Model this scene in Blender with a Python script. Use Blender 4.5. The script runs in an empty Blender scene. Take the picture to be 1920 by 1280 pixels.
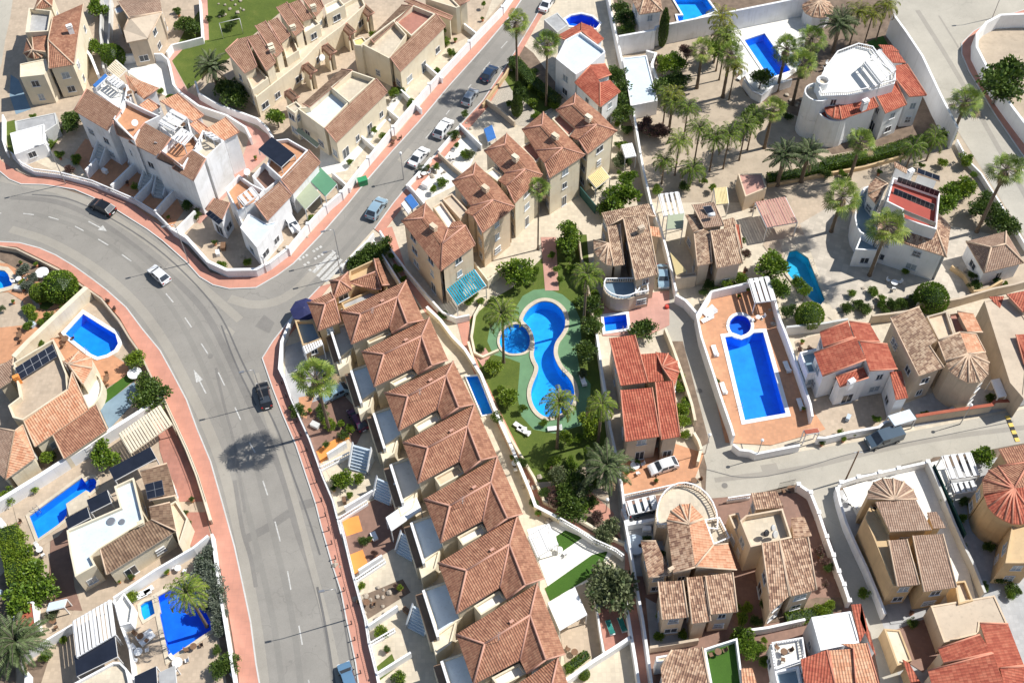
import bpy, bmesh, math, random
from mathutils import Vector, geometry, Matrix
R=math.radians; PI=math.pi
random.seed(7)
C=bpy.context.scene.collection
SC=bpy.context.scene
# ---------------------------------------------------------------- camera, sky, sun
F_PX,TILT,ROLL,CH=2200.0,R(35.3),R(-1.0),130.0
cam=bpy.data.objects.new('camera',bpy.data.cameras.new('camera')); C.objects.link(cam)
cam.data.sensor_width=36; cam.data.lens=F_PX/1920*36; cam.data.clip_end=3000; cam.data.clip_start=1
cam.matrix_world=Matrix.Translation((0,0,CH))@Matrix.Rotation(TILT,4,'X')@Matrix.Rotation(ROLL,4,'Z')
SC.camera=cam
SUN_EL,SUN_AZ=R(50),R(16.5)       # azimuth measured from +X towards +Y
w=bpy.data.worlds.new('World'); SC.world=w; w.use_nodes=True
nt=w.node_tree; sky=nt.nodes.new('ShaderNodeTexSky'); sky.sky_type='NISHITA'; sky.sun_disc=False
sky.sun_elevation=SUN_EL; sky.sun_rotation=R(90)-SUN_AZ; sky.air_density=1.2; sky.dust_density=0.6
bg=nt.nodes['Background']; bg.inputs['Strength'].default_value=0.085; nt.links.new(sky.outputs[0],bg.inputs[0])
sl=bpy.data.lights.new('sun','SUN'); sl.energy=4.8; sl.angle=R(0.5); sl.color=(1,0.965,0.90)
so=bpy.data.objects.new('sun',sl); C.objects.link(so)
sd=Vector((math.cos(SUN_EL)*math.cos(SUN_AZ),math.cos(SUN_EL)*math.sin(SUN_AZ),math.sin(SUN_EL)))
so.rotation_euler=sd.to_track_quat('Z','Y').to_euler(); so.location=(0,0,200)
vs=SC.view_settings; vs.view_transform='Standard'; vs.look='None'; vs.gamma=1; vs.exposure=0.22
SC.cycles.max_bounces=6; SC.cycles.transparent_max_bounces=12; SC.cycles.use_denoising=True
# ---------------------------------------------------------------- picture reading to world metres
OX,OY,OS=0,0,1
def tile(x,y,s=4):
    global OX,OY,OS; OX,OY,OS=x,y,s
def px(p): return (OX+p[0]/OS, OY+p[1]/OS)
def Wp(q,z=0.0):
    x=(q[0]-960)/F_PX; y=(640-q[1])/F_PX; c,s=math.cos(ROLL),math.sin(ROLL)
    x,y=c*x-s*y,s*x+c*y
    dy=y*math.cos(TILT)+math.sin(TILT); dz=y*math.sin(TILT)-math.cos(TILT); t=(CH-z)/-dz
    return Vector((x*t,dy*t,z))
def P(p,z=0.0): return Wp(px(p),z)
# ---------------------------------------------------------------- materials
MATS={}
def nmat(name):
    m=bpy.data.materials.new(name); m.use_nodes=True; MATS[name]=m
    return m,m.node_tree,m.node_tree.nodes,m.node_tree.links,m.node_tree.nodes['Principled BSDF']
def ramp(N,fac,cols,L):
    r=N.new('ShaderNodeValToRGB'); e=r.color_ramp.elements
    while len(e)<len(cols): e.new(0.5)
    for k,(pos,c) in enumerate(cols): e[k].position=pos; e[k].color=(*c,1)
    L.new(fac,r.inputs[0]); return r.outputs[0]
def mix(N,L,f,a,b,bt='MIX'):
    m=N.new('ShaderNodeMix'); m.data_type='RGBA'; m.blend_type=bt
    for s,v in ((m.inputs[0],f),(m.inputs[6],a),(m.inputs[7],b)):
        if hasattr(v,'node'): L.new(v,s)
        elif isinstance(v,(int,float)): s.default_value=v
        else: s.default_value=(*v,1)
    return m.outputs[2]
def noise(N,L,scale,detail=4,vec=None,rough=0.6):
    n=N.new('ShaderNodeTexNoise'); n.inputs['Scale'].default_value=scale; n.inputs['Detail'].default_value=detail
    n.inputs['Roughness'].default_value=rough
    if vec is None:
        g=N.new('ShaderNodeNewGeometry'); vec=g.outputs['Position']
    L.new(vec,n.inputs['Vector']); return n.outputs[0]
def M_(N,L,op,a,b=None):
    m=N.new('ShaderNodeMath'); m.operation=op
    for i,v in enumerate((a,b)):
        if v is None: continue
        if hasattr(v,'node'): L.new(v,m.inputs[i])
        else: m.inputs[i].default_value=v
    return m.outputs[0]
def plain(name,col,rough=0.8,var=0.12,s=1.2,metal=0,bump=0.0,stain=None):
    m,t,N,L,B=nmat(name)
    a=tuple(max(0,c*(1-var)) for c in col); b=tuple(min(1,c*(1+var*0.7)) for c in col)
    f=noise(N,L,s,5); c=ramp(N,f,[(0.3,a),(0.7,b)],L)
    if stain:
        f2=noise(N,L,0.35,6); f3=M_(N,L,'MULTIPLY',M_(N,L,'GREATER_THAN',f2,0.58),0.4)
        rr=N.new('ShaderNodeMapRange'); rr.inputs[1].default_value=0.52; rr.inputs[2].default_value=0.68; L.new(f2,rr.inputs[0])
        c=mix(N,L,M_(N,L,'MULTIPLY',rr.outputs[0],0.55),c,stain)
        gg=N.new('ShaderNodeNewGeometry'); mp=N.new('ShaderNodeMapping'); mp.inputs['Scale'].default_value=(2.6,2.6,0.22); L.new(gg.outputs['Position'],mp.inputs[0])
        f4=noise(N,L,1.0,4,mp.outputs[0]); r4=N.new('ShaderNodeMapRange'); r4.inputs[1].default_value=0.55; r4.inputs[2].default_value=0.75; L.new(f4,r4.inputs[0])
        c=mix(N,L,M_(N,L,'MULTIPLY',r4.outputs[0],0.4),c,tuple(x*0.72 for x in stain))
    L.new(c,B.inputs['Base Color']); B.inputs['Roughness'].default_value=rough; B.inputs['Metallic'].default_value=metal
    if bump:
        bn=N.new('ShaderNodeBump'); bn.inputs['Strength'].default_value=bump; bn.inputs['Distance'].default_value=0.05
        L.new(noise(N,L,12,3),bn.inputs['Height']); L.new(bn.outputs[0],B.inputs['Normal'])
    return m
def tiled(name,col,grout,size=0.4,var=0.15,rough=0.7,soft=0.06,rot=0.0,ratio=1.0,blotch=0.15):
    m,t,N,L,B=nmat(name)
    g=N.new('ShaderNodeNewGeometry'); mp=N.new('ShaderNodeMapping'); mp.inputs['Rotation'].default_value=(0,0,rot)
    L.new(g.outputs['Position'],mp.inputs[0])
    b=N.new('ShaderNodeTexBrick'); b.offset=0.0; b.inputs['Scale'].default_value=1
    b.inputs['Brick Width'].default_value=size; b.inputs['Row Height'].default_value=size*ratio
    b.inputs['Mortar Size'].default_value=size*soft; b.inputs['Mortar Smooth'].default_value=0.3
    b.inputs['Color1'].default_value=(*[c*(1-var) for c in col],1); b.inputs['Color2'].default_value=(*[min(1,c*(1+var)) for c in col],1)
    b.inputs['Mortar'].default_value=(*[g_*.45+c_*.55 for g_,c_ in zip(grout,col)],1); L.new(mp.outputs[0],b.inputs[0])
    c=b.outputs[0]
    f=noise(N,L,0.5,6); c=mix(N,L,0.35+blotch,c,ramp(N,f,[(0.3,tuple(x*0.72 for x in col)),(0.7,tuple(min(1,x*1.15) for x in col))],L))
    L.new(c,B.inputs['Base Color']); B.inputs['Roughness'].default_value=rough
    return m
def rooftile(name,c1,c2,c3,mott=1.0,pitch=0.32,row=0.42,bump=0.9):
    """clay tiles: courses and channels from the roof's own UV (metres)"""
    m,t,N,L,B=nmat(name)
    uv=N.new('ShaderNodeUVMap'); sp=N.new('ShaderNodeSeparateXYZ'); L.new(uv.outputs[0],sp.inputs[0])
    u=M_(N,L,'DIVIDE',sp.outputs[0],pitch); v=M_(N,L,'DIVIDE',sp.outputs[1],row)
    fu=M_(N,L,'FLOOR',u); fv=M_(N,L,'FLOOR',v)
    cb=N.new('ShaderNodeCombineXYZ'); L.new(fu,cb.inputs[0]); L.new(fv,cb.inputs[1])
    wn=N.new('ShaderNodeTexWhiteNoise'); wn.noise_dimensions='3D'; L.new(cb.outputs[0],wn.inputs[0])
    pos=N.new('ShaderNodeNewGeometry')
    big=noise(N,L,0.9,5); fac=M_(N,L,'ADD',M_(N,L,'MULTIPLY',M_(N,L,'SUBTRACT',wn.outputs[0],0.5),mott),big)
    c=ramp(N,fac,[(0.2,c1),(0.5,c2),(0.85,c3)],L)
    st=noise(N,L,0.25,6); rr=N.new('ShaderNodeMapRange'); rr.inputs[1].default_value=0.55; rr.inputs[2].default_value=0.75; L.new(st,rr.inputs[0])
    c=mix(N,L,M_(N,L,'MULTIPLY',rr.outputs[0],0.45),c,tuple(x*0.55 for x in c1))
    # shade painted into the colour along each tile's lower lip and in the channel
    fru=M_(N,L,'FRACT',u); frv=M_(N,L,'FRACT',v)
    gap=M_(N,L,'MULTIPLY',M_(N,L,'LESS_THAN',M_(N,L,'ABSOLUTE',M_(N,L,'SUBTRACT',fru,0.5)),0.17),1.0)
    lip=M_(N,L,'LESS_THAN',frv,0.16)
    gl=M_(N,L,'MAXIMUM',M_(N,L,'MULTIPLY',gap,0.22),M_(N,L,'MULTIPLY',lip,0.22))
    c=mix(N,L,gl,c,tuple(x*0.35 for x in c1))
    L.new(c,B.inputs['Base Color']); B.inputs['Roughness'].default_value=0.85
    h=M_(N,L,'ADD',M_(N,L,'MULTIPLY',M_(N,L,'COSINE',M_(N,L,'MULTIPLY',u,2*PI)),0.5),M_(N,L,'MULTIPLY',M_(N,L,'SUBTRACT',1.0,frv),0.6))
    bn=N.new('ShaderNodeBump'); bn.inputs['Strength'].default_value=bump; bn.inputs['Distance'].default_value=0.07
    L.new(h,bn.inputs['Height']); L.new(bn.outputs[0],B.inputs['Normal'])
    return m
def leafmat(name,c1,c2,c3=None):
    m,t,N,L,B=nmat(name)
    oi=N.new('ShaderNodeObjectInfo'); gi=N.new('ShaderNodeNewGeometry')
    f=M_(N,L,'ADD',M_(N,L,'MULTIPLY',gi.outputs['Random Per Island'],0.7),M_(N,L,'MULTIPLY',oi.outputs['Random'],0.3))
    c=ramp(N,f,[(0.0,c1),(0.55,c2),(1.0,c3 or c2)],L)
    L.new(c,B.inputs['Base Color']); B.inputs['Roughness'].default_value=0.55
    tr=N.new('ShaderNodeBsdfTranslucent'); L.new(c,tr.inputs[0]); ms=N.new('ShaderNodeMixShader'); ms.inputs[0].default_value=0.18
    L.new(B.outputs[0],ms.inputs[1]); L.new(tr.outputs[0],ms.inputs[2]); L.new(ms.outputs[0],t.nodes['Material Output'].inputs[0])
    return m
def asphalt(name,c,crack=0.0,dirt=0.5):
    m,t,N,L,B=nmat(name)
    f=noise(N,L,0.12,8,rough=0.72); a=tuple(x*0.72 for x in c); b=tuple(x*1.18 for x in c)
    col=ramp(N,f,[(0.32,a),(0.68,b)],L)
    g=N.new('ShaderNodeNewGeometry')
    f2=noise(N,L,9,4); col=mix(N,L,0.25,col,ramp(N,f2,[(0.3,tuple(x*0.6 for x in c)),(0.7,tuple(x*1.3 for x in c))],L))
    f3=noise(N,L,0.03,5); col=mix(N,L,M_(N,L,'MULTIPLY',f3,dirt),col,(c[0]*1.15,c[1]*1.08,c[2]*0.98))
    if crack:
        v=N.new('ShaderNodeTexVoronoi'); v.feature='DISTANCE_TO_EDGE'; v.inputs['Scale'].default_value=0.22
        mp=N.new('ShaderNodeVectorMath'); mp.operation='ADD'; n2=N.new('ShaderNodeTexNoise'); n2.inputs['Scale'].default_value=0.8
        L.new(g.outputs['Position'],n2.inputs[0]); L.new(g.outputs['Position'],mp.inputs[0]); L.new(n2.outputs['Color'],mp.inputs[1])
        L.new(mp.outputs[0],v.inputs['Vector'])
        lt=M_(N,L,'LESS_THAN',v.outputs['Distance'],0.008); nn=M_(N,L,'GREATER_THAN',noise(N,L,0.15,3),0.5)
        col=mix(N,L,M_(N,L,'MULTIPLY',M_(N,L,'MULTIPLY',lt,nn),crack),col,tuple(x*0.45 for x in c))
    f5=noise(N,L,1.1,3); r5=N.new('ShaderNodeMapRange'); r5.inputs[1].default_value=0.66; r5.inputs[2].default_value=0.74; L.new(f5,r5.inputs[0])
    col=mix(N,L,M_(N,L,'MULTIPLY',r5.outputs[0],0.35),col,tuple(x*0.5 for x in c))
    L.new(col,B.inputs['Base Color']); B.inputs['Roughness'].default_value=0.9
    return m
def watermat(name,tint):
    m,t,N,L,B=nmat(name); N.remove(B)
    tr=N.new('ShaderNodeBsdfTransparent'); tr.inputs[0].default_value=(*tint,1)
    gl=N.new('ShaderNodeBsdfGlossy'); gl.inputs['Roughness'].default_value=0.08
    lw=N.new('ShaderNodeFresnel'); lw.inputs[0].default_value=1.33
    ms=N.new('ShaderNodeMixShader'); L.new(lw.outputs[0],ms.inputs[0]); L.new(tr.outputs[0],ms.inputs[1]); L.new(gl.outputs[0],ms.inputs[2])
    bn=N.new('ShaderNodeBump'); bn.inputs['Strength'].default_value=0.25; bn.inputs['Distance'].default_value=0.1
    L.new(noise(N,L,1.8,3),bn.inputs['Height']); L.new(bn.outputs[0],gl.inputs['Normal']); L.new(bn.outputs[0],lw.inputs['Normal'])
    L.new(ms.outputs[0],t.nodes['Material Output'].inputs[0]); return m
def basinmat(name,c):
    m,t,N,L,B=nmat(name)
    f=noise(N,L,0.8,4); col=ramp(N,f,[(0.3,tuple(x*0.85 for x in c)),(0.7,tuple(min(1,x*1.15) for x in c))],L)
    v=N.new('ShaderNodeTexVoronoi'); v.feature='SMOOTH_F1'; v.inputs['Scale'].default_value=1.6
    n2=N.new('ShaderNodeTexNoise'); n2.inputs['Scale'].default_value=1.2; g=N.new('ShaderNodeNewGeometry'); L.new(g.outputs['Position'],n2.inputs[0])
    L.new(n2.outputs['Color'],v.inputs['Vector'])
    L.new(col,B.inputs['Base Color']); B.inputs['Roughness'].default_value=0.5; return m

asphalt('asphalt',(0.275,0.262,0.24),crack=0.25)
asphalt('asphalt_light',(0.33,0.31,0.275),dirt=0.6)
asphalt('asphalt_mid',(0.245,0.236,0.218),dirt=0.6)
plain('redfloor',(0.36,0.06,0.04),0.7,0.12,0.8)
asphalt('asphalt_old',(0.225,0.213,0.196),dirt=0.2)
asphalt('concrete',(0.43,0.405,0.35),crack=0.15)
asphalt('tar',(0.15,0.145,0.14),dirt=0.1)
plain('sand',(0.47,0.385,0.29),0.95,0.18,0.7,stain=(0.36,0.30,0.23))
plain('soil',(0.20,0.145,0.105),0.95,0.35,0.9)
plain('gravel',(0.46,0.41,0.34),0.95,0.4,7)
plain('white',(0.86,0.86,0.86),0.8,0.04,0.5,stain=(0.74,0.73,0.71))
plain('whitewall',(0.82,0.82,0.83),0.85,0.07,0.5,stain=(0.60,0.58,0.55))
plain('cream',(0.74,0.655,0.50),0.85,0.08,0.5,stain=(0.62,0.50,0.34))
plain('peach',(0.68,0.54,0.39),0.85,0.08,0.5,stain=(0.54,0.38,0.25))
plain('ochre',(0.60,0.43,0.24),0.85,0.1,0.5,stain=(0.46,0.32,0.19))
plain('beige',(0.56,0.46,0.35),0.85,0.1,0.5,stain=(0.42,0.34,0.26))
plain('yellow',(0.78,0.62,0.24),0.85,0.1,0.5)
plain('lightgrey',(0.58,0.58,0.56),0.85,0.08,0.6,stain=(0.48,0.46,0.42))
plain('bluegrey',(0.50,0.58,0.66),0.85,0.08,0.6)
plain('membrane',(0.62,0.72,0.80),0.7,0.06,0.6,stain=(0.52,0.60,0.66))
plain('orange',(0.80,0.30,0.07),0.8,0.08,0.8)
tiled('terracotta',(0.56,0.28,0.15),(0.42,0.26,0.18),0.45)
tiled('terracotta_red',(0.42,0.19,0.14),(0.34,0.22,0.18),0.45)
tiled('pinktile',(0.54,0.29,0.23),(0.42,0.26,0.22),0.6,0.1)
tiled('pavement_tile',(0.56,0.265,0.19),(0.40,0.21,0.17),0.8,0.06,blotch=0.2)
tiled('buff',(0.49,0.39,0.29),(0.38,0.30,0.22),0.45)
tiled('creamtile',(0.60,0.52,0.40),(0.44,0.37,0.29),0.5)
tiled('whitetile',(0.80,0.78,0.72),(0.60,0.58,0.54),0.5,0.05)
tiled('greytile',(0.40,0.40,0.40),(0.30,0.30,0.30),0.5)
tiled('browntile',(0.26,0.15,0.11),(0.20,0.13,0.10),0.4)
tiled('crazy',(0.52,0.46,0.38),(0.36,0.32,0.27),0.9,0.25,soft=0.05,rot=0.4,ratio=0.7)
tiled('greendeck',(0.13,0.26,0.13),(0.14,0.24,0.13),0.6,0.08,blotch=0.2)
tiled('bluedeck',(0.21,0.30,0.37),(0.18,0.26,0.33),1.2,0.05)
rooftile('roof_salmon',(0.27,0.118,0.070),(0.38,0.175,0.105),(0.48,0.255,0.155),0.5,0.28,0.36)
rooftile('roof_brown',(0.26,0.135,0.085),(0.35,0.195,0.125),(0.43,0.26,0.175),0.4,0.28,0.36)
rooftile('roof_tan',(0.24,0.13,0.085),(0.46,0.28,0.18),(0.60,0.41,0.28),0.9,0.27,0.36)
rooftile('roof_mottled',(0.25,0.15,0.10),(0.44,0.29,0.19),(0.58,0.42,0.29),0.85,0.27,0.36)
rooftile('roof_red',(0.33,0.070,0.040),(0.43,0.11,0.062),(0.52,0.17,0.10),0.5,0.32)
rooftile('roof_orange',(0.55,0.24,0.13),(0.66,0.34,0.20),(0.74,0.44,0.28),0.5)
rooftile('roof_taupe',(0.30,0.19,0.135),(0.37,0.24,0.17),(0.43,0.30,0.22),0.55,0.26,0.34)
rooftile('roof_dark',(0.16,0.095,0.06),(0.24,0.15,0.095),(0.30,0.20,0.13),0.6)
plain('ridge_salmon',(0.55,0.30,0.22),0.85,0.12,2)
plain('ridge_tan',(0.62,0.46,0.33),0.85,0.15,2)
plain('ridge_red',(0.62,0.26,0.17),0.85,0.12,2)
plain('glass',(0.05,0.06,0.075),0.12,0.3,2)
plain('pane_pale',(0.34,0.39,0.43),0.2,0.2,2)
plain('frame_white',(0.72,0.72,0.72),0.5,0.03)
plain('wood',(0.20,0.11,0.06),0.7,0.25,4)
plain('iron',(0.035,0.035,0.04),0.5,0.1)
plain('steel',(0.45,0.45,0.46),0.35,0.05,2,0.7)
plain('panel',(0.018,0.022,0.035),0.15,0.2,0.8)
plain('trunk',(0.17,0.125,0.085),0.95,0.35,5,bump=0.5)
plain('trunk_grey',(0.24,0.20,0.16),0.95,0.3,6,bump=0.5)
plain('deadfrond',(0.34,0.25,0.14),0.9,0.3,4)
plain('terracotta_pot',(0.50,0.20,0.10),0.8,0.15,3)
plain('green_awning',(0.10,0.26,0.15),0.7,0.06)
plain('sage_awning',(0.36,0.40,0.28),0.7,0.06)
plain('screen_green',(0.02,0.09,0.08),0.7,0.15,3)
plain('yellow_paint',(0.75,0.52,0.10),0.6,0.06)
plain('road_white',(0.54,0.53,0.50),0.8,0.3,4)
plain('rubber',(0.025,0.025,0.025),0.8,0.1)
plain('red_plastic',(0.60,0.06,0.04),0.5,0.05)
plain('blue_cloth',(0.04,0.16,0.45),0.8,0.12)
plain('navy_cloth',(0.02,0.025,0.10),0.8,0.2)
plain('teal_sheet',(0.02,0.30,0.42),0.25,0.1)
plain('teal_cushion',(0.02,0.20,0.17),0.8,0.1)
plain('yellow_cloth',(0.78,0.64,0.33),0.8,0.05)
plain('bin_green',(0.04,0.30,0.12),0.5,0.08)
plain('rock',(0.42,0.36,0.29),0.95,0.3,3,bump=0.6)
plain('headlight',(0.8,0.8,0.78),0.1,0.02)
plain('taillight',(0.45,0.02,0.02),0.25,0.02)
def grassmat(name,a,b,c):
    m,t,N,L,B=nmat(name); f=noise(N,L,0.5,8,rough=0.75); f2=noise(N,L,14,3)
    col=mix(N,L,0.35,ramp(N,f,[(0.3,a),(0.52,b),(0.72,c)],L),ramp(N,f2,[(0.35,a),(0.65,c)],L))
    L.new(col,B.inputs['Base Color']); B.inputs['Roughness'].default_value=0.9
    bn=N.new('ShaderNodeBump'); bn.inputs['Distance'].default_value=0.06; bn.inputs['Strength'].default_value=0.7; L.new(f2,bn.inputs['Height']); L.new(bn.outputs[0],B.inputs['Normal'])
grassmat('grass',(0.05,0.085,0.008),(0.085,0.13,0.012),(0.15,0.17,0.03))
grassmat('astro',(0.035,0.095,0.006),(0.045,0.115,0.008),(0.055,0.14,0.01))
leafmat('leaf_green',(0.06,0.12,0.012),(0.15,0.25,0.02),(0.29,0.37,0.04))
leafmat('leaf_dark',(0.035,0.07,0.012),(0.085,0.145,0.02),(0.17,0.23,0.04))
leafmat('leaf_lime',(0.09,0.16,0.012),(0.19,0.28,0.02),(0.30,0.36,0.04))
leafmat('leaf_olive',(0.08,0.10,0.04),(0.15,0.18,0.08),(0.24,0.27,0.14))
leafmat('leaf_silver',(0.09,0.11,0.08),(0.17,0.20,0.15),(0.27,0.30,0.22))
leafmat('leaf_purple',(0.10,0.05,0.05),(0.18,0.10,0.08),(0.25,0.16,0.12))
leafmat('palm_leaf',(0.06,0.12,0.012),(0.17,0.25,0.025),(0.38,0.42,0.08))
leafmat('palm_yellow',(0.12,0.16,0.015),(0.28,0.30,0.03),(0.45,0.42,0.06))
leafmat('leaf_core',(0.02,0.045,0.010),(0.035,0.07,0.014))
watermat('water',(0.66,0.86,1.0)); basinmat('basin_blue',(0.02,0.36,0.92)); basinmat('basin_deep',(0.012,0.19,0.78))
basinmat('basin_azure',(0.03,0.50,0.92)); basinmat('basin_teal',(0.05,0.55,0.66))
def paint(name,c,metal=0.3):
    m=plain('paint_'+name,c,0.28,0.02,1,metal); m.node_tree.nodes['Principled BSDF'].inputs['Coat Weight'].default_value=0.6
for n_,c_ in dict(white=(0.78,0.79,0.80),blue=(0.16,0.30,0.45),navy=(0.03,0.06,0.12),black=(0.018,0.019,0.022),grey=(0.09,0.13,0.17),silver=(0.45,0.48,0.5),skyblue=(0.35,0.50,0.60),wine=(0.10,0.02,0.06)).items(): paint(n_,c_,0.0 if n_=='white' else 0.3)
# ---------------------------------------------------------------- mesh helpers
class MB:
    def __init__(s): s.v=[]; s.f=[]; s.m=[]; s.uv=[]; s.sm=[]
    def face(s,pts,m=0,uv=None,sm=False):
        b=len(s.v); s.v+= [tuple(p) for p in pts]; s.f.append(tuple(range(b,b+len(pts)))); s.m.append(m); s.uv.append(uv); s.sm.append(sm)
    def box(s,o,X,Y,Z,m=0,bottom=True):
        """box from corner-centre: o centre of base, X,Y half vectors, Z full up vector"""
        o=Vector(o);X=Vector(X);Y=Vector(Y);Z=Vector(Z)
        c=[o-X-Y,o+X-Y,o+X+Y,o-X+Y]; d=[q+Z for q in c]
        if X.cross(Y).dot(Z)<0: c.reverse(); d.reverse()
        b=len(s.v); s.v+=[tuple(q) for q in c+d]
        fs=[(4,5,6,7),(0,1,5,4),(1,2,6,5),(2,3,7,6),(3,0,4,7)]+([(3,2,1,0)] if bottom else [])
        for f in fs: s.f.append(tuple(b+k for k in f)); s.m.append(m); s.uv.append(None); s.sm.append(False)
    def abox(s,x0,y0,z0,x1,y1,z1,m=0): s.box(((x0+x1)/2,(y0+y1)/2,z0),((x1-x0)/2,0,0),(0,(y1-y0)/2,0),(0,0,z1-z0),m)
    def tube(s,a,b,r0,r1=None,n=6,m=0,caps=True,sm=True):
        a=Vector(a);b=Vector(b); r1=r0 if r1 is None else r1; d=(b-a); 
        if d.length<1e-6: return
        d.normalize(); u=d.orthogonal().normalized(); v=d.cross(u)
        k=len(s.v)
        for c,r in ((a,r0),(b,r1)):
            for i in range(n):
                t=2*PI*i/n; s.v.append(tuple(c+u*math.cos(t)*r+v*math.sin(t)*r))
        for i in range(n):
            j=(i+1)%n; s.f.append((k+i,k+j,k+n+j,k+n+i)); s.m.append(m); s.uv.append(None); s.sm.append(sm)
        if caps:
            s.f.append(tuple(k+n+i for i in range(n))); s.m.append(m); s.uv.append(None); s.sm.append(False)
            s.f.append(tuple(k+i for i in reversed(range(n)))); s.m.append(m); s.uv.append(None); s.sm.append(False)
    def path(s,pts,rs,n=6,m=0):
        """tapered tube through points with shared rings"""
        k0=len(s.v); pts=[Vector(p) for p in pts]
        for i,p in enumerate(pts):
            d=(pts[min(i+1,len(pts)-1)]-pts[max(i-1,0)]).normalized(); u=Vector((1,0,0)) if abs(d.x)<0.9 else Vector((0,1,0))
            u=(u-d*u.dot(d)).normalized(); v=d.cross(u)
            for j in range(n):
                t=2*PI*j/n; s.v.append(tuple(p+(u*math.cos(t)+v*math.sin(t))*rs[i]))
        for i in range(len(pts)-1):
            for j in range(n):
                q=(j+1)%n; s.f.append((k0+i*n+j,k0+i*n+q,k0+(i+1)*n+q,k0+(i+1)*n+j)); s.m.append(m); s.uv.append(None); s.sm.append(True)
        s.f.append(tuple(k0+(len(pts)-1)*n+j for j in range(n))); s.m.append(m); s.uv.append(None); s.sm.append(False)
    def prism(s,poly,z0,z1,m=0,mt=None):
        """poly list of xy (ccw); vertical prism"""
        poly=ccw(poly); n=len(poly); lo=[Vector((p[0],p[1],z0)) for p in poly]; hi=[Vector((p[0],p[1],z1)) for p in poly]
        for i in range(n):
            j=(i+1)%n; s.face([lo[i],lo[j],hi[j],hi[i]],m)
        for tri in tess(poly): s.face([hi[k] for k in tri],m if mt is None else mt)
    def mesh(s,name,mats):
        me=bpy.data.meshes.new(name); me.from_pydata(s.v,[],s.f)
        for x in mats: me.materials.append(MATS[x])
        me.polygons.foreach_set('material_index',s.m); me.polygons.foreach_set('use_smooth',s.sm)
        if any(u is not None for u in s.uv):
            l=me.uv_layers.new(name='UVMap'); fl=[]
            for f,u in zip(s.f,s.uv): 
                for q in (u or [(0,0)]*len(f)): fl+=[q[0],q[1]]
            l.data.foreach_set('uv',fl)
        me.update(); return me
    def build(s,name,mats,parent=None,origin=None):
        if not s.v: return None
        if isinstance(mats,str): mats=[mats]
        o0=WP[parent.name]['wpos'] if parent is not None else (Vector(origin) if origin is not None else None)
        if o0 is not None and (o0.length>0): s.v=[(a-o0.x,b-o0.y,c-o0.z) for a,b,c in s.v]
        o=bpy.data.objects.new(name,s.mesh(name,mats)); C.objects.link(o)
        if parent is not None: o.parent=parent
        elif o0 is not None: o.location=o0
        WP[o.name]={'wpos':o0 or Vector((0,0,0))}
        return o
WP={}
def area(p): return 0.5*sum(p[i][0]*p[(i+1)%len(p)][1]-p[(i+1)%len(p)][0]*p[i][1] for i in range(len(p)))
def ccw(p):
    p=[(q[0],q[1]) for q in p]; return p if area(p)>0 else p[::-1]
def tess(poly): 
    if len(poly)==4 or len(poly)==3:
        if convex(poly): return [tuple(range(len(poly)))]
    tr=geometry.tessellate_polygon([[Vector((p[0],p[1],0)) for p in poly]]); out=[]
    for t in tr:
        a,b,c=[poly[k] for k in t]
        out.append(t if (b[0]-a[0])*(c[1]-a[1])-(b[1]-a[1])*(c[0]-a[0])>0 else t[::-1])
    return out
def convex(p):
    n=len(p)
    return all((p[(i+1)%n][0]-p[i][0])*(p[(i+2)%n][1]-p[(i+1)%n][1])-(p[(i+1)%n][1]-p[i][1])*(p[(i+2)%n][0]-p[(i+1)%n][0])>=-1e-9 for i in range(n))
def inside(q,poly):
    x,y=q[0],q[1]; c=False; n=len(poly); j=n-1
    for i in range(n):
        xi,yi=poly[i][0],poly[i][1]; xj,yj=poly[j][0],poly[j][1]
        if (yi>y)!=(yj>y) and x<(xj-xi)*(y-yi)/(yj-yi)+xi: c=not c
        j=i
    return c
def offset(poly,d):
    """move a ccw polygon's outline outward by d (negative = inward)"""
    n=len(poly); out=[]
    for i in range(n):
        a,b,c=Vector(poly[i-1][:2]),Vector(poly[i][:2]),Vector(poly[(i+1)%n][:2])
        e1=(b-a); e2=(c-b)
        if e1.length<1e-6 or e2.length<1e-6: out.append((b.x,b.y)); continue
        e1.normalize(); e2.normalize(); n1=Vector((e1.y,-e1.x)); n2=Vector((e2.y,-e2.x)); k=1+n1.dot(n2)
        if k<0.25: k=0.25
        q=b+(n1+n2)*(d/k); out.append((q.x,q.y))
    return out
def smooth(pts,closed=True,it=2):
    for _ in range(it):
        o=[]; n=len(pts)
        for i in range(n if closed else n-1):
            a,b=pts[i],pts[(i+1)%n]; o.append((a[0]*.75+b[0]*.25,a[1]*.75+b[1]*.25)); o.append((a[0]*.25+b[0]*.75,a[1]*.25+b[1]*.75))
        if not closed: o=[pts[0]]+o+[pts[-1]]
        pts=o
    return pts
def empty(name,loc,rz=0):
    o=bpy.data.objects.new(name,None); o.empty_display_size=0.5; C.objects.link(o); o.location=loc; o.rotation_euler=(0,0,rz)
    WP[o.name]={'wpos':Vector(loc)}; return o
USED={}
def tag(o,label,cat,group=None):
    o['label']=label; o['category']=cat
    if group: o['group']=group
    if label in USED: print('DUPLABEL',label)
    USED[label]=1
    return o
def struct(o,kind='structure'): o['kind']=kind; return o
ANCH=[]   # (px,py,phrase) landmarks for labels
def anchor(p,phrase): ANCH.append((*p,phrase))
AUTO=[]   # (obj, desc, px,py, cat, group)
def auto(o,desc,q,cat,group=None): AUTO.append((o,desc,q[0],q[1],cat,group)); return o
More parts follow.
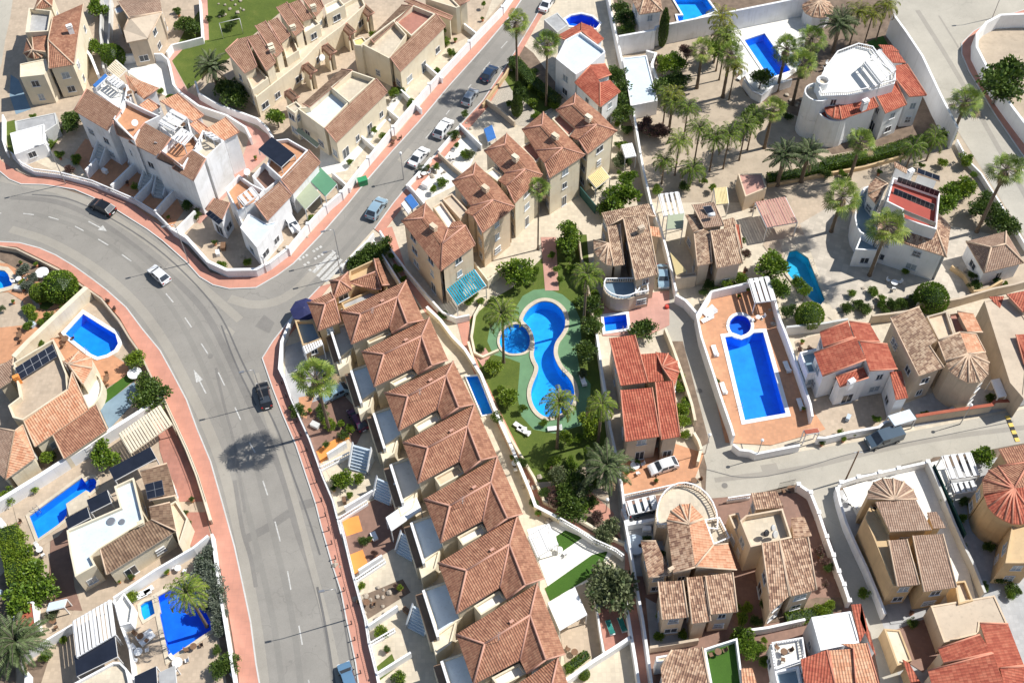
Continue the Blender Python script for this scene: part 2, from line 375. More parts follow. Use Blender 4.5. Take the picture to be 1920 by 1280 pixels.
def topx(v):
    v=Vector(v)-Vector((0,0,CH)); f=Vector((0,math.sin(TILT),-math.cos(TILT))); u=Vector((0,math.cos(TILT),math.sin(TILT)))
    x=v.x/v.dot(f); y=v.dot(u)/v.dot(f); c,s=math.cos(ROLL),math.sin(ROLL); return 960+F_PX*(c*x+s*y),640-F_PX*(-s*x+c*y)
def finish_labels():
    cnt={}
    for it in AUTO:
        o,d,x,y,cat,g=it
        a=min(ANCH,key=lambda a:(a[0]-x)**2+(a[1]-y)**2); dx,dy=x-a[0],y-a[1]
        rel='left of' if dx<0 and abs(dx)>=abs(dy) else 'right of' if abs(dx)>=abs(dy) else 'above' if dy<0 else 'below'
        cnt.setdefault((d,rel,a[2]),[]).append((dx*dx+dy*dy,it))
    ordn=['','second ','third ','fourth ','fifth ','sixth ','seventh ','eighth ','ninth ','tenth ','eleventh ','twelfth ']
    for (d,rel,ph),l in cnt.items():
        l.sort(key=lambda t:t[0])
        for k,(_,it) in enumerate(l):
            o=it[0]; lab=f'{d} {rel} {ph}' if len(l)==1 else f'{d} {rel} {ph}, {ordn[k] if k<12 else str(k+1)+"th "}closest to it'
            if len(lab.split())>16: lab=lab.replace(' closest to it',' nearest')
            o['label']=lab; o['category']=it[4]
            if it[5]: o['group']=it[5]
            if len(lab.split())>16: print('LONG',len(lab.split()),lab)
# ---------------------------------------------------------------- pools and flat layers
POOLS=[]
def cdt(outer,holes):
    pts=[];ed=[]
    for poly in [outer]+holes:
        b=len(pts); n=len(poly); pts+=[Vector((p[0],p[1])) for p in poly]; ed+=[(b+i,b+(i+1)%n) for i in range(n)]
    v,e,f,_,_,_=geometry.delaunay_2d_cdt(pts,ed,[],0,1e-4)
    out=[]
    for t in f:
        c=sum((v[k] for k in t),Vector((0,0)))/len(t)
        if inside(c,outer) and not any(inside(c,h) for h in holes): out.append(t)
    return v,out
LAYER=[0]
def sheet(name,pts,mat,z=None,world=False,sm=False,kind='structure',zoff=0.0,closed=True):
    poly=ccw([(q if world else P(q)) for q in pts])
    if sm: poly=smooth(poly)
    if z is None: LAYER[0]+=1; z=0.0012*LAYER[0]
    hs=[h for h in POOLS if any(inside(q,poly) for q in h) ]
    v,f=cdt(poly,hs); mb=MB()
    mb.v=[(p.x,p.y,z) for p in v]
    for t in f:
        a,b,c=v[t[0]],v[t[1]],v[t[2]]
        if (b.x-a.x)*(c.y-a.y)-(b.y-a.y)*(c.x-a.x)<0: t=tuple(reversed(t))
        mb.f.append(tuple(t)); mb.m.append(0); mb.uv.append(None); mb.sm.append(False)
    o=mb.build(name,mat); struct(o,kind); return o
def strip(name,inner,outer,z1,mat,kerb='lightgrey'):
    """raised pavement between two polylines (px)"""
    a=[P(q) for q in inner]; b=[P(q) for q in outer]; poly=ccw(a+b[::-1])
    mb=MB(); mb.prism(poly,0,z1,0)
    o=mb.build(name,[mat]); struct(o)
    k=MB(); pb=[Vector((q.x,q.y,0)) for q in b]
    ribbon(k,pb,0.16,0,z1+0.012); k2=k.build('kerb',[kerb]); struct(k2)
def ribbon(mb,pts,w,z0,z1,m=0,closed=False):
    pts=[Vector((p[0],p[1],0)) for p in pts]; n=len(pts); L=[];Rr=[]
    for i in range(n):
        a=pts[i-1] if (i>0 or closed) else pts[i]; c=pts[(i+1)%n] if (i<n-1 or closed) else pts[i]
        d1=(pts[i]-a); d2=(c-pts[i]); d1=d1.normalized() if d1.length>1e-6 else d2.normalized(); d2=d2.normalized() if d2.length>1e-6 else d1
        n1=Vector((-d1.y,d1.x,0)); n2=Vector((-d2.y,d2.x,0)); k=max(0.35,1+n1.dot(n2)); q=(n1+n2)/k*(w/2)
        L.append(pts[i]+q); Rr.append(pts[i]-q)
    Z=lambda p,z: Vector((p.x,p.y,z))
    for i in range(n if closed else n-1):
        j=(i+1)%n
        mb.face([Z(Rr[i],z1),Z(Rr[j],z1),Z(L[j],z1),Z(L[i],z1)],m)
        mb.face([Z(Rr[i],z0),Z(Rr[j],z0),Z(Rr[j],z1),Z(Rr[i],z1)],m); mb.face([Z(L[j],z0),Z(L[i],z0),Z(L[i],z1),Z(L[j],z1)],m)
    if not closed:
        mb.face([Z(L[0],z0),Z(Rr[0],z0),Z(Rr[0],z1),Z(L[0],z1)],m); mb.face([Z(Rr[-1],z0),Z(L[-1],z0),Z(L[-1],z1),Z(Rr[-1],z1)],m)
leafmat('leaf_date',(0.06,0.09,0.03),(0.14,0.19,0.07),(0.28,0.33,0.16))
# ---------------------------------------------------------------- copying
def copy_tree(o,parent=None):
    c=o.copy(); C.objects.link(c)
    if parent is not None: c.parent=parent
    for ch in list(o.children): copy_tree(ch,c)
    return c
# ---------------------------------------------------------------- walls of plots
def wall(label,pts,h=1.6,mat='whitewall',t=0.22,bal=0,cat='wall',cap=None,name='garden_wall',z0=0,piers=0,closed=False,top=True):
    """pts read along the wall's top edge (top=True) or along its foot"""
    w=[P(q,h if top else 0) for q in pts]
    o0=Vector((w[0].x,w[0].y,0)); mb=MB(); hh=h-(0.75 if bal else 0)
    if hh>0.05: ribbon(mb,w,t,z0,hh,closed=closed)
    if cap: 
        pass
    if bal or cap or piers:
        if not mb.v: 
            r=empty(name,o0)
        else:
            r=empty(name,o0); mb.build('wall_body',mat,r)
        if bal:
            m2=MB(); ribbon(m2,w,0.16,h-0.1,h); ribbon(m2,w,0.14,hh,hh+0.08)
            for i in range(len(w)-1):
                a,b=w[i],w[i+1]; L=(b-a).length; n=max(1,int(L/0.28)); d=(b-a)/max(L,1e-6)
                for k in range(n):
                    q=a+d*(k+0.5)*L/n; m2.tube((q.x,q.y,hh+.08),(q.x,q.y,h-.1),0.05,0.05,5,caps=False)
            m2.build('balustrade',mat if mat in('white','whitewall','cream','peach') else 'white',r)
        if cap:
            m3=MB(); ribbon(m3,w,t+0.14,hh if bal else h,(hh if bal else h)+0.07); m3.build('coping',cap,r)
        if piers:
            m4=MB()
            for i in range(len(w)-1):
                a,b=w[i],w[i+1]; L=(b-a).length; n=max(1,round(L/piers))
                for k in range(n+(1 if i==len(w)-2 else 0)):
                    q=a+(b-a)*k/n; m4.abox(q.x-.2,q.y-.2,0,q.x+.2,q.y+.2,h+0.12); m4.abox(q.x-.26,q.y-.26,h+.12,q.x+.26,q.y+.26,h+0.19)
            m4.build('pier',mat,r)
    else: r=mb.build(name,mat,None,o0)
    tag(r,label,cat); return r
# ---------------------------------------------------------------- houses
FOOT=[]      # (poly xy ccw, ztop, house)
WINQ=[]      # deferred windows (house, a, b, ztop, z0, dens)
def roofuv(pts):
    a,b,c=pts[0],pts[1],pts[2]; n=(b-a).cross(c-a)
    if n.length<1e-9: return [(0,0)]*len(pts)
    n.normalize(); u=Vector((-n.y,n.x,0)); u=Vector((1,0,0)) if u.length<1e-3 else u.normalized(); v=n.cross(u)
    if v.z<0: v=-v
    return [(p.dot(u),p.dot(v)) for p in pts]
def tri(p):
    n=len(p)
    if n==4:
        # split along the diagonal that keeps the roof convex (higher middle)
        if convex([(q.x,q.y) for q in p]):
            return [(0,1,2),(0,2,3)] if (p[0].z+p[2].z)>=(p[1].z+p[3].z) else [(0,1,3),(1,2,3)]
    tr=geometry.tessellate_polygon([[Vector((q.x,q.y,0)) for q in p]]); out=[]
    for t in tr:
        a,b,c=[p[k] for k in t]; out.append(t if (b.x-a.x)*(c.y-a.y)-(b.y-a.y)*(c.x-a.x)>0 else t[::-1])
    return out
def roofuv2(p):
    n=Vector()
    for i in range(len(p)): a,b=p[i],p[(i+1)%len(p)]; n+=Vector(((a.y-b.y)*(a.z+b.z),(a.z-b.z)*(a.x+b.x),(a.x-b.x)*(a.y+b.y)))
    n.normalize(); u=Vector((-n.y,n.x,0)); u=Vector((1,0,0)) if u.length<1e-3 else u.normalized(); v=n.cross(u)
    if v.z<0: v=-v
    return [(q.dot(u),q.dot(v)) for q in p]
class House:
    def __init__(s,label,at,mat='cream',roof='roof_salmon',ridge='ridge_salmon',cat='house',group=None,name='house',trim=None,win=1.0,shut='frame_white'):
        o=P(at); s.o=empty(name,o); tag(s.o,label,cat,group); s.mat=mat; s.roof=roof; s.ridge=ridge; s.trim=trim or mat; s.win=win; s.wall=MB(); s.done=False; s.lastroof=None; s.shut=shut; s.mats=[mat,s.trim]
    def faces(s,V,Fs,over=0.3,roof=None,th=0.16,ridge=None,z0=0,win=None,wallm=0,cap=True,base=None,tz=None):
        """tiled roof from world vertices and faces (ccw from above); walls drop from its rim"""
        roof=roof or s.roof; ridge=ridge or s.ridge
        Fs=[f if area([V[k] for k in f])>0 else tuple(reversed(f)) for f in Fs]
        ec={}
        for f in Fs:
            for i in range(len(f)): ec[(f[i],f[(i+1)%len(f)])]=1
        bd={a:b for (a,b) in ec if (b,a) not in ec}
        st=next(iter(bd)); loop=[st]; 
        while bd[loop[-1]]!=st and len(loop)<60: loop.append(bd[loop[-1]])
        mb=MB()
        lo=lambda p: p-Vector((0,0,th))
        for f in Fs:
            p=[V[k] for k in f]; uv=roofuv2(p)
            for t in (tess([(q.x,q.y) for q in p]) if len(p)<4 else tri(p)):
                mb.face([p[k] for k in t],0,[uv[k] for k in t]); mb.face([lo(p[k]) for k in reversed(t)],1)
        for i in range(len(loop)):
            a,b=V[loop[i]],V[loop[(i+1)%len(loop)]]; mb.face([lo(a),lo(b),b,a],1)
        r=mb.build('roof',[roof,ridge],s.o); s.lastroof=r
        if cap:
            EG=[]
            for (a,b) in ec:
                if (b,a) in ec and a<b:
                    A,B=V[a],V[b]
                    if (A-B).length>0.4:
                        # convex edges get a ridge cap, valleys are left open
                        f1=next(f for f in Fs if any(f[i]==a and f[(i+1)%len(f)]==b for i in range(len(f))))
                        cz=sum((V[k] for k in f1),Vector())/len(f1)
                        f2=next(f for f in Fs if any(f[i]==b and f[(i+1)%len(f)]==a for i in range(len(f))))
                        c2=sum((V[k] for k in f2),Vector())/len(f2)
                        mid=(A+B)/2
                        if (cz.z+c2.z)/2<=mid.z+0.02: EG.append((a,b,.13))
            for (a,b) in bd.items():
                A,B=V[a],V[b]
                if abs(A.z-B.z)>0.25: EG.append((a,b,.10))
            while EG:
                g=[EG.pop()]; vs_={g[0][0],g[0][1]}; ch=True
                while ch:
                    ch=False
                    for e in list(EG):
                        if e[0] in vs_ or e[1] in vs_: g.append(e); vs_|={e[0],e[1]}; EG.remove(e); ch=True
                m2=MB(); up=Vector((0,0,.02))
                for x,y,rr in g: m2.tube(V[x]+up,V[y]+up,rr,rr,6)
                m2.build('ridge_cap',ridge,r)
        rim=[V[k] for k in loop]; ins=offset([(p.x,p.y) for p in rim],-over); n=len(rim)
        wb=z0
        W=[Vector((q[0],q[1],rim[i].z-th*0.5)) for i,q in enumerate(ins)]
        for i in range(n):
            a,b=W[i],W[(i+1)%n]
            s.wall.face([Vector((a.x,a.y,wb)),Vector((b.x,b.y,wb)),b,a],wallm)
            WINQ.append((s,a.copy(),b.copy(),min(a.z,b.z),wb,s.win if win is None else win))
        FOOT.append((ins,min(p.z for p in rim),s))
        return r
    def quad(s,a,b,c,z,zc=None):
        A,B=P(a,z),P(b,z); Cc=P(c,zc if zc is not None else z); D=A+Cc-B; return A,B,Cc,D
    def hip(s,z,rise,a,b,c,**k):
        A,B,Cc,D=s.quad(a,b,c,z); l1=(B-A).length; l2=(Cc-B).length
        if l1<l2: A,B,Cc,D=B,Cc,D,A; l1,l2=l2,l1
        u=(B-A)/l1; m1=(A+D)/2; m2=(B+Cc)/2; i=min(l2/2,l1/2-0.01); up=Vector((0,0,rise))
        if l1-l2<0.5:
            V=[A,B,Cc,D,(A+Cc)/2+up]; F=[(0,1,4),(1,2,4),(2,3,4),(3,0,4)]
        else: V=[A,B,Cc,D,m1+u*i+up,m2-u*i+up]; F=[(0,1,5,4),(1,2,5),(2,3,4,5),(3,0,4)]
        return s.faces(V,F,**k)
    def gable(s,z,rise,a,b,c,**k):
        """ridge parallel to a-b"""
        A,B,Cc,D=s.quad(a,b,c,z); up=Vector((0,0,rise)); V=[A,B,(B+Cc)/2+up,Cc,D,(A+D)/2+up]
        return s.faces(V,[(0,1,2,5),(5,2,3,4)],**k)
    def shed(s,z,rise,a,b,c,**k):
        """low edge a-b at z, high edge c at z+rise"""
        A,B=P(a,z),P(b,z); Cc=P(c,z+rise); D=A+Cc-B; D.z=z+rise
        return s.faces([A,B,Cc,D],[(0,1,2,3)],**k)
    def free(s,verts,faces,**k):
        return s.faces([P((v[0],v[1]),v[2]) for v in verts],faces,**k)
    def flat(s,z,para,pts,floor='creamtile',t=0.2,z0=0,win=None,wallm=0,bal=0,cap=None):
        """flat roof at z with parapet; pts read on the parapet top (3 = parallelogram)"""
        w=[P(q,z+para) for q in pts]
        if len(w)==3: w.append(w[0]+w[2]-w[1])
        poly=ccw(w); ins=offset(poly,-t); n=len(poly); Z=lambda q,zz: Vector((q[0],q[1],zz)); m=s.wall; zt=z+para if not bal else z+0.12
        for i in range(n):
            j=(i+1)%n
            m.face([Z(poly[i],z0),Z(poly[j],z0),Z(poly[j],zt),Z(poly[i],zt)],wallm)
            m.face([Z(poly[i],zt),Z(poly[j],zt),Z(ins[j],zt),Z(ins[i],zt)],1)
            m.face([Z(ins[j],z),Z(ins[i],z),Z(ins[i],zt),Z(ins[j],zt)],1)
            WINQ.append((s,Z(poly[i],zt),Z(poly[j],zt),z,z0,s.win if win is None else win))
        f=MB()
        for tr in tess(poly): f.face([Z(poly[k],z-0.004) for k in tr],0)
        s.lastroof=f.build('roof_terrace',floor,s.o)
        FOOT.append((poly,z,s))
        if bal:
            m2=MB(); mid=offset(poly,-0.12)
            ribbon(m2,mid,0.16,z+para-.1,z+para,closed=True)
            for i in range(n):
                a,b=Vector(mid[i]),Vector(mid[(i+1)%n]); L=(b-a).length; k=max(1,int(L/0.3))
                for q in range(k):
                    p=a+(b-a)*(q+.5)/k; m2.tube((p.x,p.y,z+.12),(p.x,p.y,z+para-.1),0.05,0.05,5,caps=False)
            m2.build('balustrade','white',s.o)
        return s.lastroof
    def cone(s,z,rise,c,r,a0=0,a1=360,n=16,over=0.3,zc=None,z0=0,para=None,floor='creamtile',**k):
        """round (part) tower; c read at apex height (or at z for flat)"""
        if para is None:
            A=P(c,z+rise); ctr=Vector((A.x,A.y,z)); V=[A]; full=(a1-a0)>=360; m=n if full else n+1
            for i in range(m):
                t=R(a0+(a1-a0)*i/n); V.append(ctr+Vector((math.cos(t)*r,math.sin(t)*r,0)))
            Fs=[(0,1+i,1+(i+1)%m) for i in range(n)]
            if not full: 
                pass
            return s.facesfan(V,Fs,full,over,z0,**k)
    def facesfan(s,V,Fs,full,over,z0,roof=None,ridge=None,th=0.16):
        roof=roof or s.roof; ridge=ridge or s.ridge; mb=MB()
        for f in Fs:
            p=[V[k] for k in f]; mb.face(p,0,roofuv(p)); mb.face([p[2]-Vector((0,0,th)),p[1]-Vector((0,0,th)),p[1],p[2]][::-1],1)
        r=mb.build('roof',[roof,ridge],s.o); s.lastroof=r; m2=MB()
        for v in V[1:]: m2.tube(V[0],v,0.10,0.10,5)
        m2.build('ridge_cap',ridge,r)
        c=Vector((V[0].x,V[0].y,V[1].z)); rim=[c+(v-c)*(1-over/(v-c).length) for v in V[1:]]
        if not full: rim=[Vector((c.x,c.y,V[1].z))]+rim
        n=len(rim)
        for i in range(n):
            a,b=rim[i],rim[(i+1)%n]; s.wall.face([Vector((a.x,a.y,z0)),Vector((b.x,b.y,z0)),b-Vector((0,0,.05)),a-Vector((0,0,.05))],0)
        if s.win and n>8:
            for i in (n//3,2*n//3): WINQ.append((s,rim[i].copy(),rim[(i+2)%n].copy(),V[1].z-.1,z0,2))
        FOOT.append(([(p.x,p.y) for p in rim],V[1].z,s))
        return r
    def drum(s,z,para,c,r,a0=0,a1=360,n=20,floor='creamtile',bal=0,z0=0):
        """round flat terrace; c read at parapet-top height"""
        A=P(c,z+para); pts=[]
        m=n if a1-a0>=360 else n+1
        for i in range(m):
            t=R(a0+(a1-a0)*i/n); pts.append((A.x+math.cos(t)*r,A.y+math.sin(t)*r))
        if m>n and a1-a0<350: pts.append((A.x,A.y)) if a1-a0>185 or a1-a0<175 else None
        global P_; 
        s.flatw(z,para,pts,floor,bal,z0)
    def flatw(s,z,para,poly,floor,bal=0,z0=0,t=0.2):
        poly=ccw(poly); ins=offset(poly,-t); n=len(poly); Z=lambda q,zz: Vector((q[0],q[1],zz)); m=s.wall; zt=z+para if not bal else z+0.12
        for i in range(n):
            j=(i+1)%n
            m.face([Z(poly[i],z0),Z(poly[j],z0),Z(poly[j],zt),Z(poly[i],zt)],0); m.face([Z(poly[i],zt),Z(poly[j],zt),Z(ins[j],zt),Z(ins[i],zt)],1)
            m.face([Z(ins[j],z),Z(ins[i],z),Z(ins[i],zt),Z(ins[j],zt)],1)
        if s.win and n>=12 and not bal:
            for i in range(0,n,3): WINQ.append((s,Z(poly[i],z),Z(poly[(i+2)%n],z),z,z0,9))
        f=MB()
        for tr in tess(poly): f.face([Z(poly[k],z-0.004) for k in tr],0)
        f.build('roof_terrace',floor,s.o); FOOT.append((poly,z,s))
        if bal:
            m2=MB(); mid=offset(poly,-0.12); ribbon(m2,mid,0.16,z+para-.1,z+para,closed=True)
            for i in range(n):
                a,b=Vector(mid[i]),Vector(mid[(i+1)%n]); L=(b-a).length; k=max(1,int(L/0.3))
                for q in range(k):
                    p=a+(b-a)*(q+.5)/k; m2.tube((p.x,p.y,z+.12),(p.x,p.y,z+para-.1),0.05,0.05,5,caps=False)
            m2.build('balustrade','white',s.o)
    def chimney(s,at,z,h=1.1,w=0.7,mat=None,rot=0.5,parent=None):
        p=P(at,z+h); mb=MB(); c,q=math.cos(rot),math.sin(rot); X=Vector((c,q,0))*w/2; Y=Vector((-q,c,0))*w*0.32
        b=Vector((p.x,p.y,z-0.9)); mb.box(b,X,Y,(0,0,h+.6),0); mb.box(b+Vector((0,0,h+.6)),X*1.2,Y*1.3,(0,0,.08),0)
        for k in (-1,1): mb.box(b+Vector((0,0,h+.68))+X*.55*k,X*.3,Y*.8,(0,0,.16),1)
        mb.box(b+Vector((0,0,h+.84)),X*1.15,Y*1.15,(0,0,.09),0)
        mb.build('chimney',[mat or s.trim,'wood'],parent or s.lastroof or s.o)
    def ant(s,at,z,h=1.8):
        p=P(at,z+h); mb=MB(); b=Vector((p.x,p.y,z-.2)); mb.tube(b,b+Vector((0,0,h+.2)),.025)
        for k in range(5): mb.tube(b+Vector((-.3+.02*k,-.05-.2*k+.4,h-.1)),b+Vector((.3-.02*k,.05-.2*k+.4,h-.1)),.012,n=4)
        mb.tube(b+Vector((0,.4,h-.1)),b+Vector((0,-.5,h-.1)),.015,n=4); mb.build('aerial','steel',s.o)
    def solar(s,z,rise,a,b,c,nx=5,ny=2,off=0.12):
        A,B=P(a,z),P(b,z); Cc=P(c,z+rise); X=(B-A); Y=(Cc-B); mb=MB(); n=X.cross(Y).normalized(); 
        if n.z<0: n=-n
        gx,gy=0.03/1,0.03; mb.box(A+X/2+Y/2-n*.04,X/2,Y/2,n*.04,1)
        for i in range(nx):
            for j in range(ny):
                o=A+X*((i+.5)/nx)+Y*((j+.5)/ny); mb.box(o,X/nx*.47,Y/ny*.47,n*.02,0,False)
        mb.build('solar_panel',['panel','steel'],s.o)
    def door(s,a,b,h=2.1,mat='wood',z=0):
        A,B=P(a),P(b); d=(B-A); n=Vector((d.y,-d.x,0)).normalized()
        if n.dot(Vector((0,1,0)))>0: n=-n
        mb=MB(); mb.box((A+B)/2+n*.03+Vector((0,0,z)),d/2,n*.04,(0,0,h),0); dd=mb.build('door',mat,s.o)
        m2=MB(); q=(A+B)/2+d*.38+n*.1; m2.tube(q+Vector((0,0,z+1)),q+Vector((0,0,z+1.15)),.025); m2.build('handle','steel',dd)
    def end(s):
        if s.wall.v: s.wall.build('wall',s.mats,s.o)
WMESH={}
def winmesh(kind,w,h,fr):
    k=(kind,fr,round(w,1),round(h,1))
    if k in WMESH: return WMESH[k]
    mb=MB(); t=.07; d=.05
    mb.abox(-w/2,-.0,-h/2,-w/2+t,d,h/2); mb.abox(w/2-t,0,-h/2,w/2,d,h/2); mb.abox(-w/2,0,h/2-t,w/2,d,h/2); mb.abox(-w/2-.08,0,-h/2-.07,w/2+.08,d+.09,-h/2)
    mb.abox(-.03,0,-h/2,.03,d,h/2-t)
    if kind=='grille':
        for i in range(1,8): x=-w/2+w*i/8; mb.tube((x,.13,-h/2+.02),(x,.13,h/2),.015,n=4)
        for z in (-h/2+.03,0,h/2-.02): mb.abox(-w/2,.0,z-.012,w/2,.15,z+.012)
    if kind=='shutter':
        mb.abox(-w/2-.5,0,-h/2,-w/2-.03,.05,h/2); mb.abox(w/2+.03,0,-h/2,w/2+.5,.05,h/2)
    f=mb.mesh('window',[fr]); p=MB(); p.abox(-w/2+t/2,0.004,-h/2+.01,w/2-t/2,.022,h/2-.02); g=p.mesh('pane',['pane_pale' if kind=='blind' else 'glass'])
    WMESH[k]=(f,g); return f,g
def windows():
    rnd=random.Random(3)
    camxy=Vector((0,0,CH))
    for s,a,b,zt,z0,dens in WINQ:
        if not dens or not s.win: continue
        d=Vector((b.x-a.x,b.y-a.y,0)); L=d.length
        if L<(1.6 if dens<9 else .5) or zt-z0<2.2: continue
        d/=L; n=Vector((d.y,-d.x,0)); mid=(a+b)/2
        if n.dot(Vector((camxy.x-mid.x,camxy.y-mid.y,0)).normalized())<-0.15: continue
        k=max(1,int(L/2.7*(dens if dens<2 else 1))); fl=[1.55]; 
        if zt>5.0: fl.append(4.35)
        if zt>8: fl.append(7.1)
        for zc in fl:
            if zc<z0+0.8 or zc+0.9>zt: continue
            for i in range(k):
                t=(i+.5)/k; q=a+d*(L*t); q=Vector((q.x,q.y,zc)); o=q+n*0.25
                if any(inside((o.x,o.y),f[0]) and f[1]>zc-0.6 for f in FOOT): continue
                if dens<2 and rnd.random()<0.12: continue
                w=min(rnd.choice((0.9,1.2,1.2,1.5)),L*0.7) if dens<9 else .7; kind=rnd.choice(('plain','grille','blind','plain'))
                h=1.15
                if zc<2 and rnd.random()<.2: kind='plain'; h=1.9; q.z=1.05
                fm,gm=winmesh(kind,w,h,s.shut); f=bpy.data.objects.new('window',fm); C.objects.link(f)
                f.parent=s.o; f.location=q-WP[s.o.name]['wpos']; f.rotation_euler=(0,0,math.atan2(d.y,d.x)+PI)
                g=bpy.data.objects.new('pane',gm); C.objects.link(g); g.parent=f
# ---------------------------------------------------------------- pools
def ring(mb,poly,out,z0,z1,m=0):
    po=offset(poly,out); n=len(poly); Z=lambda q,z: Vector((q[0],q[1],z))
    for i in range(n):
        j=(i+1)%n; mb.face([Z(po[i],z1),Z(po[j],z1),Z(poly[j],z1),Z(poly[i],z1)],m); mb.face([Z(po[i],z0),Z(po[j],z0),Z(po[j],z1),Z(po[i],z1)],m); mb.face([Z(poly[j],z0),Z(poly[i],z0),Z(poly[i],z1),Z(poly[j],z1)],m)
POOLDATA=[]
def pool(label,phrase,pts,coping='white',basin='basin_blue',cw=0.45,sm=False,depth=1.5,steps=None,par=False):
    w=[P(q) for q in pts]
    if par and len(w)==3: w.append(w[0]+w[2]-w[1])
    poly=ccw(w)
    if sm: poly=smooth(poly)
    POOLS.append(offset(poly,0.02)); POOLDATA.append((label,phrase,poly,coping,basin,cw,depth,steps,px(pts[0])))
    q=[px(p) for p in pts]; anchor((sum(a for a,_ in q)/len(q),sum(b for _,b in q)/len(q)),phrase)
def build_pools():
    for label,phrase,poly,coping,basin,cw,depth,steps,_ in POOLDATA:
        n=len(poly); c=Vector((sum(p[0] for p in poly)/n,sum(p[1] for p in poly)/n,0)); r=empty('swimming_pool',c); tag(r,label,'swimming pool')
        m=MB(); ring(m,poly,cw,-0.1,0.16+0.004*POOLDATA.index(next(d for d in POOLDATA if d[0]==label))); m.build('coping','white' if coping=='raise' else coping,r)
        b=MB(); Z=lambda q,z: Vector((q[0],q[1],z))
        for i in range(n):
            j=(i+1)%n; b.face([Z(poly[j],-depth),Z(poly[i],-depth),Z(poly[i],0.0),Z(poly[j],0.0)],0)
        for t in tess(poly): b.face([Z(poly[k],-depth) for k in t],0)
        if steps:
            a,d,k,wd=steps
            A=Vector((*a,0)) ; D=Vector((*d,0)).normalized(); S=Vector((-D.y,D.x,0))
            for i in range(k): b.box(A+D*(i*.35+.17)+Vector((0,0,-depth)),D*.17,S*wd/2,(0,0,depth-.35-.28*i),1)
        b.build('basin',[basin,'lightgrey'],r)
        wv,wf=cdt(offset(poly,-0.005),[]); mm=MB()
        for t in wf:
            q=[Vector((wv[k].x,wv[k].y,-0.12)) for k in t]
            if area(q)<0: q.reverse()
            mm.face(q,0)
        mm.build('water_surface','water',r)
        # ladder
        i=0; L=0
        for k in range(n):
            e=(Vector(poly[(k+1)%n])-Vector(poly[k])).length
            if e>L: L=e;i=k
        a,bq=Vector((*poly[i],0)),Vector((*poly[(i+1)%n],0)); d=(bq-a).normalized(); nn=Vector((d.y,-d.x,0)); p=a+(bq-a)*.85; ld=MB()
        for sgn in (-.25,.25):
            q=p+d*sgn; ld.path([q+nn*.45+Vector((0,0,.15)),q+nn*.35+Vector((0,0,.8)),q-nn*.02+Vector((0,0,.85)),q-nn*.08+Vector((0,0,-.9))],[.03]*4,6)
        for z in (-.3,-.6): ld.tube(p-d*.25-nn*.08+Vector((0,0,z)),p+d*.25-nn*.08+Vector((0,0,z)),.03)
        ld.build('ladder','steel',r)
# ---------------------------------------------------------------- shade structures
def canopy(label,pts,z,mat,zb=None,kind='canopy',posts=True,frame='frame_white',slats=0,bars=0,z0=0,thick=0.06,group=None,pm=None):
    """pts: 3 corners (top height). slats>0: open pergola with that many slats along a-b"""
    zb=z if zb is None else zb
    A,B,Cc=P(pts[0],z),P(pts[1],z),P(pts[2],zb); D=A+Cc-B; D.z=zb
    r=empty('pergola' if slats else 'awning',(A.x,A.y,z0)); tag(r,label,'pergola' if slats else 'awning',group)
    X=B-A;Y=D-A; n=X.cross(Y).normalized(); n=-n if n.z<0 else n
    fr=MB()
    for p,q in ((A,B),(D,Cc),(A,D),(B,Cc)):
        d=(q-p).normalized(); s_=d.cross(n)*.06; fr.box((p+q)/2-n*.14,(q-p)/2,s_,n*.13)
    for k in range(bars):
        t=(k+1)/(bars+1); p=A+X*t;q=D+X*t; fr.box((p+q)/2-n*.13,(q-p)/2,X.normalized()*.05,n*.12)
    fr.build('frame',frame,r)
    if slats:
        m=MB(); nn=abs(slats); wd=X.length/nn*(.30 if slats>0 else .36)
        for k in range(nn):
            p=A+X*((k+.5)/nn); m.box(p+Y/2+n*.003,Y/2*1.03,X.normalized()*wd,n*.08)
        m.build('slats',mat,r)
    else:
        m=MB(); m.box((A+Cc)/2+n*.004,X/2*1.01,Y/2*1.01,n*thick); m.build('canopy_sheet',mat,r)
    if posts:
        for p in (A,B,Cc,D):
            q=MB(); q.abox(p.x-.06,p.y-.06,z0,p.x+.06,p.y+.06,p.z-.1); q.build('post',pm or frame,r)
    return r
def sail(label,pts,zs,mat):
    v=[P(p,z) for p,z in zip(pts,zs)]; r=empty('shade_sail',(v[0].x,v[0].y,0)); m=MB(); dn=Vector((0,0,-.03))
    m.face(v); m.face([q+dn for q in reversed(v)]); m.build('sail_cloth',mat,r)
    for q in v: p=MB(); p.tube((q.x,q.y,0),q+Vector((0,0,.05)),.05); p.build('post','steel',r)
    tag(r,label,'shade sail')
def parasol(label,at,mat,r=1.5,h=2.4,n=8):
    c=P(at,h); o=empty('parasol',(c.x,c.y,0)); tag(o,label,'parasol'); m=MB(); b=Vector((c.x,c.y,h-.5))
    ps=[b+Vector((math.cos(2*PI*i/n)*r,math.sin(2*PI*i/n)*r,0)) for i in range(n)]
    for i in range(n): 
        m.face([c,ps[i],ps[(i+1)%n]]); m.face([c-Vector((0,0,.03)),ps[(i+1)%n]-Vector((0,0,.03)),ps[i]-Vector((0,0,.03))])
    m.build('canopy',mat,o); q=MB(); q.tube((c.x,c.y,.05),c,.03); q.tube((c.x,c.y,0),(c.x,c.y,.08),.3,.28,10); q.build('pole','frame_white',o)
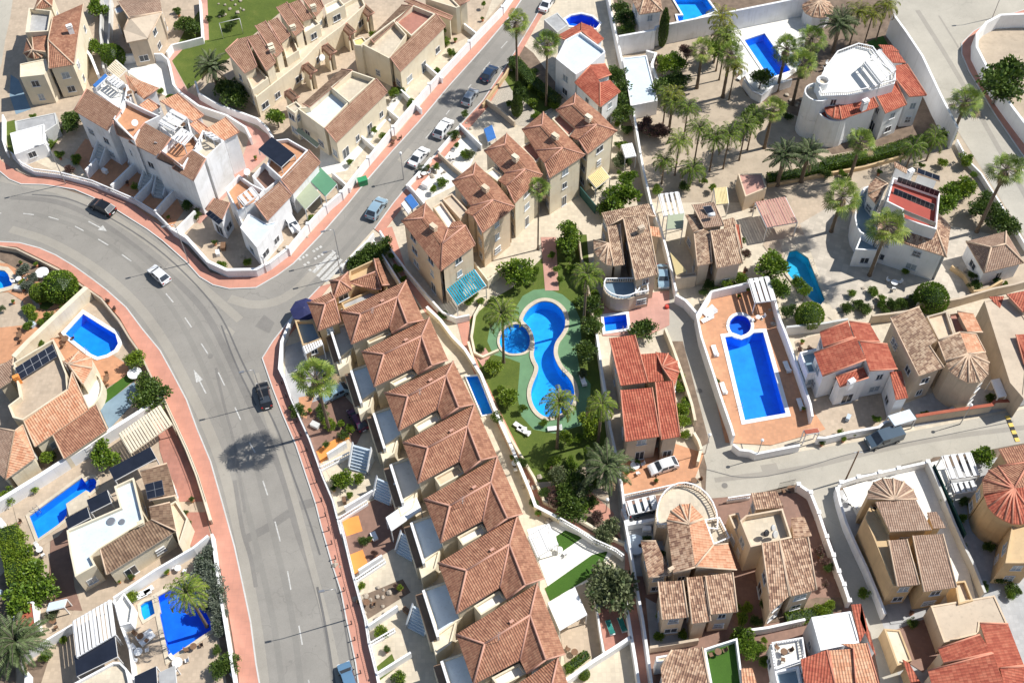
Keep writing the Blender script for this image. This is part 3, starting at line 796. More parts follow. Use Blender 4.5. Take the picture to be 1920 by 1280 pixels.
# ---------------------------------------------------------------- vegetation prototypes
def leafquad(m,p,d,up,l,w,mi=0,droop=0):
    s=d.cross(up); 
    if s.length<1e-4: s=Vector((1,0,0))
    s=s.normalized()*w/2; q=p+d*l; mid=p+d*l*.5
    m.face([p,mid-s,q-Vector((0,0,droop)),mid+s],mi)
def crown_blob(name,mat,rnd,lobes,nl,ls,zs=0.8,core=True):
    """foliage: many leaf faces over a few unequal lobes; radius 1 crown centred at origin"""
    m=MB(); L=[]
    for i in range(lobes):
        t=rnd.uniform(0,2*PI); rr=rnd.uniform(.3,.8); L.append((Vector((math.cos(t)*rr,math.sin(t)*rr,rnd.uniform(-.35,.5)*zs)),rnd.uniform(.2,.42)))
    L.append((Vector((rnd.uniform(-.1,.1),rnd.uniform(-.1,.1),.1*zs)),.5))
    tot=sum(r*r for _,r in L)
    for c,r in L:
        for _ in range(int(nl*r*r/tot)):
            d=Vector((rnd.gauss(0,1),rnd.gauss(0,1),rnd.gauss(0,1))).normalized()
            if d.z<-.55: d.z*=-1
            p=c+Vector((d.x*r,d.y*r,d.z*r*zs))*rnd.uniform(.6,1.22)**1.0
            dd=(d+Vector((rnd.uniform(-.8,.8),rnd.uniform(-.8,.8),rnd.uniform(-.5,.6)))).normalized(); up=Vector((rnd.uniform(-1,1),rnd.uniform(-1,1),rnd.uniform(-1,1))).normalized()
            leafquad(m,p,dd,up,ls*rnd.uniform(.7,1.4),ls*rnd.uniform(.6,1.0))
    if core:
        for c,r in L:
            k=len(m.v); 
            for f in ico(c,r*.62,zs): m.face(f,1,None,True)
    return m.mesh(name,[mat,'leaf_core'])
_ico=None
def ico(c,r,zs):
    global _ico
    if _ico is None:
        b=bmesh.new(); bmesh.ops.create_icosphere(b,subdivisions=1,radius=1); _ico=[[v.co.copy() for v in f.verts] for f in b.faces]; b.free()
    return [[c+Vector((v.x*r,v.y*r,v.z*r*zs)) for v in f] for f in _ico]
def topiary(name,mat,rnd,nl=4200,ls=.11,zs=1.0,cone=0):
    m=MB()
    for _ in range(nl):
        d=Vector((rnd.gauss(0,1),rnd.gauss(0,1),rnd.gauss(0,1))).normalized(); k=(1-cone*(d.z*.5+.5)); p=Vector((d.x*k,d.y*k,d.z*zs))*rnd.uniform(.90,1.03)
        dd=(d+Vector((rnd.uniform(-.7,.7),rnd.uniform(-.7,.7),rnd.uniform(-.7,.7)))).normalized(); leafquad(m,p,dd,Vector((rnd.uniform(-1,1),rnd.uniform(-1,1),.2)).normalized(),ls*rnd.uniform(.7,1.3),ls*.8)
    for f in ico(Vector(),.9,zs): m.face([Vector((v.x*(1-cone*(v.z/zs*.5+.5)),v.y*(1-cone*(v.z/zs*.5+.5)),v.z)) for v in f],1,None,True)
    return m.mesh(name,[mat,'leaf_core'])
def fanpalm(name,mat,rnd,n=34):
    """crown of stiff round fans on long stalks, dead skirt below; radius ~1.5"""
    m=MB()
    for i in range(n):
        t=i*2.39996+rnd.uniform(-.25,.25); el=R(80-115*(i/n)**.85+rnd.uniform(-9,9)); st=rnd.uniform(.75,1.05)
        d=Vector((math.cos(t)*math.cos(el),math.sin(t)*math.cos(el),math.sin(el))); p=d*st-Vector((0,0,.15*(i/n)))
        m.tube(Vector((0,0,0)),p,.028,.02,3,2,False)
        side=Vector((-math.sin(t),math.cos(t),0)); up=side.cross(d); tw=rnd.uniform(-.5,.5); side=(side*math.cos(tw)+up*math.sin(tw)).normalized(); up=side.cross(d); fr=rnd.uniform(.5,.72); k=15; dead=i>n*.9
        for j in range(k):
            a=R(-118+236*j/(k-1)); v=(d*math.cos(a)+side*math.sin(a)); tip=p+v*fr*(1-.1*abs(a)/2)*rnd.uniform(.85,1.1)-Vector((0,0,.16*fr+.15*rnd.random())); mid=p+v*fr*.6+up*.02; s=v.cross(up).normalized()*fr*.06
            m.face([p,mid-s,tip,mid+s],1 if dead else 0)
    for i in range(80):
        t=rnd.uniform(0,2*PI); q=Vector((math.cos(t)*.16,math.sin(t)*.16,-.05-rnd.random()*.8)); s=Vector((-math.sin(t),math.cos(t),0))*.08
        m.face([q-s,q+s,q+Vector((math.cos(t)*.28,math.sin(t)*.28,-.5)),],1)
    return m.mesh(name,[mat,'deadfrond','trunk_grey'])
def feather(name,mat,rnd,n=26,L=2.2,leaf=.42,arch=1.0,dead=0.1,pairs=16,e0=80):
    """crown of arching feather fronds"""
    m=MB()
    for i in range(n):
        t=i*2.39996+rnd.uniform(-.25,.25); el=R(e0-95*(i/n)+rnd.uniform(-8,8)); l=L*rnd.uniform(.8,1.1); h=Vector((math.cos(t),math.sin(t),0)); pts=[];p=Vector((0,0,.1));e=el;seg=7
        for k in range(seg+1):
            pts.append(p.copy()); d=h*math.cos(e)+Vector((0,0,math.sin(e))); p=p+d*l/seg; e-=arch*R(17)*(k+1)/3
        mi=1 if i>n*(1-dead) else 0
        m.path(pts,[.03*(1-.7*k/seg) for k in range(seg+1)],3,2)
        sd=Vector((-math.sin(t),math.cos(t),0))
        for k in range(pairs):
            f=(k+1.2)/(pairs+1)*seg; a=int(f); 
            if a>=seg: a=seg-1
            q=pts[a].lerp(pts[a+1],f-a); d=(pts[a+1]-pts[a]).normalized(); ll=leaf*L/2.2*math.sin(PI*(.12+.85*k/pairs))**.6
            for sg in (-1,1):
                v=(sd*sg*.85+d*.55+Vector((0,0,-.25+rnd.uniform(-.15,.15)))).normalized(); leafquad(m,q,v,Vector((0,0,1)),ll,.085*L/2.2,mi,.08)
    return m.mesh(name,[mat,'deadfrond','trunk_grey'])
def trunkmesh(name,mat,r0=1,r1=.8,curve=.0,n=8,rings=9,bulge=False):
    m=MB(); pts=[];rs=[]
    for i in range(rings+1):
        t=i/rings; pts.append(Vector((curve*math.sin(t*PI*.5)*(t),curve*.4*math.sin(t*PI),t))); rs.append((r0+(r1-r0)*t)*(1+(.25 if i==0 else 0))*(1+.05*(-1)**i))
    m.path(pts,rs,n); return m.mesh(name,[mat])
rv=random.Random(11)
PROTO={}
for k,mt in (('g','leaf_green'),('d','leaf_dark'),('l','leaf_lime'),('o','leaf_olive'),('s','leaf_silver'),('p','leaf_purple')):
    PROTO['b'+k]=[crown_blob('crown',mt,rv,rv.choice((8,10,12)),1500,.15) for _ in range(3)]
PROTO['t']=[topiary('crown','leaf_green',rv)]; PROTO['tl']=[topiary('crown','leaf_lime',rv)]; PROTO['cy']=[topiary('crown','leaf_dark',rv,3000,.12,1.0,.35)]
PROTO['fan']=[fanpalm('crown','palm_leaf',rv) for _ in range(3)]
PROTO['fea']=[feather('crown','palm_leaf',rv) for _ in range(2)]
PROTO['feay']=[feather('crown','palm_yellow',rv,22) for _ in range(2)]
PROTO['date']=[feather('crown','leaf_date',rv,48,2.2,.34,.55,.08,22,86)]
TR={'palm':trunkmesh('trunk','trunk',1,.75,0,9,12),'lean':trunkmesh('trunk','trunk',1,.8,.0,8,10),'tree':trunkmesh('trunk','trunk_grey',1,.6,.0,7,5)}
def limbs(name,mat,rnd):
    m=MB(); m.path([(0,0,0),(.03,.02,.35),(0,0,.6)],[.09,.075,.06],7)
    for i in range(5):
        t=i*2*PI/5+rnd.uniform(-.4,.4); m.path([(0,0,.5),(math.cos(t)*.25,math.sin(t)*.25,.78),(math.cos(t)*.55,math.sin(t)*.55,1.0)],[.05,.035,.012],5)
    return m.mesh(name,[mat])
TR['limb']=limbs('trunk','trunk_grey',rv)
def plant(kind,q,h,r,desc,cat,rs=None,tr=None,zs=1.0,name=None,base=True,lean=None,group=None,tm='palm'):
    """q: picture point of the crown centre (base=False) or of the foot (base=True)"""
    if base: b=P(q)
    else: b=P(q,h); b.z=0
    o=empty(name or ('palm_tree' if kind in('fan','fea','feay','date') else 'tree' if h>2.6 else 'shrub'),b)
    rz=rv.uniform(0,2*PI); cr=bpy.data.objects.new('crown',rv.choice(PROTO[kind])); C.objects.link(cr); cr.parent=o; cr.rotation_euler=(0,0,rz)
    lx,ly=lean or (0,0)
    if kind in('fan','fea','feay','date'):
        k=r*(1.12 if q[0]*0+r<2.3 else 1)/(1.25 if kind=='fan' else 1.6); cr.location=(lx,ly,h); cr.scale=(k,k,k); t=bpy.data.objects.new('trunk',TR[tm]); tw=tr or .2; t.scale=(tw,tw,h+.15)
        if lean: t.rotation_euler=Vector((lx,ly,h)).to_track_quat('Z','Y').to_euler()
    else:
        cr.location=(0,0,max(h-r*zs*.8,r*zs*.75)); cr.scale=(r*rv.uniform(.93,1.08),r*rv.uniform(.93,1.08),r*zs)
        hh=max(.3,cr.location.z); t=bpy.data.objects.new('trunk',TR['limb']); t.scale=(r*.9,r*.9,hh) if kind[0]=='b' else (.6,.6,hh)
    if kind=='cy': cr.location=(0,0,h/2+.1); cr.scale=(r,r,h/2); t.scale=(.5,.5,h*.5)
    C.objects.link(t); t.parent=o
    pp=px(q); auto(o,desc,pp,cat,group); return o
# ---------------------------------------------------------------- vehicles
def carproto(kind='hatch'):
    L,Wd,H={'hatch':(4.05,1.72,1.48),'suv':(4.5,1.85,1.66),'sedan':(4.4,1.76,1.44),'small':(3.7,1.65,1.5),'van':(5.1,1.95,2.0)}[kind]
    if kind=='van': prof=[(-.5,.30,.80),(-.5,.62,.9),(-.49,.98,.92),(-.45,1.0,.90),(-.3,1.0,.9),(.0,1.0,.9),(.17,.99,.88),(.33,.60,.96),(.47,.52,.92),(.5,.40,.86),(.5,.26,.82)]
    else:
        b={'hatch':(-.44,-.30),'suv':(-.45,-.33),'sedan':(-.33,-.16),'small':(-.46,-.32)}[kind]
        prof=[(-.5,.25,.84),(-.5,.56,.92),(b[0]-.03,.66,.95),(b[1],.98,.78),(-.1,1.0,.78),(.05,.98,.78),(.12,.93,.79),(.27,.66,.95),(.40,.60,.93),(.48,.50,.88),(.5,.38,.86),(.5,.25,.82)]
    m=MB(); top=[]; 
    for x,z,w in prof: top.append((Vector((x*L,-w*Wd/2,z*H)),Vector((x*L,w*Wd/2,z*H)),z))
    for i in range(len(top)-1): m.face([top[i][1],top[i][0],top[i+1][0],top[i+1][1]],0,None,False)
    # sides in two bands: lower body to belt, cabin above belt
    belt=.63*H if kind!='van' else .60*H; low=.2*H; hw=Wd/2
    for sg in (-1,1):
        body=[Vector((x*L,sg*hw*(w if z<.7 else .97),min(z*H,belt))) for x,z,w in prof]; bot=[Vector((p.x,sg*hw*.93,low)) for p in body]
        for i in range(len(body)-1):
            if (body[i+1]-body[i]).length<1e-5: continue
            f=[bot[i],bot[i+1],body[i+1],body[i]]; m.face(f if sg<0 else f[::-1],0)
        for i in range(len(prof)-1):
            a,b2=body[i],body[i+1]; ta=top[i][0 if sg<0 else 1]; tb=top[i+1][0 if sg<0 else 1]
            if ta.z>belt+.01 or tb.z>belt+.01:
                f=[a,b2,tb,ta]; m.face(f if sg<0 else f[::-1],0)
    m.face([Vector((-.5*L,-hw*.84,low)),Vector((-.5*L,hw*.84,low)),Vector((-.5*L,hw*.84,prof[0][1]*H)),Vector((-.5*L,-hw*.84,prof[0][1]*H))][::-1],0)
    m.face([Vector((.5*L,-hw*.84,low)),Vector((.5*L,hw*.84,low)),Vector((.5*L,hw*.84,prof[-1][1]*H)),Vector((.5*L,-hw*.84,prof[-1][1]*H))],0)
    o=empty('parked_car' if kind!='van' else 'van',(0,0,0)); bd=m.build('body',['paint_white'],o)
    g=MB()
    def lift(p,n,k=.012): return p+n*k
    def glass(i,s0=.12,s1=.06):
        a,b2=top[i],top[i+1]; q=[a[1],a[0],b2[0],b2[1]]; c=sum(q,Vector())/4; n=(q[1]-q[0]).cross(q[2]-q[1]).normalized(); n=n if n.z>0 else -n
        g.face([lift(c+(p-c)*.88,n) for p in q],0)
    for i in range(len(prof)-1):
        z0,z1=prof[i][1],prof[i+1][1]
        if min(z0,z1)>=.55 and abs(z0-z1)>.12: glass(i)
    mbody=g
    for sg in (-1,1):
        xs=[(x*L,z*H,w) for x,z,w in prof if z*H>belt+.1]
        x0,x1=xs[0][0],xs[-1][0]; zt=H*.93
        for k in range(2 if kind!='van' else 1):
            xa=x0+(x1-x0)*(.04+.48*k)+.05; xb=x0+(x1-x0)*(.48+.48*k)-.03
            if kind=='van': xa=x1-1.1; xb=x1-.05
            lo_=belt+.06; y0=sg*(hw*.97+.006); wt=.80 if kind!='van' else .9; yt=sg*(hw*wt+.02)
            fr=(xa,xb); f=[Vector((xa-(.12 if k==0 and kind!='van' else 0),y0,lo_)),Vector((xb+(.25 if k==1 or kind=='van' else 0),y0,lo_)),Vector((xb,yt,zt)),Vector((xa,yt,zt))]
            g.face(f if sg<0 else f[::-1],0)
    g.build('window_glass','glass',bd)
    for x in (-.31,.31):
        for sg in (-1,1):
            wm=MB(); wm.tube((x*L,sg*(hw-.2),.32),(x*L,sg*(hw-.0),.32),.32,.32,14,0); wm.tube((x*L,sg*(hw),.32),(x*L,sg*(hw+.012),.32),.19,.17,10,1); wm.build('wheel',['rubber','steel'],o)
    for sg in (-1,1):
        h=MB(); h.abox(.455*L,sg*hw*.72-.17,.40*H,.497*L+.01,sg*hw*.72+.17,.47*H); h.build('headlight','headlight',bd)
        h=MB(); h.abox(-.505*L,sg*hw*.74-.12,.45*H,-.48*L,sg*hw*.74+.12,.6*H); h.build('taillight','taillight',bd)
        h=MB(); h.abox(.14*L,sg*(hw+.08)-.09,.62*H,.14*L+.12,sg*(hw+.08)+.09,.72*H); h.build('wing_mirror','rubber',bd)
    h=MB(); h.abox(-.515*L,-.26,.30*H,-.5*L,.26,.37*H); h.build('number_plate','white',bd)
    return o
CARP={}
def car(label,q,head,kind,pt,name=None):
    """q centre px on ground, head: px point the nose points at"""
    a,b=P(q),P(head); d=b-a
    first=kind not in CARP
    if first: CARP[kind]=carproto(kind); o=CARP[kind]
    else: o=copy_tree(CARP[kind])
    o.location=(a.x,a.y,0.03); o.scale=(.94,.94,.94); o.rotation_euler=(0,0,math.atan2(d.y,d.x)); tag(o,label,'car' if kind!='van' else 'van','cars parked and driving in the streets')
    for ch in o.children:
        if ch.name.startswith('body'):
            ch.material_slots[0].link='OBJECT'; ch.material_slots[0].material=MATS['paint_'+pt]
    return o
# ---------------------------------------------------------------- street things
def lamp(q,h=7.0,head='globe',arm=None,desc='slim grey street lamp'):
    b=P(q); o=empty('street_lamp',b); p=MB(); p.path([b,b+Vector((0,0,h*.5)),b+Vector((0,0,h))],[.08,.06,.045],7); p.build('pole','steel',o); l=MB(); t=b+Vector((0,0,h))
    if arm: d=(P(arm)-b); d.z=0; d.normalize(); l.tube(t,t+d*1.3+Vector((0,0,.1)),.04); l.box(t+d*1.5+Vector((0,0,.04)),d*.32,Vector((-d.y,d.x,0))*.13,(0,0,.12))
    else:
        for f in ico(t+Vector((0,0,.15)),.24,1): l.face(f,0,None,True)
    l.build('lamp_head','steel' if arm else 'white',o); auto(o,desc,px(q),'street lamp','street lamps along the pavements')
def pot(q,kind='bg',r=.35,h=.9,desc='small potted plant'):
    b=P(q); o=empty('potted_plant',b); m=MB(); m.tube(b,b+Vector((0,0,.4)),.16,.25,8); m.build('pot','terracotta_pot',o)
    cr=bpy.data.objects.new('foliage',rv.choice(PROTO[kind])); C.objects.link(cr); cr.parent=o; cr.location=(0,0,.4+r*.7); cr.scale=(r,r,r); auto(o,desc,px(q),'plant','potted plants in the gardens')
def lounger(q,head,mat='white',z=0,cat='sun lounger',desc='white sun lounger'):
    a,b=P(q,z),P(head,z); d=(b-a).normalized(); s=Vector((-d.y,d.x,0)); o=empty('sun_lounger',(a.x,a.y,z)); a.z=z
    f=MB(); f.box(a+Vector((0,0,.26)),d*.95,s*.32,(0,0,.06)); f.build('frame','frame_white',o)
    for x in (-.8,.8):
        for y in (-.27,.27): l=MB(); c=a+d*x+s*y; l.abox(c.x-.03,c.y-.03,z,c.x+.03,c.y+.03,z+.27); l.build('leg','frame_white',o)
    m=MB(); m.box(a-d*.3+Vector((0,0,.323)),d*.62,s*.3,(0,0,.07)); u=(d*.85+Vector((0,0,.5))).normalized(); m.box(a+d*.62+Vector((0,0,.5)),u*.36,s*.3,u.cross(s)*-.07 if u.cross(s).z<0 else u.cross(s)*.07); m.build('cushion',mat,o)
    auto(o,desc,px(q),cat,'sun loungers by the pools')
def table(q,r=.45,mat='white',chairs=3,desc='small garden table',cm=None,z=0,rot=0):
    c=P(q,z); o=empty('garden_table',(c.x,c.y,z)); m=MB(); m.tube((c.x,c.y,z+.70),(c.x,c.y,z+.74),r,r,14); m.build('tabletop',mat,o); l=MB(); l.tube((c.x,c.y,z),(c.x,c.y,z+.7),.05); l.tube((c.x,c.y,z),(c.x,c.y,z+.04),.25,.2,8); l.build('leg','iron',o)
    auto(o,desc,px(q),'table','garden tables')
    for i in range(chairs):
        t=rot+2*PI*i/max(1,chairs)+.3; d=Vector((math.cos(t),math.sin(t),0)); s=Vector((-d.y,d.x,0)); p=Vector((c.x,c.y,z))+d*(r+.42); k=empty('garden_chair',p)
        a=MB(); a.box(p+Vector((0,0,.42)),d*.22,s*.22,(0,0,.04)); a.build('seat',cm or mat,k); b=MB(); b.box(p+d*.22+Vector((0,0,.46)),d*.02,s*.22,Vector((0,0,.45))+d*.08); b.build('backrest',cm or mat,k)
        for x in (-.19,.19):
            for y in (-.19,.19): g=MB(); e=p+d*x+s*y; g.abox(e.x-.015,e.y-.015,z,e.x+.015,e.y+.015,z+.42); g.build('leg','iron',k)
        auto(k,'chair of the '+desc.replace('garden ','').replace('small ','').replace('patio ','').replace('terrace ',''),px(q),'chair','garden chairs')
def rocks(q,n,rad,desc='pale garden rock'):
    c=P(q)
    for i in range(n):
        t=rv.uniform(0,2*PI); r=rad*math.sqrt(rv.random()); s=rv.uniform(.18,.42); p=c+Vector((math.cos(t)*r,math.sin(t)*r,0)); m=MB()
        for f in ico(Vector((p.x,p.y,s*.35)),s,.7): m.face([v+Vector((math.sin(v.x*9+v.y*5),math.sin(v.y*8+v.z*9),math.sin(v.z*7+v.x*3)))*s*.14 for v in f])
        auto(m.build('rock','rock',None,(p.x,p.y,0)),desc,topx((p.x,p.y,0)),'rock','loose rocks in the garden beds')
# ================================================================ POOLS (outlines first: every layer is cut open over them)
tile(860,480)
pool('large guitar-shaped communal pool with cream coping on a green deck','the guitar-shaped pool',[(480,470),(520,400),(590,350),(650,338),(720,355),(780,410),(802,480),(795,545),(765,595),(722,650),(710,720),(722,775),(760,850),(830,915),(865,985),(870,1060),(845,1125),(800,1170),(720,1205),(650,1212),(590,1170),(550,1100),(540,1020),(560,950),(592,880),(600,830),(575,790),(560,740),(572,680),(565,600),(530,530),(485,495)],'creamtile','basin_azure',0.55,True,1.9)
pool('shallow rounded paddling pool joined to the left flank of the guitar-shaped pool','the paddling pool',[(345,540),(440,505),(500,540),(535,600),(533,680),(500,725),(420,738),(365,730),(315,690),(303,620)],'creamtile','basin_azure',0.35,True,0.5)
pool('small square blue pool with white coping and corner steps in a pink terrace','the small square pool',[(1087,457),(1255,440),(1268,545),(1100,570)],'white','basin_blue',0.4)
tile(0,440,6.4)
pool('kidney-shaped blue pool cut by the left picture edge','the pool at the left edge',[(-330,460),(-150,400),(0,430),(60,440),(100,480),(120,530),(185,540),(140,620),(80,635),(0,655),(-200,700)],'creamtile','basin_azure',0.7,False)
tile(0,0,1)
pool('blue garden pool with one curved end beside the left pavement','the curved-end pool',[(122,626),(156,589),(194,613),(217,627),(222,645),(215,657),(200,666),(184,670),(172,665)],'white','basin_blue',0.5)
tile(0,840,5.333)
pool('long blue pool with a small round bay, left of the flat-roofed house','the long left pool',[(297,680),(820,297),(850,340),(890,308),(940,300),(970,340),(960,400),(905,450),(865,425),(665,560),(675,690),(575,775),(385,908)],'creamtile','basin_blue',0.4)
tile(0,960)
pool('deep blue pool shaded by a leaning palm at the lower left','the palm-shaded pool',[(1172,640),(1420,500),(1605,870),(1270,1095)],'creamtile','basin_deep',0.5)
pool('small pale plunge pool with round steps beside the palm-shaded pool','the small plunge pool',[(1055,700),(1085,675),(1165,650),(1185,748),(1085,810),(1065,770)],'creamtile','basin_azure',0.35,False,0.6)
tile(1240,480)
pool('long rectangular blue pool in the terracotta terrace inside white walls','the long rectangular pool',[(476,612),(530,604),(600,630),(655,608),(690,580),(762,575),(932,1182),(626,1235)],'white','basin_blue',0.55,False,1.8)
pool('round blue spa pool at the head of the long rectangular pool','the round spa pool',[(590+82*math.cos(t*PI/9),525+80*math.sin(t*PI/9)) for t in range(18)],'white','basin_deep',0.42,False,1.0)
tile(1440,300)
pool('turquoise pool with pale paving partly hidden by trees','the turquoise pool',[(160,690),(215,680),(300,740),(425,1050),(395,1090),(330,1060),(230,960),(150,860),(128,780)],'creamtile','basin_teal',0.4)
tile(1180,60,4.266)
pool('bright blue rectangular pool on the raised white terrace','the white-terrace pool',[(918,72),(1080,18),(1290,315),(1120,375)],'white','basin_blue',0.5)
tile(960,0)
pool('light blue stepped-edge pool cut by the top picture edge','the pool at the top edge',[(1195,-30),(1440,-30),(1525,90),(1355,150),(1340,178),(1252,180),(1237,122),(1285,122)],'white','basin_azure',0.3)
pool('half-round blue pool behind the white house at the top','the half-round pool',[(400,150),(440,125),(520,110),(600,130),(660,180),(630,220),(430,200)],'white','basin_deep',0.3)
tile(480,700)
pool('narrow strip of blue pool behind the fourth terrace roof','the narrow strip pool',[(1576,28),(1664,18),(1778,302),(1698,318)],'white','basin_azure',0.15,False,0.6)

# ================================================================ GROUND
tile(0,0,1)
sheet('ground',[(-900,-700),(900,-700),(900,900),(-900,900)],'soil',z=0.0,world=True)
def W4(*l): return [Wp(q) for q in l]
# broad zones
sheet('paving',[(-30,-30),(975,-30),(955,25),(640,385),(515,515),(430,530),(330,440),(170,345),(40,330),(-30,310)],'buff')
sheet('paving',[(735,380),(860,230),(985,-30),(1150,-30),(1165,80),(1180,250),(1215,360),(1255,540),(1320,940),(1230,1300),(710,1300),(600,870),(530,700),(495,660),(600,540)],'creamtile')
sheet('paving',[(-30,460),(40,465),(110,500),(190,557),(240,620),(300,730),(350,845),(382,937),(405,1025),(450,1300),(-30,1300)],'buff')
sheet('sandy_ground',[(1150,60),(1330,55),(1400,180),(1500,220),(1560,290),(1900,230),(1950,350),(1950,560),(1800,560),(1560,600),(1430,560),(1180,380)],'sand')
sheet('paving',[(1120,380),(1440,380),(1560,590),(1950,540),(1950,770),(1440,860),(1310,850),(1180,930)],'creamtile')
sheet('paving',[(1170,930),(1330,925),(1590,925),(1700,1300),(1210,1300)],'browntile')
sheet('paving',[(1570,920),(1950,840),(1950,1300),(1690,1300)],'greytile')
# main road
sheet('road',[(-40,295),(0,322),(40,346),(110,352),(175,372),(277,432),(350,494),(400,535),(440,542),(480,541),(520,517),(600,440),(690,338),(785,230),(905,92),(985,-40),(1075,-40),(1030,5),(985,62),(945,135),(905,190),(855,240),(815,290),(775,330),(738,380),(700,430),(642,495),(600,538),(555,585),(512,640),(492,672),(512,730),(530,777),(555,835),(592,945),(622,1055),(652,1172),(672,1290),(490,1290),(480,1242),(470,1165),(452,1080),(440,1025),(415,935),(395,865),(370,805),(350,750),(322,697),(300,657),(267,617),(237,577),(200,544),(140,500),(75,466),(37,456),(-40,452)],'asphalt',z=0.0311)
# darker repair strips and patches
LZ=[0]
def line(pts,wd,mat,name='road_repair',z=0.0361,sm=True,kind='structure'):
    LZ[0]+=1; z+=LZ[0]*0.00017
    p=[P(q) for q in pts]; 
    if sm: p=[Vector((a,b,0)) for a,b in smooth([(q.x,q.y) for q in p],False,2)]
    mb=MB(); n=len(p)
    for i in range(n-1):
        d1=(p[i]-p[max(i-1,0)]) if i else p[1]-p[0]; d2=p[i+1]-p[i]
        a=(d1.normalized()+d2.normalized()).normalized(); d3=(p[min(i+2,n-1)]-p[i+1]) if i+2<n else d2
        b=(d2.normalized()+d3.normalized()).normalized(); na=Vector((-a.y,a.x,0))*wd/2; nb=Vector((-b.y,b.x,0))*wd/2
        mb.face([Vector((q.x,q.y,z)) for q in (p[i]-na,p[i+1]-nb,p[i+1]+nb,p[i]+na)])
    o=mb.build(name,mat); return struct(o,kind)
line([(20,370),(100,375),(165,400),(230,445),(300,500),(350,545),(390,590),(430,670),(470,760),(515,850),(540,920),(555,990),(590,1080),(615,1180),(630,1290)],0.9,'asphalt_old')
line([(60,365),(130,370),(220,415),(300,468),(380,545),(420,600),(450,670),(480,730),(520,800),(545,880),(575,960),(600,1040)],0.22,'tar',z=0.0421)
line([(415,610),(440,680),(480,760)],0.22,'tar',z=0.0421)
line([(610,1000),(625,1060),(645,1160),(660,1260)],0.2,'tar',z=0.0421)
line([(595,1100),(612,1180),(628,1290)],0.28,'tar',z=0.0481)
line([(405,690),(420,760),(440,830),(450,900),(460,960)],0.35,'asphalt_old',z=0.0421)
line([(462,1010),(500,990),(552,955)],1.1,'asphalt_old',z=0.0361,sm=False)
line([(440,900),(455,1000),(470,1040),(480,1100)],0.5,'asphalt_old',z=0.0421)
line([(0,335),(60,348),(130,362),(200,400),(280,452),(350,512),(405,560),(450,600)],1.2,'asphalt_light')
line([(20,430),(90,450),(170,495),(250,560),(310,640),(350,720),(390,800),(420,880),(445,980),(465,1080),(485,1200),(495,1290)],1.3,'asphalt_light')
line([(60,400),(150,425),(250,490),(320,570),(370,660),(410,760),(440,860),(465,960),(490,1060),(515,1170),(530,1290)],.7,'asphalt_mid')
line([(100,395),(190,425),(280,490),(350,570),(400,650),(440,745),(475,850),(500,950),(525,1050),(550,1160),(565,1290)],.7,'asphalt_mid')
line([(480,700),(500,780),(530,860),(560,960),(585,1060),(612,1160),(640,1290)],.8,'asphalt_light')
line([(560,520),(640,425),(720,325),(800,230),(880,130),(960,35)],.7,'asphalt_mid')
line([(590,530),(670,440),(745,345),(820,250),(900,150),(975,60)],.7,'asphalt_mid')
line([(430,560),(480,575),(540,560),(600,500)],1.4,'asphalt_light')
line([(1340,900),(1500,880),(1620,850),(1750,822),(1930,800)],.7,'asphalt_light')
line([(1720,20),(1790,130),(1850,240),(1930,380)],.8,'asphalt_light')
line([(1760,30),(1810,110),(1870,210),(1940,330)],.3,'asphalt_light')
sheet('road_patch',[(495,590),(515,605),(505,625),(478,612)],'asphalt_old',z=0.0408)
sheet('road_patch',[(428,612),(441,622),(434,632),(420,622)],'asphalt_light',z=0.0409)
sheet('road_patch',[(560,940),(600,930),(604,946),(566,955)],'asphalt_old',z=0.0411)
sheet('road_patch',[(745,300),(765,278),(775,285),(755,308)],'asphalt_light',z=0.0412)
sheet('road_patch',[(1425,872),(1455,868),(1460,880),(1430,885)],'asphalt_light',z=0.0413)
sheet('road_patch',[(465,1040),(485,1036),(492,1070),(473,1075)],'asphalt_mid',z=0.0414)
sheet('road_patch',[(880,110),(892,96),(902,103),(890,118)],'asphalt_old',z=0.0415)
tile(0,300)
def dash(pts,wd,name='lane_marking',z=0.0471,mat='road_white'): return line(pts,wd,mat,name,z,False)
for a,b in (((-30,395),(10,402)),((175,403),(255,412)),((365,427),(440,449)),((563,498),(628,533)),((737,595),(812,640)),((915,710),(985,760)),((1245,1002),(1300,1068)),((1388,1183),(1437,1256))): dash([a,b],0.16)
tile(0,620)
for a,b in (((1510,97),(1560,175)),((1638,313),(1685,412)),((1763,575),(1805,668)),((1872,838),(1915,915))): dash([a,b],0.16)
tile(480,700)
for a,b in (((52,805),(88,913)),((143,1110),(182,1258))): dash([a,b],0.16)
tile(560,960)
for a,b in (((-83,440),(-58,580)),((2,850),(28,992)),((73,1255),(90,1330))): dash([a,b],0.16)
# arrows
def arrow(tail,tip,wid=0.95,head=2.2):
    a,b=P(tail),P(tip); d=(b-a).normalized(); s=Vector((-d.y,d.x,0)); m=MB(); z=Vector((0,0,.048)); h=b-d*head
    m.face([a-s*.09+z,h-s*.09+z,h+s*.09+z,a+s*.09+z][::1]); m.face([h-s*wid/2+z,b+z,h+s*wid/2+z]); struct(m.build('road_arrow','road_white'))
tile(0,620); arrow((1545,470),(1452,290))
tile(0,300); arrow((665,462),(802,535),1.1,1.3); 
# short dashes up the side street
tile(480,0)
for a,b in (((1838,365),(1885,312)),((1702,530),(1755,468)),((1590,665),(1615,635)),((1425,862),(1452,828)),((1270,1042),(1325,980)),((1110,1225),(1160,1180))): dash([a,b],0.13)
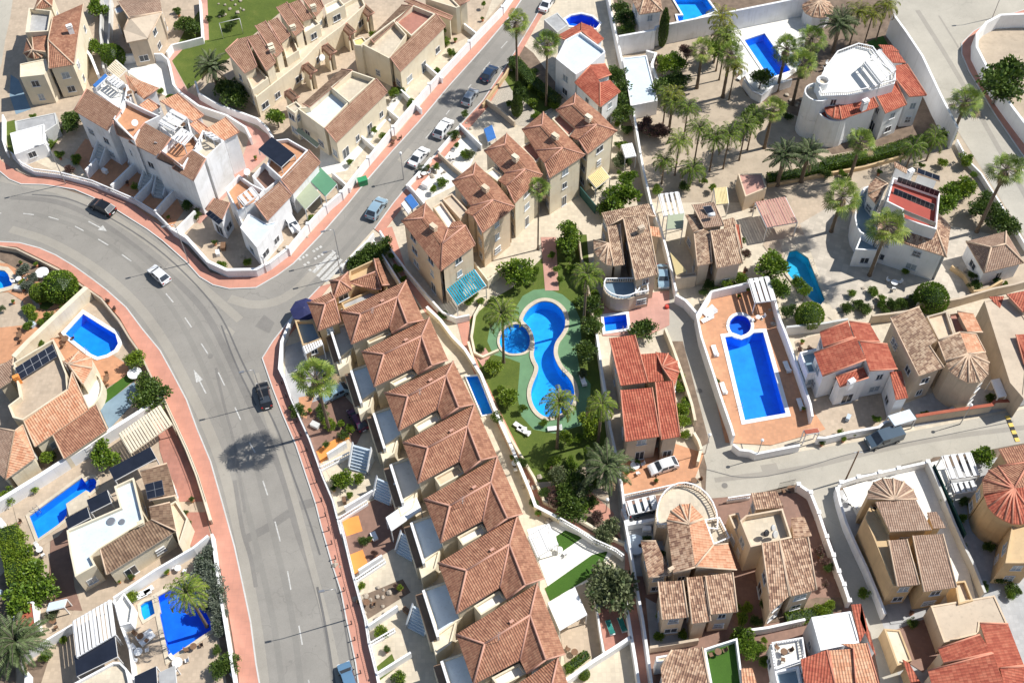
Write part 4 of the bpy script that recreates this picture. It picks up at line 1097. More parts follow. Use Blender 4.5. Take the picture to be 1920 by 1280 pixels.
# zebra and its square studs
tile(480,460)
for a,b in (((430,205),(590,50)),((462,235),(612,75)),((490,262),(640,105)),((520,272),(655,140))): 
    dash([a,b],0.55,'zebra_crossing')
for k in range(7):
    for j in range(3):
        x=322+k*26+j*38; y=112-k*15.5+j*40; 
        if (k+j)%4!=3: dash([(x,y),(x+15,y-10)],0.42,'zebra_crossing')
tile(0,0,1)
sheet('road',[(-30,-30),(28,-30),(20,30),(10,75),(3,120),(-30,220)],'concrete')
sheet('terrace',[(20,140),(35,150),(58,205),(30,215),(18,180)],'bluedeck')
sheet('paving',[(190,-30),(205,-30),(202,90),(190,130),(185,60)],'greytile')
# manhole covers
for k,(t,q) in enumerate([((0,620,4),(1580,192)),((1300,800,4),(235,440)),((1240,480,4),(285,1010)),((1680,780,8),(540,215))][:3]):
    tile(*t); c=P(q); m=MB(); m.tube((c.x,c.y,.0),(c.x,c.y,.052),.38,.38,18); o=m.build('manhole_cover','asphalt_old',None,c); tag(o,['round dark manhole cover on the main road near the arrow','manhole cover in the narrow road at the lane junction','drain cover in the lane beside the red-roofed house'][k],'manhole')
# ---- pavements
tile(0,0,1)
strip('pavement',[(-40,462),(20,463),(32,464),(75,485),(110,502),(130,515),(160,537),(190,557),(225,597),(245,632),(262,657),(282,700),(302,727),(325,790),(350,845),(367,890),(382,937),(390,975),(405,1025),(420,1097),(435,1185),(447,1260),(450,1300)],[(-40,452),(20,455),(37,456),(75,466),(105,479),(140,500),(175,525),(200,544),(237,577),(267,617),(300,657),(322,697),(350,750),(370,805),(395,865),(415,935),(440,1025),(452,1080),(470,1165),(480,1242),(490,1300)],0.13,'pavement_tile')
strip('pavement',[(-40,270),(0,300),(30,322),(62,333),(110,331),(165,340),(200,356),(250,385),(290,415),(325,437),(360,477),(395,512),(430,522),(480,515),(510,505),(545,478),(585,435),(640,375),(700,305),(760,235),(830,150),(900,70),(945,15),(975,-40)],[(-40,290),(0,322),(18,337),(40,346),(82,347),(110,351),(140,356),(175,371),(215,392),(277,431),(305,452),(350,492),(375,520),(400,535),(430,542),(480,540),(520,517),(550,495),(600,443),(655,380),(687,340),(735,285),(785,230),(842,162),(905,92),(960,27),(1005,-40)],0.13,'pavement_tile')
strip('pavement',[(622,532),(575,590),(540,632),(524,650),(530,700),(555,767),(575,810),(600,870),(620,937),(635,995),(660,1075),(690,1200),(705,1255),(714,1300)],[(600,538),(555,585),(512,640),(492,672),(512,730),(530,777),(555,835),(592,945),(602,985),(622,1055),(640,1110),(652,1172),(667,1242),(675,1300)],0.13,'pavement_tile')
strip('pavement',[(1060,-40),(1010,40),(965,120),(915,200),(865,258),(825,305),(790,345),(752,392),(715,440)],[(1045,-40),(1000,40),(955,115),(905,190),(855,244),(815,294),(778,333),(738,381),(702,430)],0.12,'pavement_tile')
# right-hand roads
sheet('road',[(1690,-60),(2050,-60),(2050,20),(1930,25),(1870,38),(1850,45),(1802,82),(1802,100),(1815,135),(1865,215),(1925,305),(2020,470),(1925,455),(1880,380),(1830,300),(1795,245),(1675,28),(1655,-60)],'concrete',z=0.0311)
strip('pavement',[(2050,40),(1925,28),(1870,40),(1835,62),(1822,85),(1828,105),(1860,155),(1900,225),(1960,320)],[(2050,30),(1925,18),(1865,36),(1825,60),(1803,82),(1803,102),(1817,135),(1865,215),(1930,310)],0.13,'pavement_tile')
sheet('sandy_ground',[(1925,30),(1870,42),(1836,64),(1824,86),(1830,105),(1860,150),(1900,220),(1960,315),(2100,300),(2100,20)],'sand',z=0.05)
sheet('road',[(2030,745),(1920,767),(1827,785),(1690,812),(1595,830),(1440,856),(1417,860),(1382,842),(1362,800),(1304,612),(1270,560),(1252,542),(1245,600),(1250,620),(1280,705),(1302,797),(1315,837),(1325,875),(1322,935),(1367,931),(1407,927),(1495,907),(1520,922),(1540,965),(1560,1020),(1575,1070),(1595,1132),(1632,1185),(1647,1260),(1655,1310),(1692,1310),(1680,1245),(1655,1170),(1615,1065),(1580,962),(1572,920),(1578,903),(1612,896),(1675,887),(1737,867),(1750,857),(1821,850),(1900,834),(2030,812)],'concrete',z=0.0311)
tile(0,0,1)
line([(1310,560),(1350,700),(1395,850)],0.12,'tar',z=0.0421,sm=False)
line([(1325,880),(1400,900),(1500,880),(1590,850),(1700,830),(1900,790)],0.10,'tar',z=0.0421)
# gardens and terraces
tile(0,0,1)
G1=dict(kind='stuff')
sheet('grass',[(335,-20),(480,-20),(560,0),(530,20),(470,70),(430,110),(400,130),(352,168),(320,110),(345,60),(388,0)],'grass',**G1)
sheet('path',[(374,-20),(388,-20),(392,75),(355,80),(322,115),(352,172),(470,235),(520,262),(505,268),(440,235),(345,190),(312,120),(315,100),(376,70)],'pinktile')
sheet('path',[(470,250),(520,262),(495,300),(440,350),(395,400),(375,420),(352,405),(405,350),(455,295)],'pinktile')
sheet('paving',[(100,345),(160,260),(300,320),(345,395),(320,430),(175,345)],'terracotta')
sheet('paving',[(740,110),(835,90),(900,60),(930,-20),(960,-20),(660,340),(570,330),(600,290),(720,170)],'creamtile')
sheet('paving',[(800,300),(860,235),(900,270),(870,340),(790,380),(765,350)],'whitetile')
sheet('planting_bed',[(905,200),(960,120),(1010,170),(1060,190),(1000,240),(940,230)],'gravel')
sheet('paving',[(600,270),(650,285),(690,250),(740,180),(790,130),(730,220),(650,320),(600,330)],'whitetile')
sheet('paving',[(60,300),(100,285),(150,310),(175,345),(110,325)],'creamtile')
sheet('paving',[(200,105),(250,100),(310,105),(320,150),(350,200),(290,170),(230,130)],'whitetile')
sheet('grass',[(8,230),(28,225),(35,250),(60,275),(75,240),(100,225),(118,250),(90,290),(40,300),(15,280)],'grass',kind='stuff')
sheet('planting_bed',[(640,500),(700,455),(730,490),(790,580),(770,600),(700,520)],'soil')
sheet('path',[(715,430),(735,425),(760,500),(800,560),(850,600),(900,590),(960,545),(975,560),(905,605),(860,608),(800,590),(740,500)],'pavement_tile')
sheet('grass',[(960,100),(1000,130),(1040,200),(1010,215),(960,170),(940,140)],'grass',**G1)
sheet('planting_bed',[(950,60),(1000,100),(1060,180),(1040,200),(985,120),(945,90)],'soil')
sheet('planting_bed',[(1150,0),(1195,-20),(1190,60),(1165,70)],'soil')
# park round the guitar-shaped pool
sheet('grass',[(880,600),(925,560),(960,540),(1060,440),(1100,440),(1110,560),(1130,760),(1155,960),(1100,950),(1000,905),(960,850),(930,780),(890,670)],'grass',**G1)
sheet('path',[(1014,445),(1042,445),(1048,545),(1022,545)],'pinktile',z=.06)
tile(860,480)
sheet('pool_deck',[(240,500),(380,490),(410,420),(480,300),(560,255),(660,245),(780,290),(860,360),(910,470),(920,620),(880,700),(910,860),(990,960),(985,1100),(950,1260),(820,1300),(720,1330),(560,1300),(470,1200),(440,1050),(455,880),(460,800),(380,770),(260,740),(215,640)],'greendeck')
sheet('path',[(110,730),(200,690),(240,750),(180,830)],'pinktile',z=.09)
tile(0,0,1)
sheet('planting_bed',[(1000,905),(1060,900),(1100,870),(1150,850),(1165,1000),(1150,1010),(1100,985),(1020,935)],'sand')
sheet('path',[(1010,915),(1085,900),(1150,960),(1165,1010),(1120,985),(1060,955)],'pavement_tile')
sheet('path',[(862,590),(880,600),(880,640),(900,690),(935,765),(992,880),(1022,945),(1135,1003),(1180,1025),(1190,1100),(1225,1300),(1205,1300),(1170,1120),(1172,1035),(1130,1012),(1008,950),(975,885),(920,770),(885,690),(866,640),(856,600)],'pavement_tile')
sheet('planting_bed',[(1060,930),(1110,960),(1150,990),(1170,1020),(1120,1005),(1050,960)],'soil')
# town row front gardens (left of roofs)
sheet('paving',[(535,650),(620,620),(640,800),(585,860),(535,740)],'greytile')
sheet('paving',[(555,765),(640,735),(690,790),(655,860),(600,868)],'browntile')
sheet('paving',[(600,860),(650,820),(700,880),(640,935)],'creamtile')
sheet('paving',[(635,970),(735,920),(770,1010),(665,1070)],'browntile')
sheet('paving',[(640,975),(672,966),(680,995),(650,1005)],'orange')
sheet('paving',[(655,1040),(680,1030),(692,1062),(665,1077)],'orange')
sheet('paving',[(593,846),(612,832),(650,811),(656,822),(631,833),(632,850),(602,868)],'orange')
sheet('paving',[(560,745),(590,740),(575,785),(563,780)],'terracotta')
sheet('planting_bed',[(675,1118),(755,1085),(770,1110),(690,1160)],'soil')
sheet('grass',[(705,1250),(735,1225),(745,1250),(712,1275)],'grass',**G1)
# gardens right of the row
tile(960,960)
sheet('paving',[(110,130),(370,50),(780,280),(560,560),(300,640)],'whitetile')
sheet('grass',[(330,180),(400,135),(530,190),(355,310)],'astro',**G1)
sheet('grass',[(245,570),(600,320),(720,290),(660,430),(620,470),(285,665)],'astro',**G1)
sheet('paving',[(360,905),(480,560),(620,500),(680,1050),(410,1190)],'buff')
sheet('paving',[(640,730),(850,620),(900,930),(700,1040)],'terracotta_red')
sheet('paving',[(430,1230),(620,1130),(900,950),(950,1300),(450,1300)],'creamtile')
# left gardens
tile(0,440,6.4)
sheet('paving',[(-100,330),(200,360),(480,520),(460,600),(330,700),(440,900),(700,760),(840,770),(600,1050),(520,1100),(300,950),(280,800),(100,690),(-100,700)],'terracotta')
sheet('planting_bed',[(0,110),(220,130),(640,390),(560,480),(300,470),(0,300)],'soil')
sheet('grass',[(480,740),(720,690),(740,760),(560,910),(480,890)],'grass',**G1)
tile(0,620)
sheet('paving',[(-20,-20),(380,-60),(120,210),(-20,260)],'terracotta')
sheet('paving',[(380,60),(600,20),(950,250),(980,330),(700,480),(640,560),(500,250)],'terracotta')
sheet('grass',[(690,520),(980,310),(1010,370),(760,575)],'astro',**G1)
sheet('pool_deck',[(745,580),(1005,385),(1060,480),(820,740)],'bluedeck',z=0.07)
sheet('paving',[(1180,700),(1290,700),(1450,1050),(1520,1280),(1320,1280),(1200,900)],'terracotta_red')
tile(0,960)
sheet('paving',[(170,1120),(470,930),(560,720),(850,640),(1500,280),(1600,620),(1750,1280),(200,1280)],'buff')
sheet('planting_bed',[(190,1150),(380,1060),(310,1280),(190,1280)],'soil')
sheet('planting_bed',[(1430,300),(1590,180),(1680,640),(1750,1280),(1700,1280),(1600,700)],'soil')
sheet('paving',[(1350,0),(1540,0),(1580,170),(1440,260),(1360,200)],'terracotta_red')
sheet('paving',[(380,220),(500,20),(560,560),(620,740),(360,720)],'browntile')
sheet('paving',[(100,-40),(560,-200),(900,-460),(560,40),(440,180),(190,330)],'buff')
tile(0,0,1)
sheet('planting_bed',[(0,1080),(22,1060),(30,1280),(0,1290)],'soil')
# terrace round the long rectangular pool
tile(1240,480)
sheet('terrace',[(270,460),(370,320),(680,240),(810,170),(880,480),(1150,1180),(1230,1300),(1180,1320),(820,1420),(480,1400),(300,600)],'terracotta',z=0.11)
tile(1440,300)
sheet('terrace',[(250,655),(365,640),(530,1010),(430,1035),(300,740)],'creamtile')
sheet('terrace',[(420,1070),(540,1040),(560,1130),(400,1200),(330,1130)],'creamtile')
tile(0,0,1)
sheet('paving',[(1490,640),(1560,620),(1600,700),(1700,770),(1595,825),(1530,815)],'buff')
sheet('paving',[(1690,760),(1790,720),(1900,740),(1910,765),(1715,800)],'greytile')
sheet('paving',[(1120,560),(1255,545),(1255,610),(1215,630),(1130,630)],'pinktile')
sheet('paving',[(1165,860),(1260,830),(1320,850),(1300,905),(1170,930)],'terracotta')
sheet('planting_bed',[(1250,640),(1275,690),(1310,840),(1330,830),(1280,640)],'soil')
sheet('paving',[(1430,460),(1490,370),(1545,370),(1560,440),(1530,480),(1460,500)],'buff')
sheet('paving',[(1460,450),(1560,430),(1590,560),(1560,600),(1500,560)],'creamtile')
sheet('paving',[(1500,420),(1620,350),(1760,420),(1860,440),(1820,560),(1560,580)],'crazy')
sheet('paving',[(1370,40),(1520,20),(1500,130),(1420,190),(1370,90)],'whitetile')
sheet('grass',[(1625,80),(1655,68),(1665,85),(1640,92)],'astro',**G1)
sheet('paving',[(1580,915),(1700,880),(1770,860),(1830,1130),(1700,1160)],'whitetile')
sheet('paving',[(1620,1000),(1700,960),(1830,1150),(1670,1170),(1640,1100)],'greytile')
sheet('paving',[(1680,1180),(1760,1150),(1770,1220),(1730,1260),(1700,1240)],'browntile')
sheet('lawn_bed',[(1440,1150),(1530,1120),(1580,1120),(1580,1145),(1400,1175)],'soil')
sheet('paving',[(1175,970),(1245,960),(1260,1080),(1190,1080)],'greytile')
sheet('paving',[(1210,1120),(1300,1170),(1300,1210),(1220,1220)],'greytile')
# ================================================================ HOUSES
HZ={}
def H_(*a,**k): return House(*a,**k)
# ---- curved terrace of hip-roofed town houses along the main road
def town(k,LT,P1,LB,n1,Wb,S,RB,RT,P2,white,label,notch=True,front=True,zr=7.5,ze=6.0):
    h=House(label,LT,'cream','roof_salmon','ridge_salmon','town house','town houses in the long curved terrace','town_house',trim='cream',win=.7)
    h.o['idx']=k
    h.free([(*LT,ze),(*P1,zr),(*LB,ze),(*n1,ze),(*Wb,ze-.1),(*S,zr-.2),(*RB,ze),(*RT,ze),(*P2,zr)],[(0,1,8,7),(0,2,1),(1,2,3,8),(8,3,4,5),(8,5,6,7)],over=.35)
    s=math.dist(LT,LB)/330; A=lambda dx,dy: (LT[0]+dx*s,LT[1]+dy*s)
    m=lambda p,q,t: (p[0]+(q[0]-p[0])*t,p[1]+(q[1]-p[1])*t)
    if notch:
        h.lastroof=None
        a=m(LB,n1,.38); b=m(LB,n1,.97); c=(b[0]+(Wb[0]-n1[0])*1.2,b[1]+(Wb[1]-n1[1])*.9)
        a=(a[0]+4,a[1]+18); b=(b[0]+4,b[1]+18)
        h.flat(4.6,.45,[a,b,c],'whitetile' if white else 'peach',win=0)
    h.flat(3.0,.25,[A(-88,160),A(55,110),A(150,330),A(0,440)],'membrane' if white else 'lightgrey',win=.5)
    # thick white party parapet along the front terrace
    p=MB(); a,b=P(A(-90,165),4.1),P(A(0,450),4.1); ribbon(p,[a,b],.3,2.9,4.1); p.build('parapet','white',h.o)
    p=MB(); a,b=P(A(-118,185),3.3),P(A(-28,470),3.3); ribbon(p,[a,b],.95,0,3.0); p.build('wall',['cream'],h.o); p=MB(); ribbon(p,[a,b],.85,2.99,3.14); p.build('tiled_ledge','roof_dark',h.o)
    if front:
        h.flat(2.9,.2,[A(-45,452),A(118,345),A(80,490),A(-15,560)],'cream',win=0)
    q=m(P1,P2,.62); h.lastroof=[c for c in h.o.children if c.name.startswith('roof')][0]; h.chimney((q[0]-8,q[1]-30*s),zr-.5,.5,.45,'ridge_salmon',rot=.6)
    if k%2: h.ant(m(P1,P2,.3),zr-.1)
    h.end(); anchor((px(P1)),f'the {label.split(" hip-roofed")[0].split(" from")[0]}' if 0 else f'terrace roof {k}'); ANCH.pop(); HZ['t%d'%k]=h
tile(480,460)
town(1,(630,495),(785,515),(715,740),(1000,612),(1020,665),(1135,585),(1260,560),(1125,265),(1060,388),False,'salmon hip-roofed town house at the street end of the terrace, ochre patio wall',True)
town(2,(790,795),(960,815),(885,1060),(1175,915),(1215,970),(1320,900),(1440,858),(1300,540),(1240,680),True,'salmon hip-roofed town house second from the street end of the terrace')
tile(480,700)
town(3,(965,145),(1140,170),(1070,430),(1360,265),(1395,345),(1520,255),(1640,230),(1480,-92),(1425,15),True,'salmon hip-roofed town house in the terrace, beside the narrow strip pool')
town(4,(1100,515),(1290,555),(1215,825),(1525,655),(1565,750),(1685,650),(1810,620),(1640,230),(1585,395),False,'salmon hip-roofed town house with shaded ochre terrace, fourth from the street end')
town(5,(1260,940),(1455,990),(1385,1270),(1700,1100),(1740,1190),(1885,1085),(2000,1050),(1810,622),(1760,815),True,'salmon hip-roofed town house behind the garden with orange paving patches')
tile(560,960)
town(6,(1045,380),(1260,435),(1185,760),(1510,560),(1560,655),(1700,545),(1840,495),(1640,20),(1580,240),True,'salmon hip-roofed town house level with the white slatted rear pergola')
town(7,(1180,915),(1395,985),(1310,1290),(1660,1105),(1710,1210),(1855,1105),(2000,1060),(1790,530),(1735,770),True,'salmon hip-roofed town house with a thin aerial, next to the white rear canopy')
town(8,(1325,1490),(1545,1560),(1470,1880),(1820,1680),(1870,1790),(2010,1690),(2160,1650),(1945,1085),(1890,1330),True,'salmon hip-roofed town house cut off by the bottom picture edge')
# end house of the terrace at the zebra crossing
tile(480,460)
h=H_('small salmon-roofed end house with walled roof patio beside the zebra crossing',(520,640),'ochre','roof_salmon',cat='town house',name='town_house')
h.free([(385,430,5.6),(520,440,6.9),(465,640,5.6),(635,575,5.6),(590,400,6.9),(560,350,5.6)],[(0,1,4,5),(0,2,1),(1,2,3,4)],over=.3)
h.free([(553,268,5.2),(640,268,6.4),(690,195,5.2)],[(0,1,2)],over=.1) if 0 else None
h.hip(5.4,1.0,(553,268),(690,200),(720,330))
h.shed(5.2,1.0,(935,110),(890,100),(1000,290)) if 0 else h.free([(885,100,5.2),(920,95,5.2),(1000,295,5.2),(945,300,6.2),(905,190,6.2)],[(0,1,2,3,4)])
h.flat(4.2,.9,[(700,190),(885,105),(920,220),(690,330)],'ochre',win=0)
h.free([(690,280,5.3),(900,195,6.0),(940,330,5.3),(870,330,5.0),(800,310,5.0)],[(0,1,2,3,4)])
h.flat(3.6,.3,[(640,430),(870,330),(930,370),(660,480)],'greytile',win=0)
h.flat(3.0,.6,[(290,560),(430,560),(490,700),(350,750)],'bluedeck'); h.end()
# ---- four stepped gabled houses above the guitar pool
def step(label,A,pts,z,zr,**k):
    pass
tile(740,250)
def saltbox(label,T,L,Lb,Bm,Rr,C1,C2,z,zr,mats='cream',chim=None,tw=None,trim='cream',roof='roof_salmon'):
    """roof with main ridge T-C1 and a front hip: T top corner, L left corner, Lb front-left eave corner, Bm ..."""
tile(740,250)
Gp='stepped town houses above the pool garden'
# lowest (nearest) house with teal pergola
h=H_('stepped town house with teal glass pergola, nearest the guitar-shaped pool',(350,1040),'peach','roof_salmon',cat='town house',group=Gp,name='town_house',win=.8)
h.free([(50,655,8.3),(230,520,8.3),(215,635,9.4),(360,825,9.4),(345,1030,8.2)],[(0,4,3,2),(0,2,1)],over=.3)
h.free([(230,520,8.3),(400,715,8.2),(360,825,9.4),(215,635,9.4)],[(0,3,2,1)],cap=False)
h.free([(360,825,9.4),(345,1030,8.2),(605,835,8.2),(530,690,9.0),(400,715,8.6)],[(0,1,2,3),(0,3,4)])
h.free([(400,715,8.6),(530,690,9.0),(495,655,8.3),(430,665,8.3)],[(0,1,2,3)],cap=False)
h.flat(7.2,.35,[(285,550),(350,510),(465,670),(400,720)],'whitetile',win=0); h.chimney((290,690),8.9,1.3,.9,rot=-.8); h.end()
h=H_('stepped town house with a cream roof terrace, second above the guitar-shaped pool',(660,740),'peach','roof_salmon',cat='town house',group=Gp,name='town_house',win=.8)
h.free([(430,360,8.3),(605,220,8.3),(590,310,9.4),(740,500,9.4),(590,620,8.3),(525,590,8.3),(575,545,8.3)],[(0,6,3,2),(0,2,1),(6,5,4,3)],over=.3)
h.free([(605,220,8.3),(770,380,8.2),(900,545,8.2),(740,500,9.4),(590,310,9.4)],[(0,4,3,1),(3,2,1)],cap=False)
h.free([(740,500,9.4),(590,620,8.6),(660,745,8.1),(900,550,8.1)],[(0,1,2,3)])
h.flat(7.4,.3,[(355,490),(430,450),(550,580),(490,640)],'beige',win=0); h.chimney((680,400),8.9,1.3,.9,rot=-.8); h.end()
h=H_('stepped town house with a small white roof patio, behind the slim palm',(900,520),'cream','roof_salmon',cat='town house',group=Gp,name='town_house',win=.8)
h.free([(670,130,8.3),(840,0,8.3),(825,85,9.4),(980,270,9.4),(840,395,8.4),(775,350,8.3),(830,300,8.3)],[(0,6,3,2),(0,2,1),(6,5,4,3)],over=.3)
h.free([(840,0,8.3),(1040,190,8.2),(1110,310,8.2),(980,270,9.4),(825,85,9.4)],[(0,4,3,1),(3,2,1)],cap=False)
h.free([(980,270,9.4),(840,395,8.6),(900,525,8.1),(1110,310,8.1)],[(0,1,2,3)])
h.flat(7.4,.3,[(680,290),(740,250),(815,310),(770,360)],'whitetile',win=0); h.chimney((905,170),8.9,1.3,.9,rot=-.8); h.end()
tile(960,0)
h=H_('stepped town house with a red roof patio, left of the last one in its row',(260,1260),'cream','roof_salmon',cat='town house',group=Gp,name='town_house',win=.8)
h.free([(75,970,8.6),(235,840,8.6),(225,940,9.8),(380,1110,9.8),(245,1225,8.6),(200,1170,8.6),(180,1130,8.6)],[(0,6,3,2),(0,2,1),(6,5,4,3)],over=.3)
h.free([(235,840,8.6),(430,1030,8.5),(545,1155,8.5),(380,1110,9.8),(225,940,9.8)],[(0,4,3,1),(3,2,1)],cap=False)
h.free([(380,1110,9.8),(245,1225,8.8),(280,1335,8.4),(550,1160,8.4)],[(0,1,2,3)])
h.flat(7.6,.3,[(65,1100),(150,1050),(240,1150),(180,1220)],'terracotta_red',win=0); h.chimney((325,1010),9.2,1.3,.9,rot=-.8); h.end()
h=H_('last and highest stepped town house, yellow side wall beside the palm grove lane',(570,1150),'cream','roof_salmon',cat='town house',group=Gp,name='town_house',win=.8)
h.free([(330,825,8.8),(475,700,8.8),(465,780,10),(635,935,10),(500,1050,8.8),(435,1020,8.8),(480,960,8.8)],[(0,6,3,2),(0,2,1),(6,5,4,3)],over=.3)
h.free([(475,700,8.8),(660,850,8.7),(790,985,8.7),(635,935,10),(465,780,10)],[(0,4,3,1),(3,2,1)],cap=False)
h.free([(635,935,10),(500,1050,9),(565,1155,8.6),(790,980,8.6)],[(0,1,2,3)])
h.flat(7.8,.3,[(300,890),(370,840),(480,960),(430,1030)],'terracotta_red',win=0); h.chimney((575,870),9.4,1.3,.9,rot=-.8); h.end()
# white house with red roofs at the top
h=H_('white flat-topped house with red tile wings near the half-round pool',(400,680),'whitewall','roof_red','ridge_red','villa',name='villa',win=.7)
h.flat(6.2,.5,[(330,440),(400,300),(510,240),(690,370),(700,390),(570,500),(480,560)],'membrane')
h.free([(325,275,5.8),(520,170,5.8),(520,235,6.8),(400,300,6.2)],[(0,3,2,1)])
h.free([(520,170,5.8),(600,200,5.8),(690,290,5.8),(640,330,6.0),(520,235,6.8)],[(0,4,3,2,1)])
h.free([(470,620,6.0),(590,490,6.8),(660,620,7.0),(660,800,6.0)],[(0,3,2,1)])
h.free([(590,490,6.8),(700,480,6.0),(745,560,6.0),(640,600,6.6)],[(0,3,2,1)])
h.free([(660,620,7.0),(735,600,6.2),(815,685,6.0),(665,800,6.0)],[(0,3,2,1)],cap=False); h.end()
h=H_('flat pale garage roof under the long white wall of the palm grove',(900,770),'whitewall','roof_red',cat='garage',name='garage',win=0)
h.flat(2.8,.15,[(830,435),(1010,415),(1095,755),(890,795)],'membrane'); h.end()
h=H_('mottled tile roof house cut by the top edge beside a tall cypress',(960,240),'whitewall','roof_tan','ridge_tan','house',win=.8)
h.free([(890,-20,5.6),(955,110,5.6),(1130,85,5.6),(1110,-40,5.6),(1000,-45,6.6)],[(0,1,4),(1,2,4),(2,3,4)]); h.end()
h=H_('grey lean-to roof shelter beside the half-round pool',(240,160),'lightgrey','roof_taupe',cat='shed',name='shed',win=0)
h.flat(2.6,.08,[(240,150),(340,95),(425,185),(340,245)],'greytile'); h.end()
# big villa in the palm grove
tile(1440,0)
h=H_('large white villa with round towers, red tile roofs and cream roof terrace',(380,1050),'white','roof_red','ridge_red','villa',name='villa',win=.8)
h.flat(8.2,.8,[(430,500),(520,380),(680,320),(790,345),(860,440),(960,520),(960,600),(760,660),(620,690),(400,700),(370,620)],'whitetile',bal=1)
h.free([(420,800,6.2),(440,770,6.2),(520,700,6.9),(770,690,6.9),(830,800,6.2),(550,895,6.0),(490,885,6.0),(440,850,6.1)],[(0,7,1),(1,7,6,2),(2,6,5),(2,5,4,3)])
h.free([(790,660,6.9),(960,610,6.9),(1040,785,6.0),(880,850,6.0)],[(0,3,2,1)])
h.free([(960,490,7.4),(1040,480,7.4),(1190,715,6.6),(1060,725,6.6),(960,590,7.4)],[(0,4,3,2,1)])
h.free([(850,380,7.0),(980,395,7.0),(1035,470,7.0),(940,470,7.0)],[(0,3,2,1)])
h.free([(830,335,6.6),(930,340,6.6),(985,385,6.6),(880,390,6.6)],[(0,3,2,1)])
c=P((520,960)); 
def drumwall(h,q,z,r,z0=0,n=18,para=.6,floor='creamtile'):
    A=P(q,z+para); h.flatw(z,para,[(A.x+math.cos(2*PI*i/n)*r,A.y+math.sin(2*PI*i/n)*r) for i in range(n)],floor)
drumwall(h,(375,690),7.2,2.0); drumwall(h,(500,820),5.2,2.6,para=.3,floor='roof_red'); drumwall(h,(415,600),8.8,1.0)
h.chimney((735,750),6.8,1.3,.9); h.end()
tile(1440,0)
canopy('white beam pergola on the roof terrace of the round-tower villa',[(720,470),(840,370),(960,520)],10.2,'frame_white',slats=3,z0=8.2)
h=H_('round mottled thatch-like tile kiosk at the top between palms',(370,110),'whitewall','roof_tan','ridge_tan','kiosk',name='kiosk',win=0); h.cone(2.6,1.3,(385,10),2.6,n=12); h.end()
# villa with terracotta terrace and solar tubes
tile(1440,300)
h=H_('white villa with mottled tile roofs and racks of solar tubes on a red roof terrace',(650,640),'white','roof_tan','ridge_tan','villa',name='villa',win=.7)
h.flat(7.6,.9,[(900,270),(940,130),(1290,250),(1265,520),(1010,440),(1010,370),(890,310)],'redfloor')
h.free([(1010,380,6.3),(1020,445,6.9),(1265,525,6.9),(1335,725,5.8),(960,605,5.8),(820,560,5.8),(830,430,6.3)],[(0,6,5,4,1),(1,4,3,2)],over=.25,roof='roof_tan')
h.free([(1265,390,6.4),(1370,500,5.8),(1340,730,5.8),(1265,520,6.9)],[(0,3,2,1)])
h.free([(755,190,6.3),(810,130,6.3),(900,180,7.2),(810,330,6.3),(750,260,6.3)],[(0,4,2,1),(4,3,2)],over=.1)
h.free([(945,10,7.5),(1090,90,7.5),(1085,125,7.3),(950,50,7.5)],[(0,3,2,1)],cap=False)
h.free([(1120,60,7.8),(1290,120,7.8),(1290,160,7.4),(1115,100,7.4)],[(0,3,2,1)],cap=False)
h.flat(3.4,.9,[(760,190),(725,205),(695,240),(672,290),(657,360),(650,430),(662,490),(690,540),(800,600),(830,520),(800,320)],'bluedeck',win=0)
h.flat(3.0,.8,[(700,560),(830,600),(850,680),(655,670)],'bluedeck'); h.chimney((1075,75),7.3,1.2,.8)
for a,b,c in (((965,165),(1275,275),(1290,235)),((940,255),(1240,380),(1250,335)),((1010,400),(1255,500),(1262,470))): h.solar(8.9,.9,a,b,c,9,1)
h.solar(8.2,.2,(1120,95),(1285,155),(1290,120),3,1); h.end()
h=H_('small white pavilion with mottled hip roof right of the solar tube villa',(1480,640),'whitewall','roof_taupe','ridge_tan','pavilion',name='pavilion',win=.6)
h.free([(1485,610,3.4),(1785,535,3.4),(1920,770,3.4),(1620,845,3.4),(1675,655,5.2),(1780,630,5.2)],[(0,3,4),(3,2,5,4),(2,1,5),(0,4,5,1)],ridge='ridge_tan'); h.end()
h=H_('peach box shed with flat tiled roof between palms above the pergola',(1330,300),'peach','roof_taupe','ridge_tan','shed',name='shed',win=0)
tile(1080,320); h.flat(3.0,.08,[(1215,25),(1395,20),(1430,130),(1270,195)],'pinktile'); h.end()
# ---- right centre houses
tile(1080,320)
h=H_('tan-tiled house with a round corner bay and white curved balcony',(200,560),'beige','roof_mottled','ridge_tan',win=.7)
h.free([(190,315,5.4),(545,245,5.4),(600,345,5.6),(530,335,6.0),(355,355,6.0),(235,420,5.5)],[(0,5,4,3,2,1)],over=.2)
h.shed(5.6,.9,(445,822),(615,778),(540,335)) if 0 else h.free([(355,360,6.6),(535,335,6.6),(615,775,5.6),(445,822,5.6)],[(0,3,2,1)])
h.free([(235,420,5.5),(330,400,5.7),(360,705,5.0),(280,715,5.0)],[(0,3,2,1)])
h.free([(245,545,5.7),(130,520,4.9),(135,600,4.9),(170,660,4.9),(225,705,4.9),(285,715,4.9)],[(0,1,2),(0,2,3),(0,3,4),(0,4,5)],over=.15)
h.free([(550,415,4.0),(620,425,4.0),(640,500,4.0),(560,485,4.0)],[(0,3,2,1)],roof='roof_orange')
A=P((350,870),3.6); h.flatw(2.8,.85,[(A.x+math.cos(R(a))*2.6,A.y+math.sin(R(a))*2.2+.5) for a in range(150,391,20)],'bluedeck',bal=1)
h.flat(2.8,.8,[(440,850),(540,830),(550,900),(445,920)],'greytile',bal=1); h.chimney((490,420),6.4,1.1,.8); h.end()
h=H_('tan-tiled house with a water heater on its roof, beside the green-floored pergola',(880,700),'beige','roof_mottled','ridge_tan',win=.7)
